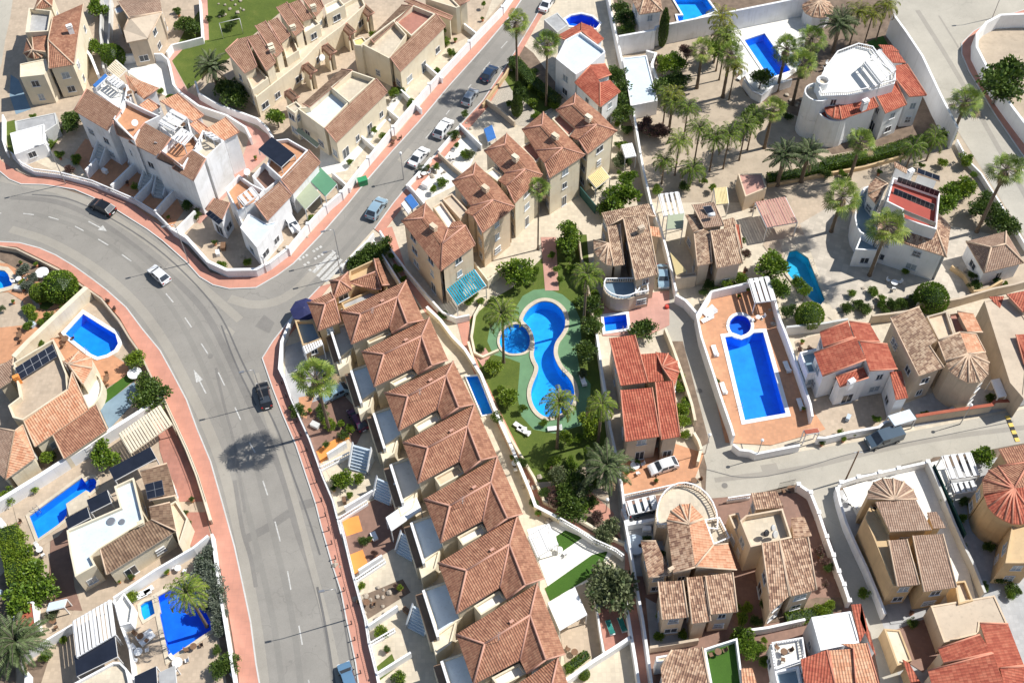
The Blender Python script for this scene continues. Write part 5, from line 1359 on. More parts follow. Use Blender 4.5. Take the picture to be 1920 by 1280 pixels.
h.free([(870,255,6.4),(1035,235,6.4),(1110,410,5.9),(960,430,5.9)],[(0,3,2,1)],roof='roof_taupe')
h.free([(820,330,5.4),(900,325,5.6),(960,440,5.6),(1005,460,5.8),(1020,690,4.9),(910,715,4.9),(885,470,5.2)],[(0,6,2,1),(6,5,4,3,2)])
h.free([(1010,450,6.2),(1190,425,6.2),(1250,690,5.3),(1055,730,5.3)],[(0,3,2,1)])
h.free([(1100,370,5.2),(1180,350,5.2),(1230,430,5.2),(1120,440,5.2)],[(0,3,2,1)]); h.free([(1190,400,5.3),(1225,405,5.3),(1250,580,5.0),(1235,580,5.0)],[(0,3,2,1)],roof='roof_red')
wt=MB(); a=P((990,335),6.9); b=P((1040,325),6.9); wt.tube(a,b,.28,.28,12); hh=wt.build('water_heater','white',h.lastroof); h.solar(6.3,.5,(985,330),(1045,320),(1010,260),1,1); h.end()
h=H_('arched beige carport with stone parapet at the end of the lane',(770,880),'beige','roof_tan',cat='carport',name='carport',win=0)
h.flat(2.3,.25,[(745,780),(900,760),(905,790),(750,810)],'beige'); h.end()
sail('yellow triangular shade sail over the alley by the tan-tiled houses',[(705,610),(830,750),(750,785)],(2.9,3.2,2.6),'yellow_cloth')
canopy('white pergola with a pale green sheet between the two tan-tiled houses',[(680,440),(800,430),(810,320)],3.6,'sage_awning')
canopy('open white beam frame behind the pale green sheet pergola',[(620,180),(770,160),(810,320)],3.6,'frame_white',slats=4)
canopy('cream slatted pergola behind the house with the water heater',[(1035,135),(1130,125),(1145,245)],2.8,'yellow_cloth',slats=-9)
canopy('white pergola with two red and white striped panels by the cream terrace',[(1345,240),(1570,200),(1660,385)],3.0,'pinktile',slats=-12,bars=2)
canopy('yellow slatted pergola against the last stepped town house',[(1450,330),(1550,255),(1610,330)],2.8,'yellow_cloth',slats=-11) if 0 else None
tile(740,250)
canopy('yellow slatted pergola against the last stepped town house',[(1445,330),(1550,250),(1615,330)],2.8,'yellow_cloth',slats=-11)
canopy('teal glass pergola with white bars in front of the nearest stepped house',[(385,1165),(600,1020),(685,1140)],3.0,'teal_sheet',slats=14,bars=3)
canopy('white slatted shade beside the yellow-walled stepped house',[(1700,90),(1780,75),(1810,170)],2.6,'white',slats=-7)
# red-roofed house beside the guitar pool
tile(860,480)
h=H_('red-roofed beige house with a fan-tiled bay, right of the guitar-shaped pool',(1215,1250),'beige','roof_red','ridge_red',win=.7)
h.free([(1130,615,5.8),(1320,590,5.8),(1420,945,6.4),(1215,970,6.4)],[(0,3,2,1)])
h.free([(1365,735,5.2),(1490,725,5.2),(1540,935,5.2),(1420,945,5.2)],[(0,3,2,1)])
h.free([(1215,1005,6.0),(1450,985,6.0),(1510,1350,5.6),(1250,1390,5.6)],[(0,3,2,1)]); 
h.free([(1475,945,6.0),(1605,935,6.0),(1660,1350,5.6),(1520,1375,5.6)],[(0,3,2,1)])
h.free([(1525,830,5.8),(1480,720,5.0),(1570,730,5.0),(1640,790,5.0),(1655,870,5.0),(1620,970,5.0)],[(0,2,1),(0,3,2),(0,4,3),(0,5,4)],over=.1)
h.end()
# pink-red roofs: white modern house
tile(1440,560)
h=H_('white house with bright red roof planes and many small windows',(500,810),'white','roof_red','ridge_red','villa',name='villa',win=1.0)
h.free([(390,250,5.6),(600,170,6.6),(640,285,6.6),(415,365,5.6)],[(0,3,2,1)],over=.2)
h.free([(610,170,6.6),(765,190,5.8),(840,320,5.8),(660,315,6.5)],[(0,3,2,1)],over=.2)
h.free([(345,405,5.6),(660,290,7.0),(735,455,7.0),(410,580,5.6)],[(0,3,2,1)],over=.2)
h.free([(690,320,6.8),(895,340,5.8),(970,525,5.8),(765,540,6.6)],[(0,3,2,1)],over=.2)
h.free([(510,585,5.0),(715,515,5.4),(755,590,5.4),(540,660,4.6)],[(0,3,2,1)],over=.1)
h.free([(915,550,5.0),(1000,540,5.0),(1050,740,4.8),(960,755,4.8)],[(0,3,2,1)],over=.1)
h.flat(3.0,.7,[(240,400),(360,370),(400,540),(300,560)],'bluedeck'); h.chimney((630,610),5.0,.9,.8,'white'); h.end()
h=H_('big beige house with mottled roof and a fan-shaped turret roof',(1100,720),'beige','roof_mottled','ridge_tan',win=.7)
h.free([(915,140,7.0),(1135,60,7.6),(1270,310,7.6),(1210,350,7.4),(1320,515,6.8),(1130,580,6.6)],[(0,5,4,3,2,1)])
h.free([(1275,320,7.2),(1440,250,7.6),(1500,410,7.6),(1330,470,6.8)],[(0,3,2,1)])
h.free([(1440,250,7.6),(1560,265,6.9),(1630,400,6.6),(1500,410,7.6)],[(0,3,2,1)],roof='roof_orange')
h.free([(1505,415,7.6),(1330,470,6.6),(1360,540,6.5),(1430,595,6.5),(1505,630,6.5),(1590,625,6.5),(1650,570,6.5),(1660,480,6.5),(1630,400,6.6)],[(0,1,2),(0,2,3),(0,3,4),(0,4,5),(0,5,6),(0,6,7),(0,7,8)],over=.1)
h.flat(6.2,.5,[(1190,130),(1340,90),(1400,270),(1280,305)],'peach',win=0)
h.flat(5.6,.4,[(1350,110),(1440,95),(1500,240),(1400,265)],'terracotta_red',win=0)
h.free([(1420,95,6.9),(1540,110,6.5),(1610,250,6.5),(1500,250,6.9)],[(0,3,2,1)],roof='roof_orange'); h.end()
tile(1780,520,4.571)
h=H_('pale house with red roof patches at the right edge, above the striped barrier',(560,1040),'beige','roof_red','ridge_red',win=0)
h.free([(490,145,5.5),(720,100,5.5),(760,250,5.5),(630,295,5.2)],[(0,3,2,1)])
h.free([(570,490,5.0),(740,480,5.0),(760,900,5.0),(640,745,4.6)],[(0,3,2,1)])
h.free([(340,165,4.6),(470,160,4.6),(435,265,4.4)],[(0,2,1)])
h.flat(4.4,.1,[(300,200),(520,150),(700,420),(640,1040),(520,900)],'beige'); h.end()
canopy('small white rectangular sunshade panel near the striped barrier',[(360,880),(430,865),(490,1010)],2.6,'white')
# ---- lower right houses
tile(960,960)
h=H_('tan-tiled villa with a curved white balustraded terrace beside the lane',(1110,900),'peach','roof_tan','ridge_tan','villa',name='villa',win=.8)
h.free([(965,215,5.6),(1080,215,5.9),(1195,465,5.7),(1025,495,5.4)],[(0,3,2,1)])
h.free([(1160,60,6.9),(1330,90,7.7),(1375,410,7.6),(1210,460,6.7)],[(0,3,2,1)])
h.free([(1330,90,7.7),(1440,50,7.0),(1510,245,6.8),(1620,235,6.4),(1685,430,6.2),(1375,410,7.6)],[(0,5,2,1),(5,4,3,2)],roof='roof_orange')
h.free([(1325,85,7.7),(1160,60,6.8),(1190,-10,6.8),(1260,-60,6.8),(1340,-65,6.8),(1440,40,6.9)],[(0,2,1),(0,3,2),(0,4,3),(0,5,4)],over=.1,roof='roof_orange')
h.free([(1095,520,6.3),(1280,510,6.3),(1320,785,5.8),(1125,805,5.8)],[(0,3,2,1)])
h.free([(1312,488,6.2),(1440,475,6.2),(1490,815,5.6),(1350,835,5.6)],[(0,3,2,1)])
h.free([(1450,475,6.4),(1655,450,6.4),(1690,745,5.9),(1490,765,5.9)],[(0,3,2,1)])
h.chimney((1195,420),5.9,.9,.6)
A=P((1270,-30),4.4); h.flatw(3.4,1.0,[(A.x+math.cos(R(a))*3.7+.6,A.y+math.sin(R(a))*4.8-1.2) for a in range(-20,205,15)],'creamtile',bal=1)
h.flat(3.6,.9,[(1440,50),(1560,30),(1640,190),(1510,245)],'creamtile',bal=1); h.end()
tile(1300,800)
h=H_('peach house with a flat roof of satellite dishes and tan tiled front planes',(420,1150),'peach','roof_tan','ridge_tan',win=.8)
h.flat(5.6,1.0,[(395,660),(670,610),(740,830),(430,900),(350,700)],'creamtile')
h.free([(435,495,6.0),(625,480,6.0),(680,600,6.2),(465,620,6.2)],[(0,3,2,1)])
h.free([(735,680,6.0),(830,670,5.8),(890,815,5.8),(750,835,6.0)],[(0,3,2,1)])
h.free([(515,870,7.2),(645,855,7.2),(720,1265,6.2),(575,1390,6.0),(565,1250,6.2)],[(0,4,3,2,1)])
h.free([(650,850,7.2),(860,825,7.2),(925,1220,6.2),(730,1270,6.2)],[(0,3,2,1)])
h.flat(2.9,.9,[(265,660),(340,640),(410,900),(370,910)],'greytile')
dm=MB()
for q,r_,mt in (((545,795),.45,1),((610,805),.5,0),((595,755),.4,0)):
    c=P(q,6.6); dm.tube(c,c+Vector((.12,-.12,.1)),r_,r_*.8,12,mt); dm.tube(Vector((c.x,c.y,5.6)),c,.03,.03,5,0)
dm.build('satellite_dish',['lightgrey','iron'],h.o); h.end()
h=H_('taupe-roofed villa with fan-tiled round tower and bare ochre side wall',(1270,760),'ochre','roof_taupe','ridge_tan','villa',name='villa',win=.7)
h.free([(1365,560,7.4),(1670,545,7.4),(1790,770,7.2),(1475,785,7.2)],[(0,3,2,1)])
h.free([(1755,640,6.0),(1825,635,6.0),(1895,755,6.0),(1800,760,6.0)],[(0,3,2,1)])
h.free([(1465,850,6.8),(1600,840,6.8),(1695,1180,6.0),(1530,1195,6.0)],[(0,3,2,1)])
h.free([(1645,815,6.9),(1870,800,6.9),(1975,1200,6.0),(1730,1235,6.0)],[(0,3,2,1)])
h.free([(1510,545,7.6),(1305,540,6.4),(1310,480,6.4),(1350,415,6.4),(1420,385,6.4),(1500,385,6.4),(1580,410,6.4),(1650,470,6.4),(1680,540,6.6)],[(0,2,1),(0,3,2),(0,4,3),(0,5,4),(0,6,5),(0,7,6),(0,8,7)],over=.1)
h.free([(1300,560,5.8),(1365,560,5.8),(1475,785,5.6),(1460,850,5.6),(1530,1200,5.6),(1420,1200,5.6),(1250,690,5.6)],[(0,6,5,4,3,2,1)],roof='ochre',over=0,cap=False) if 0 else None
h.flat(5.6,.12,[(1330,580),(1470,790),(1470,850),(1540,1190),(1500,1190),(1290,680)],'ochre',win=0)
h.flat(3.0,.5,[(1960,1160),(2040,1150),(2100,1300),(1990,1330)],'peach'); h.end()
tile(1680,780,8)
h=H_('big ochre house with a red fan-tiled round turret at the right edge',(1200,1900),'ochre','roof_red','ridge_red','villa',name='villa',win=.7)
h.free([(1540,490,6.0),(2000,410,6.0),(2100,650,6.2),(1670,710,6.2)],[(0,3,2,1)],roof='roof_salmon')
h.free([(1770,1080,7.8),(1320,1180,6.4),(1300,950,6.4),(1390,810,6.4),(1530,750,6.5),(2000,680,7.2),(2100,1050,7.8)],[(0,2,1),(0,3,2),(0,4,3),(0,5,4),(0,6,5)],over=.1,roof='roof_salmon')
h.free([(1770,1080,7.8),(1320,1180,6.4),(1380,1360,6.4),(1490,1480,6.4),(1620,1560,6.4),(1740,1610,6.4),(1880,1620,6.4),(2100,1560,6.4),(2100,1050,7.8)],[(0,1,2),(0,2,3),(0,3,4),(0,4,5),(0,5,6),(0,6,7),(0,7,8)],over=.1)
h.flat(5.4,.2,[(1740,1640),(2100,1560),(2100,2200),(1640,2200)],'ochre')
h.end()
canopy('open white beam pergola on the tiled terrace beside the red turret house',[(690,600),(1120,545),(1250,880)],3.0,'frame_white',slats=4)
canopy('lower white beam pergola in shade beside the red turret house',[(830,1010),(1170,960),(1230,1110)],2.6,'frame_white',slats=4)
tile(1440,960)
h=H_('red-roofed house at the bottom right corner with lean-to tiled planes',(1170,1180),'peach','roof_red','ridge_red',win=.7)
h.free([(1275,1020,5.8),(1590,915,6.6),(1680,1050,6.6),(1320,1130,5.8)],[(0,3,2,1)])
h.free([(1590,830,6.4),(1800,835,5.8),(1920,1145,5.8),(1700,1170,6.6)],[(0,3,2,1)])
h.free([(1200,1185,5.6),(1690,1055,7.0),(1810,1400,7.0),(1290,1500,5.6)],[(0,3,2,1)])
h.free([(1740,1165,6.8),(2050,1150,5.8),(2050,1450,5.8),(1810,1450,6.8)],[(0,3,2,1)]); h.end()
h=H_('large flat sand-coloured roof beside the red-roofed corner house',(1230,980),'peach','roof_red',cat='outbuilding',name='outbuilding',win=0)
h.flat(3.2,.1,[(1220,700),(1700,620),(1800,840),(1590,830),(1580,910),(1320,975)],'beige'); h.end()
h=H_('narrow ochre roof strip with tiled edge along the lower lane',(960,1270),'ochre','roof_red','ridge_red','outbuilding',name='outbuilding',win=0)
h.flat(2.6,.15,[(870,870),(990,880),(1080,1110),(970,1150)],'cream'); h.free([(1010,1100,3.0),(1060,1130,3.0),(1160,1300,3.0),(1080,1300,3.0)],[(0,3,2,1)]); h.end()
h=H_('house with a bright white flat roof, red ridge and orange tiled planes',(240,1280),'white','roof_orange','ridge_red',win=.5)
h.flat(5.0,.12,[(325,785),(620,740),(690,975),(395,1035)],'whitetile')
h.free([(625,690,5.2),(700,685,5.2),(740,880,5.2),(690,975,5.2)],[(0,3,2,1)],roof='roof_red'); h.free([(700,690,5.2),(810,1070,5.2),(780,1020,5.2),(690,800,5.2)],[(0,1,2,3)],roof='roof_red')
h.free([(455,1035,5.8),(640,1020,5.8),(700,1320,5.4),(510,1320,5.4)],[(0,3,2,1)]); h.free([(550,985,6.0),(740,980,6.0),(840,1320,5.6),(660,1320,5.6),(640,1020,6.0)],[(0,4,3,2,1)])
h.free([(245,1100,5.6),(440,1030,5.8),(510,1320,5.4),(280,1320,5.4)],[(0,3,2,1)],roof='roof_red')
h.flat(3.2,.8,[(25,970),(265,930),(290,1100),(60,1180)],'whitetile',bal=1); h.flat(3.0,.9,[(50,1190),(230,1150),(270,1330),(80,1330)],'bluedeck'); h.end()
tile(960,960)
h=H_('tan-tiled house with a green astroturf roof terrace at the bottom edge',(1120,1300),'white','roof_tan','ridge_tan',win=.5)
h.free([(1115,1155,5.4),(1200,1030,5.9),(1425,1010,5.9),(1480,1300,5.5),(1130,1330,5.2)],[(0,4,3,2,1)])
h.flat(3.4,.9,[(1440,1020),(1690,940),(1740,1320),(1500,1340)],'astro'); h.free([(1720,1170,4.6),(1800,1165,4.6),(1850,1320,4.6),(1730,1330,4.6)],[(0,3,2,1)],roof='roof_orange')
h.flat(3.4,.3,[(1080,1080),(1200,1060),(1210,1110),(1085,1130)],'peach',win=0); h.end()
# ---- upper left houses
tile(0,0)
h=H_('pale yellow villa with a salmon roof and a tall round tower, top left',(420,800),'cream','roof_salmon','ridge_tan','villa',name='villa',win=.7)
h.free([(395,130,7.2),(625,30,7.2),(555,485,6.4),(365,515,6.4),(360,300,7.6)],[(0,4,2,1),(4,3,2)])
h.free([(250,80,7.2),(320,-10,8.2),(300,-60,7.4),(400,-40,7.4),(390,50,7.2)],[(0,4,1),(4,3,1),(3,2,1),(2,0,1)],over=.15)
h.flat(6.4,.9,[(190,245),(215,60),(385,80),(360,235)],'greytile'); h.free([(240,280,6.4),(350,265,6.6),(345,390,6.6),(250,380,7.2)],[(0,3,2,1)],over=.1)
h.free([(245,375,7.2),(200,290,6.2),(175,400,6.0),(205,430,6.0),(260,445,6.0),(310,430,6.0),(345,385,6.2)],[(0,1,2),(0,2,3),(0,3,4),(0,4,5),(0,5,6)],over=.1)
h.flat(5.8,.1,[(150,480),(345,440),(365,520),(330,560),(150,580)],'cream',win=1); h.chimney((515,190),7.4,1.2,.8,'white'); h.end()
h=H_('grey-brown roofed house beside the long lawn, top left',(960,330),'beige','roof_taupe','ridge_tan',win=.5)
h.free([(880,10,5.6),(1190,-70,5.6),(1215,90,5.8),(970,140,6.6)],[(0,3,2,1)]); h.free([(970,130,6.6),(1215,90,5.8),(1110,290,5.4),(950,320,5.4),(925,225,5.6)],[(0,4,3,2,1)],roof='beige'); h.flat(5.0,.2,[(845,60),(930,20),(950,80),(870,110)],'bluegrey'); h.end()
tile(0,0)
Gw='white terraced houses with roof patios'
def wrow(label,lo1,lo2,hi1,hi2,terr,floor,rear,extra=.9):
    h=H_(label,lo2,'whitewall','roof_brown','ridge_salmon','town house',Gw,'town_house',win=extra)
    h.free([(*lo1,7.8),(*lo2,7.8),(*hi2,9.0),(*hi1,9.0)],[(0,1,2,3)])
    h.flat(7.7,.9,terr,floor)
    if rear: h.free([(q[0],q[1],z) for q,z in zip(rear,(8.4,8.4,7.6,7.6))],[(0,3,2,1)],roof='roof_orange')
    h.end(); return h
wrow('white terraced house with a blue awning on its roof patio, first of its row',(555,830),(805,978),(650,665),(912,822),[(690,665),(790,560),(960,640),(935,770),(905,825)],'whitetile',[(940,560),(1190,660),(1080,745),(965,650)])
wrow('white terraced house with an orange tiled patio floor, second of its row',(880,1010),(1000,1060),(845,905),(1000,1045),[(850,890),(930,740),(1110,830),(1200,870),(1085,925),(1000,1045)],'terracotta',[(1040,790),(1110,740),(1200,800),(1130,840)])
wrow('white terraced house with a deep white-walled roof patio, third of its row',(965,1065),(1185,1175),(1085,920),(1285,1035),[(1185,930),(1290,815),(1410,890),(1440,1000),(1290,1040)],'whitetile',[(1200,760),(1330,700),(1530,865),(1450,910)])
wrow('white terraced house with bleached roof patio full of plants, fourth of its row',(1180,1185),(1370,1265),(1205,1140),(1365,1250),[(1205,1140),(1295,1045),(1440,1000),(1510,1080),(1450,1130),(1370,1255)],'terracotta',[(1420,930),(1480,900),(1560,960),(1500,1010)])
wrow('white end-terrace house with the tall blank white gable wall',(1290,1262),(1450,1355),(1440,1125),(1545,1190),[(1450,1125),(1520,975),(1680,1055),(1545,1190)],'creamtile',[(1540,970),(1690,880),(1795,990),(1680,1052)],0)
h=H_('long white garden building with dark windows, below the yellow villa',(200,1170),'white','roof_orange',cat='outbuilding',name='outbuilding',win=2); h.flat(2.6,.12,[(75,1000),(330,930),(335,1075),(110,1160)],'whitetile'); h.end()
h=H_('grey flat-roofed shed behind the long white garden building',(380,960),'lightgrey','roof_orange',cat='shed',name='shed',win=0); h.flat(2.4,.1,[(110,910),(415,845),(430,930),(340,990),(120,985)],'greytile'); h.end()
tile(380,0,6)
Gb='brown-roofed terrace beside the long lawn'
def brow(label,a,b,c,d,z=7.0,dz=1.3,win=.8):
    h=H_(label,c,'cream','roof_brown','ridge_salmon','town house',Gb,'town_house',win=win)
    h.free([(*a,z+dz),(*b,z+dz),(*c,z),(*d,z)],[(0,3,2,1)]); return h
h=brow('brown-roofed end house with an orange roof corner, nearest the silver palm',(255,570),(500,475),(610,745),(470,822)); h.flat(5.0,.4,[(480,830),(610,750),(740,880),(560,1010)],'peach'); h.free([(255,570,8.2),(395,440,7.4),(620,385,7.6),(500,475,8.2)],[(0,3,2,1)]); h.end()
h=brow('brown-roofed terraced house with two dark roof vents, second in its row',(508,440),(622,380),(820,700),(715,795)); h.chimney((775,540),7.0,1.2,.8); h.end()
h=brow('brown-roofed terraced house with a bare ridge, third in its row',(588,292),(705,235),(908,560),(822,640)); h.chimney((760,500),6.9,1.2,.8); h.end()
h=brow('brown-roofed terraced house set back behind a shaded balcony',(735,240),(838,200),(985,395),(880,485)); h.flat(4.4,.7,[(900,500),(1010,400),(1080,570),(940,660)],'peach'); h.end()
h=brow('brown-roofed terraced house with a tall chimney, left of the white glazed balcony',(828,85),(945,25),(1140,322),(1040,402)); h.chimney((1010,290),6.9,1.2,.8); h.end()
h=brow('brown-roofed terraced house above a white glazed balcony',(968,45),(1085,-5),(1235,200),(1120,240)); h.flat(5.4,.5,[(1110,250),(1240,190),(1320,270),(1150,370)],'whitetile',win=2); h.end()
h=brow('brown-roofed terraced house at the top edge with cream chimney',(1090,-60),(1290,-90),(1362,80),(1270,185)); h.chimney((1240,60),7.0,1.4,.8); h.flat(5.4,.5,[(1370,60),(1530,-20),(1600,60),(1390,170)],'whitetile',win=2); h.end()
h=H_('cream terrace block of lower rooms and balconies under the brown roofs',(900,1000),'cream','roof_brown',cat='town house',name='town_house',win=1.2,group=Gb)
h.flat(3.4,.7,[(560,960),(740,850),(900,640),(1060,560),(1140,380),(1330,280),(1390,160),(1600,40),(1780,-60),(1830,60),(1560,300),(1330,470),(1110,700),(880,880),(600,1100)],'creamtile'); h.end()
for k,(x,y) in enumerate([(920,1040),(1120,745),(1340,530),(1560,305),(1765,95)]):
    h=H_(['little brown-tiled entrance roof nearest the green-leaved bush','little brown-tiled entrance roof beside the dark patio arch','little brown-tiled entrance roof next to the white satellite dish','little brown-tiled entrance roof right of the glazed balcony','little brown-tiled entrance roof near the top picture edge'][k],(x+90,y+120),'cream','roof_brown',cat='porch',name='entrance_porch',win=0,group='entrance porches with brown tiled roofs')
    h.free([(x,y,3.4),(x+70,y-45,4.0),(x+170,y+45,4.0),(x+100,y+95,3.4)],[(0,3,2,1)]); h.free([(x,y,3.4),(x+100,y+95,3.4),(x+95,y+150,2.6),(x+5,y+60,2.6)],[(0,3,2,1)]); h.end()
tile(480,0)
h=H_('long yellow house with a red-floored roof patio beside the side street',(1090,700),'cream','roof_brown','ridge_salmon',win=.9)
h.free([(1005,432,6.0),(1350,105,6.0),(1422,195,5.0),(1082,537,5.0)],[(0,3,2,1)])
h.flat(5.0,.95,[(790,330),(1030,150),(1130,260),(1000,440)],'creamtile'); h.flat(5.0,.9,[(1030,150),(1180,40),(1345,105),(1165,270)],'terracotta_red')
h.free([(850,285,5.4),(1090,40,5.4),(1175,45,6.0),(880,320,6.0)],[(0,3,2,1)],roof='roof_dark'); h.flat(5.8,.2,[(725,300),(800,275),(830,310),(790,345),(740,340)],'yellow'); h.end()
h=H_('long cream house with a white and a sand-floored roof patio, above the green bin',(610,1210),'cream','roof_brown','ridge_salmon',win=.9)
h.free([(515,960,6.0),(900,590,6.0),(985,690,5.0),(602,1067,5.0)],[(0,3,2,1)])
h.flat(4.8,1.0,[(305,810),(400,800),(560,655),(695,770),(512,962)],'membrane'); h.flat(5.0,.95,[(560,655),(720,530),(895,590),(697,768)],'creamtile')
h.free([(350,780,5.2),(640,520,5.2),(720,530,6.0),(400,805,6.0)],[(0,3,2,1)],roof='roof_dark'); h.flat(5.4,.3,[(225,800),(300,760),(345,800),(290,850)],'creamtile'); h.end()
canopy('olive awning on the side wall of the long cream house',[(320,960),(475,1080),(455,1105)],2.6,'sage_awning',posts=False)
h=H_('cream house with a brown roof edge cut by the top picture edge',(1500,220),'cream','roof_brown','ridge_salmon',win=.9)
h.free([(1440,-20,5.4),(1500,-60,5.8),(1605,0,5.8),(1530,42,5.4)],[(0,3,2,1)]); h.flat(5.2,.3,[(1270,-10),(1440,-40),(1530,50),(1500,60)],'peach'); h.free([(1110,10,5.0),(1150,-10,5.0),(1475,125,4.4),(1460,150,4.4)],[(0,3,2,1)]); h.end()
tile(360,230)
h=H_('corner house with a solar pergola, orange patio and white flat front roof',(480,990),'whitewall','roof_brown','ridge_salmon',win=.8)
h.free([(665,425,5.8),(875,205,5.8),(962,300,4.8),(752,535,4.8)],[(0,3,2,1)]); h.free([(470,605,5.8),(655,445,5.8),(745,545,4.8),(565,735,4.8)],[(0,3,2,1)])
h.flat(5.0,.6,[(620,130),(720,120),(870,205),(670,420),(560,320)],'terracotta'); h.flat(3.6,.9,[(450,400),(540,300),(660,420),(550,510)],'browntile'); h.flat(4.6,.9,[(250,495),(350,390),(450,460),(540,505),(470,600),(340,665)],'terracotta')
h.free([(100,650,4.6),(165,565,5.2),(285,600,5.2),(220,735,4.6)],[(0,3,2,1)]); h.solar(4.7,.4,(100,685),(200,765),(235,735),4,1)
h.flat(4.2,.12,[(360,785),(430,680),(565,755),(650,735),(485,935)],'membrane',win=2); h.flat(3.4,.8,[(330,660),(440,600),(470,620),(380,770)],'creamtile'); h.end()
tile(360,230)
canopy('dark blue solar panel pergola over the orange roof patio',[(500,200),(600,110),(770,240)],6.2,'panel',frame='frame_white',bars=2,z0=5.0)
canopy('dark green awning over the drive of the corner house',[(880,430),(965,340),(1085,460)],2.9,'green_awning')
canopy('sage green striped awning beside the dark green one',[(760,545),(870,435),(960,540)],2.9,'sage_awning',bars=3)
# ---- left gardens
tile(0,620)
h=H_('orange-roofed house with a solar array on its buff roof terrace, left side',(260,960),'cream','roof_orange','ridge_tan',win=.8)
h.free([(175,670,4.4),(510,440,4.9),(540,310,5.2),(665,590,3.8),(262,868,3.8)],[(0,4,3,2,1)])
h.flat(3.9,.9,[(60,560),(145,495),(100,240),(400,60),(500,320),(510,440),(170,668),(95,650)],'buff'); h.solar(4.5,.9,(150,370),(430,190),(392,100),5,2)
h.free([(395,780,3.6),(720,550,3.6),(805,740,2.9),(480,960,2.9)],[(0,3,2,1)],roof='roof_salmon',z0=0,over=.15)
h.free([(510,250,5.2),(590,155,4.2),(690,200,4.2),(690,280,4.2),(620,400,4.2),(545,310,4.2),(470,230,4.2)],[(0,2,1),(0,3,2),(0,4,3),(0,5,4),(0,6,5),(0,1,6)],over=.1)
h.free([(-40,760,4.0),(110,755,4.9),(170,705,4.0),(265,950,3.8),(40,1115,3.8),(-60,1060,3.8),(30,1080,4.9)],[(1,6,4,3,2),(0,5,6,1),(5,4,6)],over=.2) if 0 else h.free([(110,750,5.0),(170,705,4.2),(265,950,3.9),(40,1115,3.9)],[(0,3,2,1)])
h.free([(110,750,5.0),(40,1115,3.9),(-120,960,3.9),(-60,720,4.2)],[(0,3,2,1)],roof='roof_taupe')
h.free([(-40,290,4.4),(100,200,4.4),(85,375,3.8),(-20,440,3.8)],[(0,3,2,1)],roof='roof_taupe'); h.chimney((115,340),4.6,.9,.7,'orange')
A=P((640,450),2.0); h.flatw(1.6,.4,[(A.x+math.cos(R(a))*2.2,A.y+math.sin(R(a))*3.0) for a in range(-80,95,16)]+[(A.x-.8,A.y+2.5),(A.x-.8,A.y-2.8)],'whitetile'); h.end()
canopy('cream slatted pergola in two bays beside the left pavement',[(890,775),(1200,560),(1290,700)],2.8,'cream',slats=-16,bars=1,frame='cream')
tile(0,840,5.333)
h=H_('flat-roofed cream house with dark brown tile wings and rooftop solar, left side',(1060,1270),'cream','roof_dark','ridge_tan','villa',name='villa',win=.8)
h.flat(3.7,.5,[(665,820),(1200,590),(1140,380),(1335,290),(1440,730),(985,1010),(910,1080),(955,1170),(750,1285),(700,1050)],'membrane')
h.free([(1400,230,5.0),(1670,150,4.6),(1762,470,4.4),(1490,525,5.0)],[(0,3,2,1)]); h.free([(1490,590,4.9),(1700,540,4.5),(1760,825,4.3),(1512,712,4.9)],[(0,3,2,1)])
h.free([(1000,1012,4.9),(1510,710,4.9),(1760,825,4.0),(1065,1262,4.0)],[(0,3,2,1)]); h.solar(5.0,.2,(1475,510),(1645,465),(1620,315),2,2)
h.flat(3.2,.4,[(1690,560),(1760,520),(1880,700),(1790,960)],'peach',win=0); h.chimney((1400,740),4.6,1.0,.7); 
c=MB(); 
for q,r_ in (((1110,730),.55),((1220,735),.4)): p=P(q,3.75); c.tube(p,p+Vector((0,0,.12)),r_,r_*.9,14)
c.build('roof_vent','steel',h.o); h.end()
canopy('long solar panel pergola behind the flat-roofed cream house',[(1150,320),(1560,100),(1500,-10)],3.4,'panel',bars=5)
canopy('solar panel shade between the long left pool and the flat roof',[(910,640),(1110,540),(1070,420)],3.2,'panel',bars=2)
o=P((770,550),.6); m=MB(); pp=[P(q,.6) for q in ((660,560),(865,420),(905,560),(690,675))]; m.prism([(q.x,q.y) for q in pp],-.1,.6); tag(m.build('sun_platform','creamtile',None,(o.x,o.y,0)),'raised cream sunbathing platform at the edge of the long left pool','platform')
canopy('lower solar panel shade beside the long left pool',[(685,805),(900,690),(870,590)],3.0,'panel',bars=2)
tile(0,960)
canopy('large white slatted pergola above the round white house corner',[(545,820),(830,655),(865,915)],3.2,'frame_white',slats=-10,bars=1)
canopy('dark solar panel roof between the slatted pergola and the round house',[(560,1075),(860,930),(880,1080)],2.8,'panel',bars=3)
canopy('solar panel shade at the bottom edge left of the blue chairs',[(1010,1230),(1170,1155),(1180,1300)],2.8,'panel',bars=2)
canopy('grey roof shade at the bottom edge below the palm-shaded pool',[(1190,1205),(1310,1150),(1325,1300)],2.8,'greytile')
h=H_('white house with a rounded roof corner cut by the bottom edge',(900,1300),'white','roof_orange',win=0); h.flat(3.4,.5,[(440,1340),(850,1120),(900,1120),(950,1170),(970,1250),(985,1380),(500,1420)],'creamtile'); h.end()
h=H_('small red flat-roofed shed behind the dense green hedge, left side',(180,900),'white','roof_red',cat='shed',name='shed',win=0); h.flat(2.2,.1,[(90,705),(250,665),(275,860),(110,910)],'roof_red'); h.end()
canopy('pale green cloth shade in the patio by the red shed',[(370,680),(500,650),(480,710)],2.0,'membrane')
h=H_('white stair block beside the plunge pool',(930,870),'white','roof_red',cat='steps',name='stair_block',win=0); h.flat(1.6,.5,[(860,690),(930,600),(1000,700),(980,830),(900,850)],'whitetile'); h.end()
tile(480,460)
parasol('dark navy parasol at the street corner of the end house',(360,465),'navy_cloth',2.0,2.6,8)
tile(560,960)
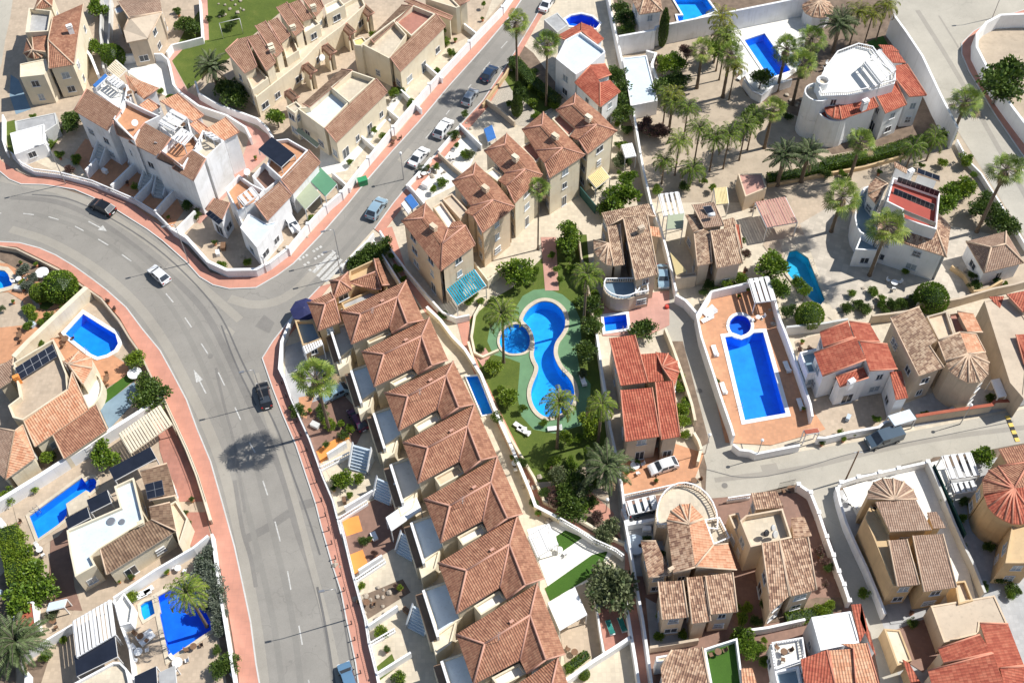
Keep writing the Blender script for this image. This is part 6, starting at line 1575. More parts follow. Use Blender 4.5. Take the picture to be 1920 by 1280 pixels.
canopy('white slatted pergola behind the terrace, above the green lawn wedge',[],0,'white') if 0 else None
tile(960,960)
canopy('white slatted pergola behind the terrace, above the green lawn wedge',[(120,180),(275,85),(345,240)],2.8,'frame_white',slats=-12,bars=1)
canopy('large white ribbed canopy behind the terrace, below the long lawn strip',[(270,680),(470,565),(560,765)],2.8,'white',bars=5)
canopy('white covered terrace roof between front gardens, left of the fifth roof',[(15,20),(200,-80),(250,20)],2.9,'white') if 0 else None
tile(480,700)
canopy('bright white porch roof in front of the fifth and sixth terrace roofs',[(975,1080),(1200,925),(1240,1020)],3.0,'white')
tile(860,740)
canopy('dark glazed car port beside the curved villa terrace',[(1250,800),(1470,750),(1500,850)],2.4,'frame_white',slats=4)
tile(1440,560)
canopy('white glazed box canopy at the gate of the bright red-roofed house',[(900,880),(1060,830),(1110,900)],2.3,'membrane')
tile(1240,480)
canopy('white open pergola at the corner of the terracotta pool terrace',[(650,175),(805,155),(860,330)],2.6,'frame_white',slats=-4)
tile(1440,560)
canopy('small red-tiled gate roof beside the round bush at the pool terrace',[(270,985),(370,970),(385,1000)],2.6,'roof_red')

tile(0,0)
canopy('bright blue roll awning on the first white roof patio',[(698,640),(790,555),(808,572)],9.6,'blue_cloth',z0=7.7)
canopy('white beam frame over the first white roof patio',[(800,600),(880,660),(930,620)],9.4,'frame_white',slats=4,z0=7.7)
canopy('white beam pergola on the third white roof patio',[(1190,920),(1290,820),(1400,880)],9.6,'frame_white',slats=4,z0=7.7)
canopy('white beam pergola on the bleached fourth roof patio',[(1290,1040),(1380,1090),(1450,1010)],9.6,'frame_white',slats=4,z0=7.7)
canopy('small white frame on the end roof patio of the white row',[(1530,1000),(1600,1050),(1650,1040)],9.4,'frame_white',slats=3,z0=7.7)
canopy('pale cream slatted pergola behind the white row below the yellow villa',[(800,520),(870,450),(950,520)],3.0,'cream',slats=-7)
tile(360,230)
canopy('white beam frame on the orange patio of the corner house',[(340,560),(450,480),(500,540)],6.6,'frame_white',slats=3,z0=4.6)
tile(480,460)
canopy('white slatted porch in front of the terrace end house',[(350,760),(480,690),(500,740)],3.4,'white',slats=-8)
# ================================================================ PLOT WALLS
tile(0,0,1)
wall('curved white street wall with balustrade under the white terraced houses',[(20,285),(40,305),(62,316),(110,322),(172,338),(250,371),(290,396),(322,428)],1.5,bal=1)
wall('white street wall curving round the corner house garden',[(322,428),(350,445),(390,490),(425,506),(480,505),(505,492),(540,465)],1.6,cap='white',t=.3)
wall('long white wall along the pavement of the side street',[(540,465),(577,420),(610,385),(640,360),(690,296),(737,238),(805,158),(880,78),(942,13),(965,-20)],1.7,'white',t=.35,piers=9)
wall('cream diagonal wall between the two left pool gardens',[(162,538),(97,598),(52,640),(25,668)],2.4,'cream',t=.7)
wall('low fence wall round the bushy garden at the left edge',[(-20,458),(30,466),(75,488),(108,505),(130,520),(160,540)],1.0,'beige',t=.2)
wall('dark-shaded garden wall beside the curved-end pool and pavement',[(162,540),(190,560),(222,600),(243,634),(262,660),(282,702),(297,728)],1.3,'beige')
wall('broad white wall between the solar house and the long left pool',[(303,742),(255,775),(205,806),(150,842),(75,890),(-20,948)],2.2,'white',t=.5)
wall('thin iron-topped wall beside the pavement by the slatted pergola',[(303,740),(327,792),(350,842),(369,890),(384,938),(395,975)],1.2,'beige',cap='cream')
wall('white wall left of the dense green hedge',[(0,970),(6,1010),(18,1070),(24,1120)],1.8,'white')
wall('pale blue-white wall beside the palm-shaded pool',[(390,1003),(362,1026),(290,1068),(212,1120)],2.0,'white',t=.25)
wall('white wall between the agaves and the pavement',[(397,1000),(412,1110),(428,1205),(442,1290)],1.6,'white',t=.3)
wall('white wall stepping down past the slatted pergola',[(135,1170),(90,1197),(50,1223),(32,1240)],1.8,'white')
wall('white curved wall at the lower left by the palm-like rosette',[(32,1240),(50,1262),(48,1295)],1.6,'white',t=.4)
wall('white wall below the large slatted pergola',[(213,1122),(222,1160),(243,1215),(252,1285)],1.8,'white')
wall('white street wall round the corner patio of the terrace end house',[(570,563),(545,600),(528,640),(524,690),(532,706)],1.2,'white',t=.4)
wall('low white street wall along the terrace front gardens',[(532,707),(545,745),(580,822),(604,890),(624,937),(640,1000),(637,972)][:6],1.1,'white',t=.25)
wall('white street wall of the lower front gardens',[(638,975),(662,1077),(685,1160),(692,1205),(707,1265),(713,1295)],1.1,'white',t=.3)
for lab,a,b in (('white stair balustrade between the orange patio and the small lime tree',(600,875),(655,847)),('white stair balustrade above the bright orange patio patches',(632,972),(688,937)),('white stair balustrade below the brown patio of the terrace',(665,1085),(722,1047)),('white stair balustrade of the rock-edged planting bed garden',(692,1205),(740,1177)),('white patio balustrade of the terrace end house',(568,658),(602,632))):
    wall(lab,[a,b],1.3,'white',bal=1,name='balustrade_wall',cat='balustrade')
wall('cream wall between the terrace back patios and the pink path',[(800,575),(826,600),(848,630),(872,655),(902,702),(932,778),(958,835),(978,882),(994,920),(1004,948),(1050,972)],1.2,'cream',t=.25,cap='white')
wall('white balustraded wall beside the pink path below the park',[(1050,970),(1085,990),(1115,1010),(1155,1028),(1170,1040)],1.7,'white',bal=1)
wall('low cream wall on the park side of the pink path',[(878,640),(893,690),(930,765),(960,825),(1002,895),(1020,938),(1075,965),(1130,998),(1172,1018)],.8,'cream',t=.3)
wall('curved cream kerb wall round the upper lawn of the park',[(910,555),(890,590),(884,630),(890,660),(905,668),(935,655)],.5,'cream',t=.3)
wall('white railing along the shaded walk behind the stepped houses',[(712,432),(735,470),(765,510),(800,552),(830,585),(855,595),(880,590)],1.3,'whitewall',t=.25)
wall('white wall along the walk below the zebra crossing garden',[(700,450),(725,490),(750,530),(775,560)],1.5,'white')
wall('white wall on the upper side of the zebra crossing garden',[(640,500),(668,470),(690,450),(700,437)],1.3,'white')
wall('tall cream side wall beside the teal glass pergola',[(888,490),(915,525),(945,500),(965,520)],1.6,'cream')
wall('pale wall between the park and the tan-tiled house',[(1084,425),(1090,480),(1100,520),(1107,560),(1113,600),(1119,632)],1.6,'beige')
wall('long white wall between the park and the red-roofed house',[(1119,625),(1128,690),(1137,742),(1144,800),(1158,862),(1166,910),(1172,960)],1.8,'white',t=.3)
wall('long white wall beside the narrow path down to the bottom edge',[(1172,975),(1186,1050),(1196,1110),(1206,1165),(1214,1220),(1224,1295)],2.0,'white',t=.3)
wall('white wall on the left of the narrow bottom path',[(1172,1115),(1182,1180),(1192,1240),(1200,1295)],1.6,'white',t=.35)
wall('white diagonal wall with flat coping below the sun bed patio',[(1060,1275),(1110,1240),(1150,1215),(1183,1193)],1.6,'white',t=.4)
wall('white wall between the ribbed canopy and the green lounger patio',[(1112,1080),(1118,1130),(1125,1180),(1132,1222)],1.5,'white',t=.2)
wall('long white wall down the left side of the palm grove',[(1138,-20),(1157,72),(1166,110),(1178,162),(1190,220),(1201,287)],2.2,'white',t=.3)
wall('white wall between the palm grove and the garden with the striped awning',[(1201,287),(1207,320),(1222,385),(1240,430),(1252,475),(1268,545)],1.8,'white',t=.3)
wall('very tall white retaining wall behind the palm grove',[(1160,68),(1228,56),(1230,50),(1370,22),(1440,8),(1520,-8)],4.0,'whitewall',t=.35)
wall('tall white wall between the round-tower villa and the right road',[(1675,26),(1700,60),(1730,105),(1763,175),(1796,240)],4.4,'white',t=.35)
wall('curved white wall round the sandy lot at the upper right corner',[(1960,26),(1918,26),(1876,28),(1850,42),(1832,64),(1832,88),(1866,155),(1900,202),(1960,280)],2.8,'white',t=.4)
wall('white retaining wall with railing below the raised pool terrace',[(1330,130)] and [(1395,148),(1412,170),(1428,178),(1450,160),(1485,148)],1.6,'white',t=.3)
wall('white L-shaped wall beside the pale flat garage roof',[(1212,95),(1230,100),(1222,120),(1235,155),(1240,165)],1.8,'white',t=.35)
wall('low terracotta-edged wall under the clipped hedge',[(1440,345),(1520,330),(1620,312),(1700,290)],.7,'ochre',t=.3)
wall('low fence wall along the right road below the solar tube villa',[(1795,262),(1815,300),(1840,325),(1870,372),(1900,420),(1930,470)],1.0,'white')
wall('low white front wall beside the parked cars, nearest the bend of the side street',[(762,348),(790,318),(808,296)],.9,'white',t=.3)
wall('low white front wall beside the middle parked cars',[(822,282),(846,254),(862,236)],.9,'white',t=.3)
wall('low ochre front wall beside the upper parked cars',[(905,196),(925,168),(948,138),(962,112)],.9,'ochre',t=.3)
wall('white side wall between the shrub bed and the blue covered patio',[(765,346),(780,362),(796,381)],1.2,'white',t=.25)
wall('white plot wall running down from the parked cars to the stepped houses',[(862,232),(880,250),(903,272)],1.2,'white',t=.25)
wall('beige plot wall behind the parked cars above the blue tarpaulin',[(912,186),(940,206),(965,228)],1.2,'beige',t=.25)
wall('beige plot wall between the two lower parked car gardens',[(822,286),(848,310),(872,330)],1.1,'beige',t=.25)
tile(1240,480)
wall('tall white wall of the terracotta pool terrace beside the lane',[(375,265),(268,440),(300,600),(385,860),(450,1060),(525,1275),(545,1345)],2.3,'white',t=.3)
wall('white back wall of the terracotta pool terrace',[(375,265),(480,240),(680,195),(810,155),(850,320),(890,470)],1.8,'white',t=.3)
wall('white wall between the pool terrace and the red-roofed white house',[(890,470),(935,580),(1000,760),(1060,930),(1120,1110),(1135,1200)],2.0,'white',t=.3)
wall('white lane gate wall at the head of the lane',[(110,290),(180,330),(270,430)],1.8,'white',t=.35)
wall('cream garden wall between the lane and the red-roofed house',[(30,540),(90,690),(150,860),(195,1000),(230,1110),(255,1230)],1.4,'cream',t=.35)
tile(1300,800)
wall('white front wall of the terracotta pool terrace facing the road',[(300,130),(350,170),(430,180),(470,200),(800,135)],1.5,'white',t=.3)
wall('cream wall end with dark gate grille beside the parked white hatchback',[(5,40),(40,100),(60,160),(35,260)],1.3,'cream',t=.35)
wall('white fence wall with piers along the plot of the satellite dish house',[(260,530),(430,505)],1.3,'white',bal=1)
wall('white pier wall between the satellite dish house and the sunken lane',[(790,430),(880,490),(940,640),(1000,820),(1050,960),(1090,1080),(1130,1180),(1170,1300)],1.7,'white',t=.35,piers=5)
wall('long white wall between the sunken lane and the taupe-roofed villa',[(1080,470),(1100,560),(1150,720),(1220,880),(1300,1050),(1400,1290),(1440,1400)],1.8,'white',t=.3)
wall('white street wall with white piers in front of the taupe-roofed villa',[(1080,470),(1110,415),(1240,375),(1400,340),(1540,310),(1760,262)],1.3,'white',t=.3,piers=5)
wall('grey wall between the taupe-roofed villa and the red turret house',[(1765,262),(1830,400),(1880,520),(1960,720),(2050,920),(2110,1040),(2190,1240)],1.7,'lightgrey',t=.3)
tile(1440,560)
wall('white roadside wall of the bright red-roofed house',[(370,1040),(430,1040),(600,1000),(830,960),(880,920),(1100,885)],1.5,'white',t=.3)
wall('beige roadside wall capped with roof tiles by the fan turret house',[(1110,880),(1300,850),(1500,820),(1680,795),(1700,770),(1810,765)],1.8,'beige',t=.3,cap='roof_red')
wall('white roadside wall at the right edge beside the striped barrier',[(1825,765),(1920,748),(2000,735)],1.5,'white',t=.3)
wall('grey garden wall between the turquoise pool and the red-roofed house',[(140,210),(400,185),(600,150)],1.9,'lightgrey',t=.3)
wall('beige wall behind the mottled roof house',[(780,125),(920,110),(1120,80)],1.8,'beige',t=.3)
tile(1440,300)
wall('curved grey wall above the fan turret house',[(1120,1075),(1300,1060),(1440,1035),(1560,1000),(1700,960),(1850,930),(1950,900)],1.8,'beige',t=.3)
wall('low round retaining wall beside the white pavilion',[(1380,790),(1480,860),(1530,940),(1550,980),(1640,970),(1760,900)],1.0,'ochre',t=.3)
tile(860,740)
wall('white balustrade between the parked hatchback and the curved villa terrace',[(1235,750),(1430,710),(1640,665)],1.3,'white',bal=1)
wall('white wall of the dark patio beside the curved villa',[(1230,850),(1275,965),(1480,930)],1.5,'white',t=.4)
tile(960,960)
wall('beige plot wall under the tan-tiled curved-terrace villa',[(1035,1010),(1200,985),(1400,950)],1.5,'beige',t=.3)
wall('white plot wall with coping below the satellite dish house',[(1755,885),(1920,862),(2200,800)],1.5,'white',t=.3)
tile(0,300)
for k,(a,b) in enumerate([((640,75),(720,-10)),((830,190),(1000,25)),((1010,280),(1190,90)),((1160,380),(1340,180)),((1320,520),(1460,380))]):
    wall(['white party wall nearest the pink-floored patio of the white terrace','white party wall left of the round potted shrub patio','white party wall beside the pale steps in the middle of the white terrace','white party wall with the red-leaved shrub under the white terrace','white party wall at the foot of the tall blank gable'][k],[a,b],1.8,'whitewall',t=.3)
for k,(a,b) in enumerate([((720,60),(830,-60)),((1010,60),(1090,-60)),((1080,250),(1190,110)),((1190,290),(1280,120))]):
    A,B=P(a),P(b); d=(B-A).normalized(); s=Vector((-d.y,d.x,0))*.75; L=(B-A).length; o=empty('garden_stairs',A); m=MB(); n=9
    for i in range(n): m.box(A+d*((i+.5)*L/n),d*L/n/2,s,(0,0,(i+1)*.3),0)
    m.build('steps','lightgrey',o)
    for sg in (-1,1):
        q=MB(); u=Vector((0,0,1)); q.face([A+s*sg*1.05,B+s*sg*1.05,B+s*sg*1.05+u*3.5,A+s*sg*1.05+u*.9]); q.face([A+s*sg*1.25,B+s*sg*1.25,B+s*sg*1.25+u*3.5,A+s*sg*1.25+u*.9][::-1]); q.face([A+s*sg*1.05+u*.9,B+s*sg*1.05+u*3.5,B+s*sg*1.25+u*3.5,A+s*sg*1.25+u*.9]); q.build('stair_rail','whitewall',o)
    tag(o,['pale outside stairs of the first white terraced house','pale outside stairs under the second white roof patio','pale outside stairs beside the white party wall, middle of the row','pale outside stairs next to the tall blank gable end'][k],'stairs','outside stairs of the white terrace')
# hedges
def hedge(label,pts,w,h,mat='leaf_green',z=0):
    p=[P(q,h) for q in pts]; m=MB(); ribbon(m,p,w*.86,0,h*.93,m=1); rr=random.Random(len(label))
    for i in range(len(p)-1):
        a,b=p[i],p[i+1]; L=(b-a).length; d=(b-a)/L; s=Vector((-d.y,d.x,0))
        for _ in range(int(L*(w+2*h)*70)):
            t=rr.random()*L; k=rr.random()*(w+2*h)
            if k<h: o,zz,n=-w/2,k,-s
            elif k<h+w: o,zz,n=k-h-w/2,h,Vector((0,0,1))
            else: o,zz,n=w/2,k-h-w,s
            q=a+d*t+s*o; q.z=zz+rr.uniform(-.05,.05); leafquad(m,q,(n+Vector((rr.uniform(-.8,.8),rr.uniform(-.8,.8),rr.uniform(-.5,.8)))).normalized(),Vector((rr.uniform(-1,1),rr.uniform(-1,1),.3)).normalized(),.2,.15)
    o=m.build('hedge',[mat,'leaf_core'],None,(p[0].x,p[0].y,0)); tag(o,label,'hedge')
tile(0,0,1)
hedge('long clipped green hedge below the round-tower villa',[(1545,303),(1640,285),(1720,262),(1790,243)],1.5,1.6)
hedge('clipped green hedge between the palms above the pink box shed',[(1440,330),(1500,322),(1560,305),(1620,292)],1.3,1.3)
hedge('dense bright green hedge left of the long left pool',[(12,985),(22,1040),(32,1090),(55,1105)],2.1,2.2,'leaf_lime')
hedge('narrow shaded hedge behind the white flat-topped house',[(960,105),(1000,150),(1045,185)],1.6,1.6,'leaf_dark')
hedge('low green hedge in front of the white roofed house at the bottom',[(1475,1160),(1520,1150),(1560,1142)],1.4,.9)
hedge('thin row of clipped box bushes behind the terrace patio',[(1062,1252),(1085,1236),(1102,1222)],.8,.7)

tile(0,0,1)
wall('curved white wall round the rear patios of the white terraced row',[(220,106),(270,101),(303,101),(315,112),(325,158),(338,173),(372,198),(425,216),(460,238),(470,258)],1.6,'white',t=.3)
wall('white wall on the lawn side of the pink path below the silver palm',[(366,152),(372,174),(412,197),(455,212),(482,222),(500,238),(512,258)],1.5,'white',t=.3)
wall('white wall between the pink lawn path and the grey-brown house yard',[(374,-5),(379,70),(352,77),(322,84),(312,98)],1.4,'white',t=.25)
wall('low white wall at the far left garden under the yellow villa shadow',[(5,215),(5,262),(12,284)],1.4,'white',t=.25)
wall('white stepped wall along the right flank of the yellow tower villa',[(160,92),(170,105),(184,140)],2.0,'white',t=.4)
wall('grey wall of the shaded alley left of the grey-brown house',[(190,-5),(188,60),(194,128)],1.6,'lightgrey',t=.3)
wall('grey wall of the shaded alley on its right side',[(207,-5),(204,70),(198,120)],1.6,'lightgrey',t=.3)
for l,a,b in (('white drive wall in front of the long yellow house',(793,116),(829,147)),('white garden wall at the upper end of the long yellow house',(862,38),(893,62)),('white front drive wall beside the long cream house',(672,250),(702,276)),('white step wall in the middle of the long cream house garden',(722,200),(748,222)),('white plot wall between the long cream and long yellow houses',(752,168),(790,205)),('white drive wall between the awnings and the long cream house',(622,322),(656,352)),('white drive wall beside the small white parked car',(528,402),(566,436))):
    wall(l,[a,b],1.2,'white',t=.25)
for k,(a,b) in enumerate([((613,850),(648,828)),((646,950),(705,915)),((672,1068),(716,1040)),((690,1172),(745,1135)),((706,1262),(770,1222))]):
    wall(['white garden party wall under the tall bushy palm','white garden party wall beside the small lime tree','white garden party wall below the brown patio','white garden party wall beside the rock-edged bed','white garden party wall at the small lawn near the bottom edge'][k],[a,b],1.5,'white',t=.25)
for k,(a,b) in enumerate([((672,885),(684,858)),((716,942),(728,922)),((758,1045),(772,1025)),((780,1185),(795,1160))]):
    A,B=P(a),P(b); d=(B-A).normalized(); s=Vector((-d.y,d.x,0))*1.1; L=(B-A).length; o=empty('garden_stairs',A); m=MB(); n=8
    for i in range(n): m.box(A+d*((i+.5)*L/n),d*L/n/2,s,(0,0,(i+1)*.34),0)
    m.build('steps','bluegrey',o)
    for sg in (-1,1):
        q=MB(); u=Vector((0,0,1)); E=s*sg*1.05; F=s*sg*1.2; q.face([A+E,B+E,B+E+u*3.4,A+E+u*.9]); q.face([A+F+u*.9,B+F+u*3.4,B+F,A+F]); q.face([A+E+u*.9,B+E+u*3.4,B+F+u*3.4,A+F+u*.9]); q.build('stair_rail','white',o)
    tag(o,['pale terrace stairs behind the small lime tree garden','pale terrace stairs beside the bright white porch roof','pale terrace stairs above the rock-edged planting bed','pale terrace stairs near the bottom edge front garden','pale terrace stairs beside the silver-blue car under the palm'][k],'stairs','outside stairs of the curved terrace')
# ================================================================ LANDMARKS FOR LABELS
for x,y,t in [(420,1070,'the white slatted left pergola'),(70,60,'the pale yellow tower villa'),(260,60,'the grey-brown roofed house'),(430,60,'the long lawn'),(270,240,'the white terraced row'),(500,100,'the brown-roofed terrace'),(620,210,'the long cream house'),(755,90,'the long yellow house'),(500,360,'the solar pergola house'),(240,470,'the main road bend'),(620,490,'the zebra crossing'),(1070,80,'the white flat-topped house'),(900,250,'the row of stepped houses'),(790,430,'the nearest stepped house'),(720,900,'the long curved terrace'),(640,620,'the terrace end house'),(600,900,'the orange garden patches'),(690,1150,'the lower front gardens'),(1195,125,'the pale flat garage'),(1600,160,'the round-tower villa'),(1720,390,'the solar tube villa'),(1870,480,'the white hip-roofed pavilion'),(1450,400,'the striped-panel pergola'),(1180,460,'the round-bay tan house'),(1340,430,'the water heater house'),(1205,740,'the lane-side red-roofed house'),(1600,680,'the bright red-roofed house'),(1770,660,'the fan turret house'),(1290,1080,'the curved-terrace villa'),(1460,1030,'the satellite dish house'),(1690,1020,'the taupe-roofed villa'),(1880,940,'the red turret house'),(1860,1230,'the bottom right red roofs'),(1560,1200,'the bright white flat roof'),(1330,1240,'the green roof terrace'),(60,790,'the orange-roofed left house'),(260,1000,'the flat-roofed cream house'),(180,1180,'the large slatted pergola'),(1060,1000,'the pink path bend'),(1090,1130,'the ribbed white canopy'),(1140,1190,'the green lounger patio'),(1265,880,'the terracotta drive'),(1290,250,'the sandy palm grove'),(1850,120,'the right road')]: anchor((x,y),t)
# ================================================================ PLANTS   (crown centre in the picture, height, radius)
def PL(kind,rows,desc,cat,group,**k):
    for r in rows: plant(kind,(r[0],r[1]),r[2],r[3],desc,cat,base=False,group=group,**k)
tile(0,0,1)
PL('fan',[(968,42,12.5,1.7),(1026,82,12.5,1.7)],'tall slim fan palm','palm tree','tall fan palms')
PL('fan',[(592,708,12.5,2.6)],'very tall bushy fan palm','palm tree','tall fan palms',tr=.22)
PL('fan',[(1010,352,13,1.25)],'very slim fan palm','palm tree','tall fan palms',tr=.12)
PL('fan',[(1812,190,7.5,2.1),(1887,318,13,2.2),(1665,425,10.5,2.2),(1580,368,7.6,2.2),(1615,266,7.8,1.8),(1475,92,8.5,2.0),(1523,72,8,1.9),(1505,118,8.5,1.8),(1450,205,8,1.6),(1318,92,8,1.7),(1370,100,9,1.7)],'shaggy fan palm','palm tree','fan palms of the villas',tr=.27)
PL('fea',[(1274,268,6.8,1.9),(1246,304,4.6,1.6),(1312,243,7,1.9),(1341,262,6.6,1.9),(1368,254,7,1.9),(1399,238,7,1.8),(1262,196,6,1.7),(1290,205,6.4,1.7),(1298,320,3.4,1.9),(1712,280,4.4,2.0),(1752,262,4.4,1.9),(1362,72,8.5,2.0),(1250,180,6.2,1.6),(1414,222,6.6,1.6)],'green feather palm','palm tree','feather palms of the sandy grove',tr=.13)
PL('feay',[(1262,180,6.4,1.7),(1352,34,9,2.0),(1378,128,6.5,1.6),(1610,25,6.5,2.0),(1636,30,6,1.8),(1662,12,7,2.0),(1355,60,8,1.8)],'yellow-green feather palm','palm tree','feather palms of the sandy grove',tr=.13)
PL('date',[(1575,48,5.5,2.6),(1515,292,5.5,2.3),(1470,296,5.8,2.4),(34,1208,3.2,3.1),(398,128,4.5,2.4),(1137,878,3.6,2.7)],'broad grey-green date palm','palm tree','date palms',tr=.33)
PL('fea',[(942,592,10.5,2.2),(1100,520,10,2.3),(1048,757,10.5,2.0),(1128,762,8.5,1.8),(352,1112,9.5,2.1)],'tall drooping feather palm','palm tree','tall palms by the pools',tr=.2)
TG='garden trees'
PL('t',[(207,92,3.2,1.9),(1752,547,3.0,2.1),(105,523,3.6,2.2),(100,522,3,1.0),(1522,578,3,1.9)][:3]+[(1522,580,3.2,1.8)],'round clipped dark green tree','tree',TG)
PL('tl',[(70,540,2.6,1.3),(1330,742,0.0,0)][:1]+[(1095,1260,1.2,.7)],'round clipped yellow-green bush','shrub',TG)
PL('bg',[(177,80,3,1.7),(175,5,3,2.0),(972,490,4.2,2.6),(1068,420,4.4,1.9),(1066,445,4.0,1.8),(515,207,3.6,1.9),(1165,350,4.5,2.6),(1140,375,3,1.8),(1175,325,4,1.7),(1500,522,2.8,1.1),(1512,540,2.8,1.0),(1464,530,3.4,1.7),(1452,478,4.2,2.3),(1265,100,4,2.2),(1345,80,4.2,2.0),(1550,798,2.8,1.8),(1755,150,.1,.1)][:15]+[(185,845,3.2,2.1),(35,1120,3.2,2.4),(65,1095,3.2,2.0),(50,1065,3,2.0),(1775,370,4.0,2.2),(1788,345,4,1.8),(1400,1195,2.6,1.7),(1412,1215,2.6,1.4),(1848,845,2.8,1.6),(1395,540,.1,.1)][:9],'leafy mid green tree','tree',TG)
PL('bl',[(640,890,2.2,1.5),(670,893,1.6,.8),(250,665,2.6,1.5),(20,1010,2.4,1.6),(32,1032,2.4,1.7),(45,1050,2.2,1.5),(1245,110,4.4,1.6),(956,738,2.2,1.5),(925,682,2.0,1.4),(1810,340,3.8,1.9),(738,168,2.4,1.0),(1280,760,2.4,1.2),(1283,785,2.2,1.0),(1105,785,3.2,1.8),(85,850,2.4,1.0),(8,925,2,1.3),(1060,815,2.2,1.0),(1365,520,2,1.1),(1390,518,2,1.1),(1510,1130,.1,.1)][:19],'lime green leafy bush','shrub',TG)
PL('bd',[(1250,150,4.4,2.1),(1275,140,4,1.9),(1410,210,3.6,1.9),(1430,135,3.6,1.8),(1895,125,6.5,4.2),(1880,150,5,2.8),(1160,165,4,2.4),(1165,200,3.6,1.8),(1158,130,3.8,1.8),(1440,520,2.4,1.0),(1480,575,2.6,1.1),(1205,610,2.8,1.8),(280,735,3.2,2.3),(272,715,3,1.8),(440,175,2.4,2.4),(425,160,2.2,2.0),(1380,445,3,1.3),(1080,900,3,2.0),(1068,920,3,1.9),(1075,945,2.8,1.8),(1120,335,2.6,1.3),(1110,600,3,1.5),(1100,650,3,1.5),(1105,560,3.2,1.6),(700,470,2.4,1.8),(685,485,2.2,1.7),(670,492,2.0,1.5),(715,455,2.2,1.6),(1875,395,4,2.0),(1895,410,3.6,1.8),(1845,370,4,1.9),(125,225,2.2,1.6),(135,210,2.2,1.5),(340,35,2.4,1.6),(360,42,2.4,1.5),(1172,20,3.6,1.8),(1180,45,3.4,1.7),(1165,5,3.4,1.5),(980,180,3.4,.9),(975,165,3.8,.9),(1250,30,6,.7),(410,1245,2,1.2),(430,1238,2,1.2),(1060,420,.1,.1)][:45],'dark green garden tree','tree',TG)
PL('cy',[(1249,18,7.5,.9),(969,180,4.2,1.0),(971,155,4.2,.9)],'narrow dark cypress','tree','cypresses',zs=2.4)
PL('bo',[(1148,1078,5.2,3.2),(1135,1090,4.6,2.2),(1050,885,3.2,1.5),(1080,1000,.1,.1)][:3]+[(1140,985,2.4,1.6),(1130,1000,2,1.2),(1085,910,3,1.5),(1420,500,.1,.1)][:3],'soft olive-green tree','tree',TG)
PL('bs',[(385,1040,1.6,1.5),(378,1062,1.6,1.5),(392,1080,1.6,1.6),(398,1100,1.8,1.6),(388,1125,1.6,1.4),(402,1128,1.5,1.3),(412,1150,1.3,1.1),(408,1175,1.3,1.1),(50,530,1.4,.9),(60,515,1.4,.8),(40,500,1.6,1.1),(88,520,1.2,.7)],'silvery spiky shrub','shrub','silvery agave-like shrubs')
PL('bp',[(1205,230,2.0,1.5),(1225,235,2.4,1.5),(1245,238,2.4,1.3),(1290,90,2.8,1.4),(1235,105,2,1.0),(1380,480,2.4,1.0),(1042,930,1.4,1.3),(1045,880,1.2,.8),(130,312,1.2,.8),(1400,470,2,.8)],'reddish-brown dry shrub','shrub','dry reddish shrubs')
# small bushes strewn through beds and patios
SM=[('bg',[(45,575),(60,590),(75,600),(50,605),(1640,545,),(1655,555),(1690,560),(1600,545),(1232,350),(1040,195),(1000,190),(955,190),(1118,605),(1110,625),(1122,580),(1115,545),(1112,515),(880,560),(890,545),(900,560),(980,760),(1020,790),(1060,770),(1085,820),(1100,840),(1070,865),(1040,860),(1030,870),(1120,900),(1080,960),(1000,520),(1005,505),(1045,500),(1050,520),(1085,560),(1035,475),(1048,460),(818,308),(812,350),(828,338),(872,288),(690,460),(655,490),(735,475),(745,500),(755,520),(820,128),(845,95),(855,100),(770,190),(720,250),(700,240),(655,300),(670,225),(585,405),(90,590),(75,640),(60,215),(110,240),(60,265),(90,265),(30,255)],'small green garden bush'),
('bl',[(1620,1110),(1560,1130),(1545,1140),(1770,300),(1700,505),(700,60),(655,800),(615,790),(110,545),(55,580),(1245,1150),(118,1195),(245,1112),(1275,720),(1288,750),(1285,810),(1210,470),(1190,400),(1200,435),(415,495),(140,295),(620,795),(640,790)],'small lime green bush'),
('bd',[(1610,565),(1625,575),(1660,580),(1680,570),(1590,575),(1435,1130),(1420,1160),(1330,530),(1345,540),(1320,545),(1860,470),(1830,530),(1870,520),(900,650),(925,560),(850,250),(870,210),(960,120),(1000,130),(1020,170),(1180,300),(1170,270),(1175,240),(560,770),(555,760),(600,760),(605,775),(1890,1040),(1850,1020),(1880,1080),(1900,1100),(1920,1060),(1300,520),(1000,940),(1020,920),(1110,940),(350,380),(365,400),(380,380),(390,30),(415,20),(440,30),(430,45),(1555,1060)],'small dark garden bush')]
for kd,pts,ds in SM:
    for q in pts: plant(kd,q,rv.uniform(.9,1.6),rv.uniform(.55,.95),ds,'shrub',base=False,group='small garden bushes')
for q in [(1505,770),(1385,560),(1402,548),(1345,552),(1362,550),(1330,690),(1342,720),(1352,760),(1362,790),(1540,835),(1580,828),(1600,818),(1195,870),(905,40),(1230,905),(1140,985),(640,985),(70,500),(45,545),(118,582),(480,300),(350,965),(355,985),(362,940),(1172,905),(1175,890),(250,1085),(225,1092)]: pot(q,rv.choice(['bg','bd','bl']),rv.uniform(.3,.45))

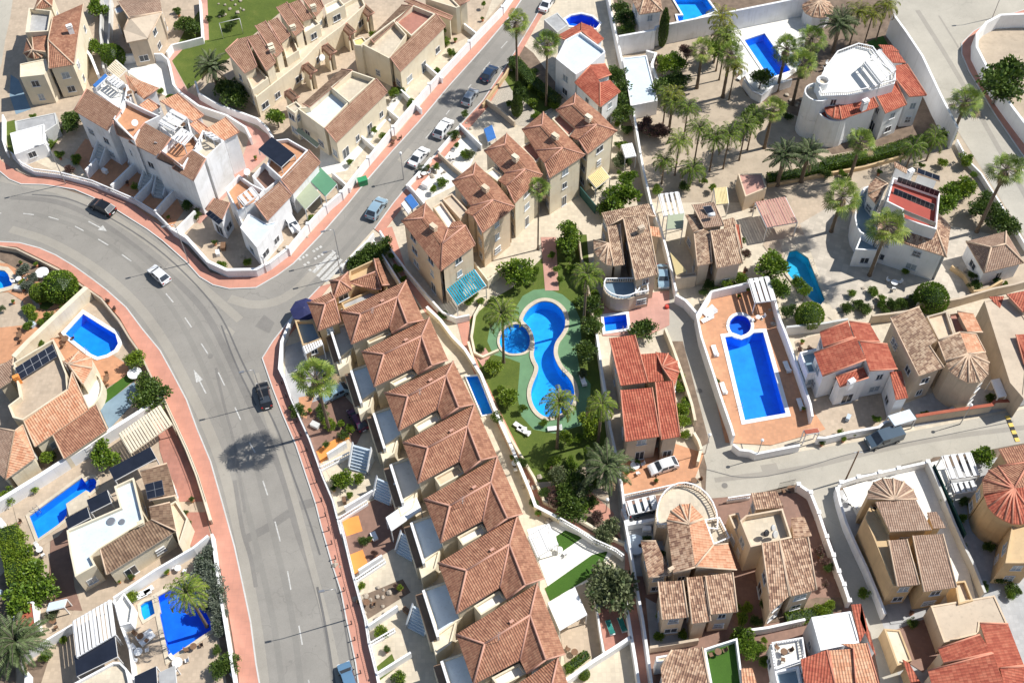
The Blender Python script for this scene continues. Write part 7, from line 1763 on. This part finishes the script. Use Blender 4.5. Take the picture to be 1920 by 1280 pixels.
# ---- things scattered about the yards, kept clear of houses and pools
def clear(q,r=.5):
    for f,z,h in FOOT:
        for dx,dy in ((0,0),(r,0),(-r,0),(0,r),(0,-r)):
            if inside((q.x+dx,q.y+dy),f): return False
    for p in POOLS:
        for dx,dy in ((0,0),(.8,0),(-.8,0),(0,.8),(0,-.8)):
            if inside((q.x+dx,q.y+dy),p): return False
    return True
ry=random.Random(21)
def crate(q,desc='pale storage box'):
    b=P(q); a=ry.uniform(0,3); c,s=math.cos(a),math.sin(a); m=MB(); w=ry.uniform(.35,.6); h=ry.uniform(.35,.8); o=Vector((b.x,b.y,.05))
    m.box(o,(c*w,s*w,0),(-s*w*.6,c*w*.6,0),(0,0,h)); m.box(o+Vector((0,0,h)),(c*w*1.05,s*w*1.05,0),(-s*w*.65,c*w*.65,0),(0,0,.05)); auto(m.build('storage_box',ry.choice(['white','lightgrey','wood','bluegrey']),None,(b.x,b.y,0)),desc,px(q),'box','storage boxes in the yards')
def yard(poly,n,kinds):
    n=max(2,round(n*.5)); xs=[p[0] for p in poly]; ys=[p[1] for p in poly]; k=0; t=0
    while k<n and t<n*30:
        t+=1; q=(ry.uniform(min(xs),max(xs)),ry.uniform(min(ys),max(ys)))
        if not inside(q,poly) or not clear(P(q)): continue
        k+=1; c=ry.choice(kinds)
        if c=='x': crate(q)
        elif c=='p': pot(q,ry.choice(['bg','bd','bl','bp']),ry.uniform(.28,.5))
        elif c=='t': table(q,.4,ry.choice(['white','wood']),2,'little yard table',rot=ry.uniform(0,3))
        elif c=='r': rocks(q,2,.8)
        elif c=='T': plant(ry.choice(['bg','bd','bl','bo']),q,ry.uniform(2,3),ry.uniform(1.0,1.6),'small yard tree','tree',group='small yard trees')
        else: plant(c,q,ry.uniform(.8,1.6),ry.uniform(.45,.9),{'bg':'leafy green yard shrub','bd':'dark leafy yard shrub','bl':'pale lime yard shrub','bp':'reddish yard shrub','bs':'silvery yard shrub','bo':'olive-toned yard shrub'}[c],'shrub',group='yard shrubs')
tile(0,0,1)
K=['bg','bd','bl','p','p','p','x','x','t','bo']
yard([(560,300),(600,310),(690,250),(800,130),(900,40),(930,10),(900,10),(780,110),(700,200)],22,K+['T','bg'])
yard([(805,300),(858,240),(895,275),(865,340),(790,370),(770,350)],14,K+['bs','r'])
yard([(912,190),(960,115),(1000,150),(1050,190),(1000,235),(940,225)],16,K+['r','bs'])
yard([(45,300),(165,335),(290,390),(330,430),(345,400),(210,300),(120,280)],16,K)
yard([(200,110),(300,105),(320,150),(350,200),(280,170)],8,K+['t'])
yard([(205,20),(300,60),(370,70),(372,20),(300,-5)],5,K+['T'])
yard([(355,430),(400,500),(500,495),(560,450),(520,440),(440,480),(380,410)],12,K+['r'])
yard([(0,470),(95,500),(155,540),(90,600),(40,640),(0,600)],16,K+['bs','bl','bg'])
yard([(175,530),(215,600),(225,590),(190,555)],3,['p','bd'])
yard([(225,640),(290,720),(250,760),(180,700),(190,670)],6,K)
yard([(30,850),(170,830),(210,870),(150,870),(60,920)],10,['p','p','bd','bg','t'])
yard([(20,930),(100,1040),(110,1100),(60,1110),(20,1050)],8,['bl','bg','p','t'])
yard([(215,1130),(390,1010),(395,1060),(280,1140)],7,K)
yard([(230,1150),(330,1250),(440,1280),(430,1180),(330,1240),(240,1230)],8,['p','t','x','bd'])
yard([(0,1100),(110,1150),(130,1180),(60,1280),(0,1280)],12,K)
yard([(540,690),(570,760),(620,740),(600,660)],6,K)
yard([(560,770),(610,880),(660,860),(700,860),(650,780)],10,K+['bl','t'])
yard([(605,880),(640,960),(700,930),(700,880)],7,K)
yard([(640,980),(670,1080),(720,1040),(740,1000)],7,['p','x','t','bd'])
yard([(670,1090),(700,1200),(760,1170),(770,1090)],12,K+['r'])
yard([(700,1210),(720,1280),(790,1280),(780,1200)],6,K)
yard([(800,560),(870,640),(900,700),(930,780),(1000,920),(1000,940),(900,760),(840,640)],10,['p','p','bd','t'])
yard([(1000,960),(1100,1010),(1130,1060),(1080,1060),(1010,1010)],4,['p','t'])
yard([(1060,1200),(1170,1190),(1140,1220),(1060,1270)],5,K)
yard([(1030,900),(1160,900),(1160,1000),(1080,970)],8,['bg','bd','bo','bp','r'])
yard([(1060,440),(1110,440),(1150,840),(1090,860)],12,['bd','bd','bg','bo'])
yard([(885,620),(930,580),(945,700),(980,840),(940,780)],5,['bg','bl'])
yard([(1175,200),(1200,380),(1160,380),(1150,250)],12,['bd','bg','T','bl'])
yard([(1170,80),(1235,160),(1240,320),(1215,300)],5,['bp','bg'])
yard([(1230,300),(1430,340),(1420,380),(1260,370)],10,['bg','bd','p','bl'])
yard([(1390,170),(1440,190),(1500,220),(1470,260),(1420,210)],8,['bg','r','bd'])
yard([(1480,340),(1790,300),(1800,330),(1480,380)],9,['bg','bd','p'])
yard([(1795,290),(1900,450),(1850,450),(1780,350)],14,['bd','bg','T','bl','p'])
yard([(1555,575),(1720,560),(1720,580),(1580,600)],14,['bd','bo','bg'])
yard([(1790,480),(1840,560),(1900,540),(1850,520)],6,['bd','p'])
yard([(1380,470),(1430,600),(1400,540),(1320,540)],12,['bd','bg','bl','p'])
yard([(1480,610),(1530,640),(1530,700),(1500,680)],6,['p','bp','x'])
yard([(1540,770),(1690,780),(1600,820),(1540,820)],6,['p','bg','x'])
yard([(1720,770),(1900,740),(1880,760),(1730,790)],8,['p','p','x','bd'])
yard([(1250,640),(1320,840),(1300,840),(1270,740)],8,['bg','bl','p'])
yard([(1170,870),(1300,860),(1280,900),(1180,910)],5,['p','x'])
yard([(1180,950),(1240,960),(1240,1060),(1200,1080)],8,['p','x','bd'])
yard([(1220,1120),(1230,1200),(1350,1190),(1540,1130),(1540,1110),(1400,1130)],14,['p','bg','bd','bl'])
yard([(1500,930),(1590,1130),(1550,1120),(1490,980)],7,['p','bp'])
yard([(1580,930),(1640,960),(1660,1100),(1600,990)],8,['p','t','x','bg'])
yard([(1740,880),(1850,1130),(1920,1130),(1920,1000),(1850,950)],22,['bd','bd','p','bg'])
yard([(1690,1150),(1770,1150),(1760,1260)],5,['p','bd'])
yard([(1350,1190),(1440,1180),(1440,1260),(1370,1260)],8,['bg','bl','p'])
yard([(1900,60),(1870,130),(1920,200),(1920,60)],3,['bd'])
# ================================================================ VEHICLES
tile(0,0,1)
car('black car driving towards the left along the bend of the main road',(194,394),(175,385),'suv','black')
car('white hatchback driving up the middle of the main road',(300,520),(281,503),'hatch','white')
car('black saloon parked against the right pavement of the main road',(497,745),(491,718),'sedan','black')
car('blue-grey hatchback half cut off by the bottom edge of the main road',(654,1274),(646,1250),'hatch','blue')
car('sky blue estate car parked nearest the zebra crossing in the side street',(707,396),(724,371),'suv','skyblue')
car('white saloon parked in the side street behind the sky blue car',(786,299),(803,279),'sedan','white')
car('white boxy car parked in the side street, between saloon and black-roofed car',(832,246),(847,225),'suv','white')
car('pale car with a dark roof parked beside the palm shadow',(882,187),(894,168),'hatch','silver')
car('dark blue car parked highest but one in the side street',(918,143),(933,122),'hatch','navy')
car('white car parked at the top edge of the side street',(1026,12),(1038,-6),'sedan','white')
car('small white car in the drive of the corner house with the green awning',(548,424),(556,436),'small','white')
car('silver-blue car under the tall bushy palm in a front garden',(629,741),(610,750),'hatch','skyblue')
car('white hatchback parked on the terracotta drive beside the road',(1243,878),(1218,886),'hatch','white')
car('pale blue car parked in the alley beside the round-bay tan house',(1242,523),(1244,545),'sedan','skyblue')
car('dark green-grey car under the glazed car port by the curved villa',(1205,958),(1230,950),'hatch','grey')
car('dark blue-grey van with pale roof on the road below the bright red-roofed house',(1655,827),(1620,838),'van','grey')
car('dark wine-red car half hidden in the shade of a terrace patio',(672,790),(660,770),'hatch','wine')
b=P((1658,826)); m=MB()
# ================================================================ STREET LAMPS AND POSTS
lamp((355,494),8.5,arm=(300,508)); lamp((124,346),8.5,arm=(60,362)); lamp((497,757),8.0,arm=(440,770)); lamp((637,486),6.5,arm=(600,495)); lamp((1860,35),6.5,arm=(1800,40)); lamp((648,1162),9,arm=(600,1172)); lamp((757,337),5.5); lamp((500,512),3.5); lamp((640,520),6,arm=(600,530)); lamp((735,262),4); lamp((1136,960),3.2); lamp((1418,860),4.5); lamp((1800,795),4.5); lamp((1322,850),4.5); lamp((397,335),4.5)
# wheeled bin
c=P((681,346)); o=empty('wheeled_bin',c); tag(o,'green wheeled rubbish bin on the side street pavement','rubbish bin'); m=MB(); m.box(c+Vector((0,0,.12)),(.62,.25,0),(-.16,.4,0),(0,0,1.0)); m.build('bin_body','bin_green',o)
m=MB(); m.box(c+Vector((0,0,1.12)),(.66,.27,0),(-.18,.45,0),(0,0,.12)); m.build('lid','bin_green',o)
for sx,sy in ((-1,-1),(1,-1),(1,1),(-1,1)): m=MB(); p=c+Vector((.5*sx-.1*sy,.2*sx+.33*sy,.08)); m.tube(p-Vector((0,.04,0)),p+Vector((0,.04,0)),.08,.08,8); m.build('wheel','rubber',o)
# road speed-bump strip, yellow and black
A,B=P((1888,780)),P((1908,828)); d=(B-A)/7; o=empty('speed_bump',A); tag(o,'yellow and black striped barrier strip across the right road','speed bump')
for k in range(7): m=MB(); m.box(A+d*(k+.5)+Vector((0,0,.03)),d*.5,Vector((-d.y,d.x,0)).normalized()*.28,(0,0,.09)); m.build('segment','yellow_paint' if k%2==0 else 'rubber',o)
# bollards on the terrace pavement
n_=0
tile(0,0,1)
for i,(x,y) in enumerate([(524,720),(532,745),(541,768),(551,792),(560,818),(571,845),(580,875),(589,905),(599,940),(606,968),(612,995),(618,1020),(625,1048),(634,1080),(641,1108),(648,1140),(655,1170),(661,1200),(667,1232),(672,1262)]):
    c=P((x+5,y)); o=empty('bollard',c); m=MB(); m.tube(c,c+Vector((0,0,.95)),.07,.06,8); m.build('post','iron',o); m=MB(); 
    for f in ico(c+Vector((0,0,1.0)),.1,1): m.face(f,0,None,True)
    m.build('cap','iron',o); auto(o,'short black pavement bollard',(x,y),'bollard','bollards on the right pavement of the main road')
# fence of black railings by the left pavement and on the terrace street wall
def railing(label,pts,h0,h1,step=.16,mat='iron',top=True):
    p=[P(q,h1) for q in pts]; o=empty('metal_railing',(p[0].x,p[0].y,0)); m=MB(); r2=MB()
    for i in range(len(p)-1):
        a,b=p[i],p[i+1]; L=(b-a).length; d=(b-a)/L
        for k in range(int(L/step)): q=a+d*(k+.5)*step; m.tube((q.x,q.y,h0),(q.x,q.y,h1),.018,.018,3,caps=False,sm=False)
        for z in (h0+.08,h1-.05): r2.tube((a.x,a.y,z),(b.x,b.y,z),.025,.025,4)
    m.build('bars',mat,o); r2.build('rail',mat,o); tag(o,label,'railing')
railing('black railing along the left pavement below the slatted pergola',[(303,738),(327,790),(350,840),(369,888),(384,936)],1.2,1.9)
railing('black railing on the street wall of the upper front gardens',[(545,742),(580,818),(604,886),(624,933),(638,985)],1.0,1.8,.22)
railing('black railing on the street wall of the lower front gardens',[(638,970),(662,1073),(685,1155),(692,1200),(707,1260)],1.0,1.8,.22)
railing('grey railing round the raised white pool terrace',[(1395,143),(1412,166),(1428,175)],1.6,2.4,.2,'steel')
railing('dark gate railing between piers of the taupe-roofed villa',[(1612,890),(1640,885)],0,1.4)
railing('dark sliding gate railing near the red turret house',[(1690,872),(1730,862)],0,1.5)
railing('dark gate railing of the satellite dish house plot',[(1462,905),(1493,898)],0,1.5)
# green screen fence
for lab,a,b in (('dark green screen fence between the stepped houses and the leafy garden',(1088,350),(1117,385)),('dark green screen on the wall beside the red turret house',(1752,870),(1812,1000))):
    A,B=P(a,1.9),P(b,1.9); d=(B-A); m=MB(); m.box(((A+B)/2).xy.to_3d(),d/2,Vector((-d.y,d.x,0)).normalized()*.06,(0,0,1.9)); o=m.build('screen_fence','screen_green',None,(A.x,A.y,0)); tag(o,lab,'fence')
# blue covers
for lab,pts,z,mt in (('blue tarpaulin over a patio by the row of parked cars',[(1710,970),(1770,940),(1800,1035)],1.2,'blue_cloth'),):
    tile(480,0); canopy(lab,pts,z,mt)
tile(740,250); canopy('blue awning at the corner patio beside the nearest stepped house',[(75,490),(120,455),(180,535)],2.4,'blue_cloth'); canopy('white roof panel next to the blue corner awning',[(50,530),(80,500),(130,570)],2.2,'white')
tile(960,0)
# sun loungers, tables
tile(0,0,1)
for q,hd in (((272,1192),(258,1202)),((278,1200),(264,1212)),((262,1120),(252,1125)),((270,1115),(260,1120)),((275,1110),(266,1116)),((1327,584),(1340,576)),((1333,590),(1346,582)),((1326,600),(1338,594)),((1340,660),(1344,672)),((1356,730),(1361,745)),((1475,690),(1481,705)),((1500,760),(1505,775)),((1385,133),(1392,127)),((1390,146),(1397,140)),((1093,715),(1098,730)),((1040,805),(1052,804)),((975,802),(990,812)),((982,810),(996,818))): lounger(q,hd)
tile(960,960)
for q,hd in (((735,870),(760,940)),((825,850),(850,920))): lounger(q,hd,'teal_cushion',desc='teal cushioned sun lounger')
tile(0,0,1)
table((1190,877),.6,'white',4,'oval white patio table'); table((40,1215),.5,'white',0,'small white garden table'); table((1300,905),.4,'wood',2,'small patio table'); table((1555,130),.5,'white',4,'poolside white table'); table((1420,600),.35,'white',2,'round terrace table'); table((38,528),.4,'white',2,'white table'); table((262,1225),.5,'white',3,'white terrace table'); table((365,1215),.4,'wood',2,'dark poolside table'); table((335,1245),.6,'white',3,'low white table'); table((1480,920),.4,'wood',2,'dark patio table'); table((255,92),.5,'wood',3,'dark yard table'); table((1415,385),.5,'wood',3,'wooden table'); table((1675,535),.5,'white',3,'pale yard table'); table((740,265),.45,'wood',3,'dark garden table'); table((125,640),.5,'wood',3,'grey table')
# roof patio furniture at height
table((245,180),.4,'wood',3,'roof patio table',z=7.72); table((300,265),.4,'white',3,'white roof patio table',z=7.72); table((345,240),.4,'wood',2,'dark roof patio table',z=7.72); table((372,262),.4,'wood',2,'small roof patio table',z=7.72); table((1345,1225),.4,'wood',2,'astroturf terrace table',z=3.4); table((1468,1225),.4,'wood',3,'black roof terrace table',z=3.2)
# slides and toys
c=P((1250,577)); m=MB(); m.tube(c,c+Vector((0,0,.5)),.35,.25,8); tag(m.build('toy','red_plastic',None,c),'small red plastic toy at the end of the alley','toy')
for q,n,r in (((225,235),6,3),((430,15),14,3),((265,245),8,2),((822,318),10,2),((1140,990),8,2.5),((700,1130),16,2.8),((1650,560),8,3),((1440,590),6,2),((800,320),8,2),((1485,190),7,1.5),((635,1050),4,1),((565,430),6,2),((1800,510),3,1),((480,1225),0,1),((870,245),6,2),((1050,960),6,2),((1000,905),6,1.5)): rocks(q,n,r)
# pole with cables shadow line
c=P((1585,900)); o=empty('utility_pole',c); m=MB(); m.tube(c,c+Vector((0,0,7.2)),.11,.08,8); m.build('pole','wood',o); m=MB(); m.box(c+Vector((0,0,6.9)),(.5,0,0),(0,.05,0),(0,0,.08)); m.build('crossarm','steel',o); tag(o,'tall dark utility pole at the start of the sunken lane','pole')
# swing set on the lawn
tile(0,0)
for k,(a,b) in enumerate([((1635,150),(1675,290)),((1790,100),(1825,250))]):
    p,q=P(a),P(b); m=MB()
o=empty('garden_arch',P((1675,290))); m=MB()
for q in ((1675,290),(1825,255)): p=P(q); m.tube(p,p+Vector((0,0,3.2)),.06)
m.build('post','frame_white',o); m=MB(); a,b=P((1675,290)),P((1825,255)); m.tube(a+Vector((0,0,3.2)),b+Vector((0,0,3.2)),.05); m.build('crossbar','frame_white',o); tag(o,'thin white frame with a crossbar standing on the long lawn','frame')
tile(1180,60,4.266)
# satellite dishes on walls
tile(0,0,1)
for q,z,l in (((603,108),3.2,'white satellite dish on an entrance roof of the brown terrace'),((1110,1060),.5,'pale round plastic tub cover') ,((462,322),5.4,'white satellite dish on the corner house roof patio'),((252,230),8.0,'white satellite dish among the white roof patios')):
    if 'tub' in l: continue
    c=P(q,z+.8); m=MB(); m.tube(c,c+Vector((.12,-.15,.12)),.15,.5,14); m.tube((c.x,c.y,z-.4),c,.04); o=m.build('satellite_dish','white',None,(c.x,c.y,z)); tag(o,l,'satellite dish')
c=P((1190,1025)); m=MB(); m.tube(c,c+Vector((0,0,.7)),1.3,1.3,20); m.tube(c+Vector((0,0,.7)),c+Vector((0,0,.78)),1.36,1.3,20); tag(m.build('round_tub','bluegrey',None,c),'round pale blue covered tub beside the narrow path wall','tub')
for lab,q in (('round white stone table in the bed beside the curved-end pool lawn',(255,705)),('round white parasol base among bushes near the left road bend',(82,517))):
    c=P(q); o=empty('round_table',c); m=MB(); m.tube(c+Vector((0,0,.72)),c+Vector((0,0,.8)),.95,.95,18); m.build('tabletop','white',o); m=MB(); m.tube(c,c+Vector((0,0,.72)),.2,.16,10); m.build('pedestal','white',o); tag(o,lab,'table')
# ================================================================ finish
build_pools(); windows(); finish_labels()
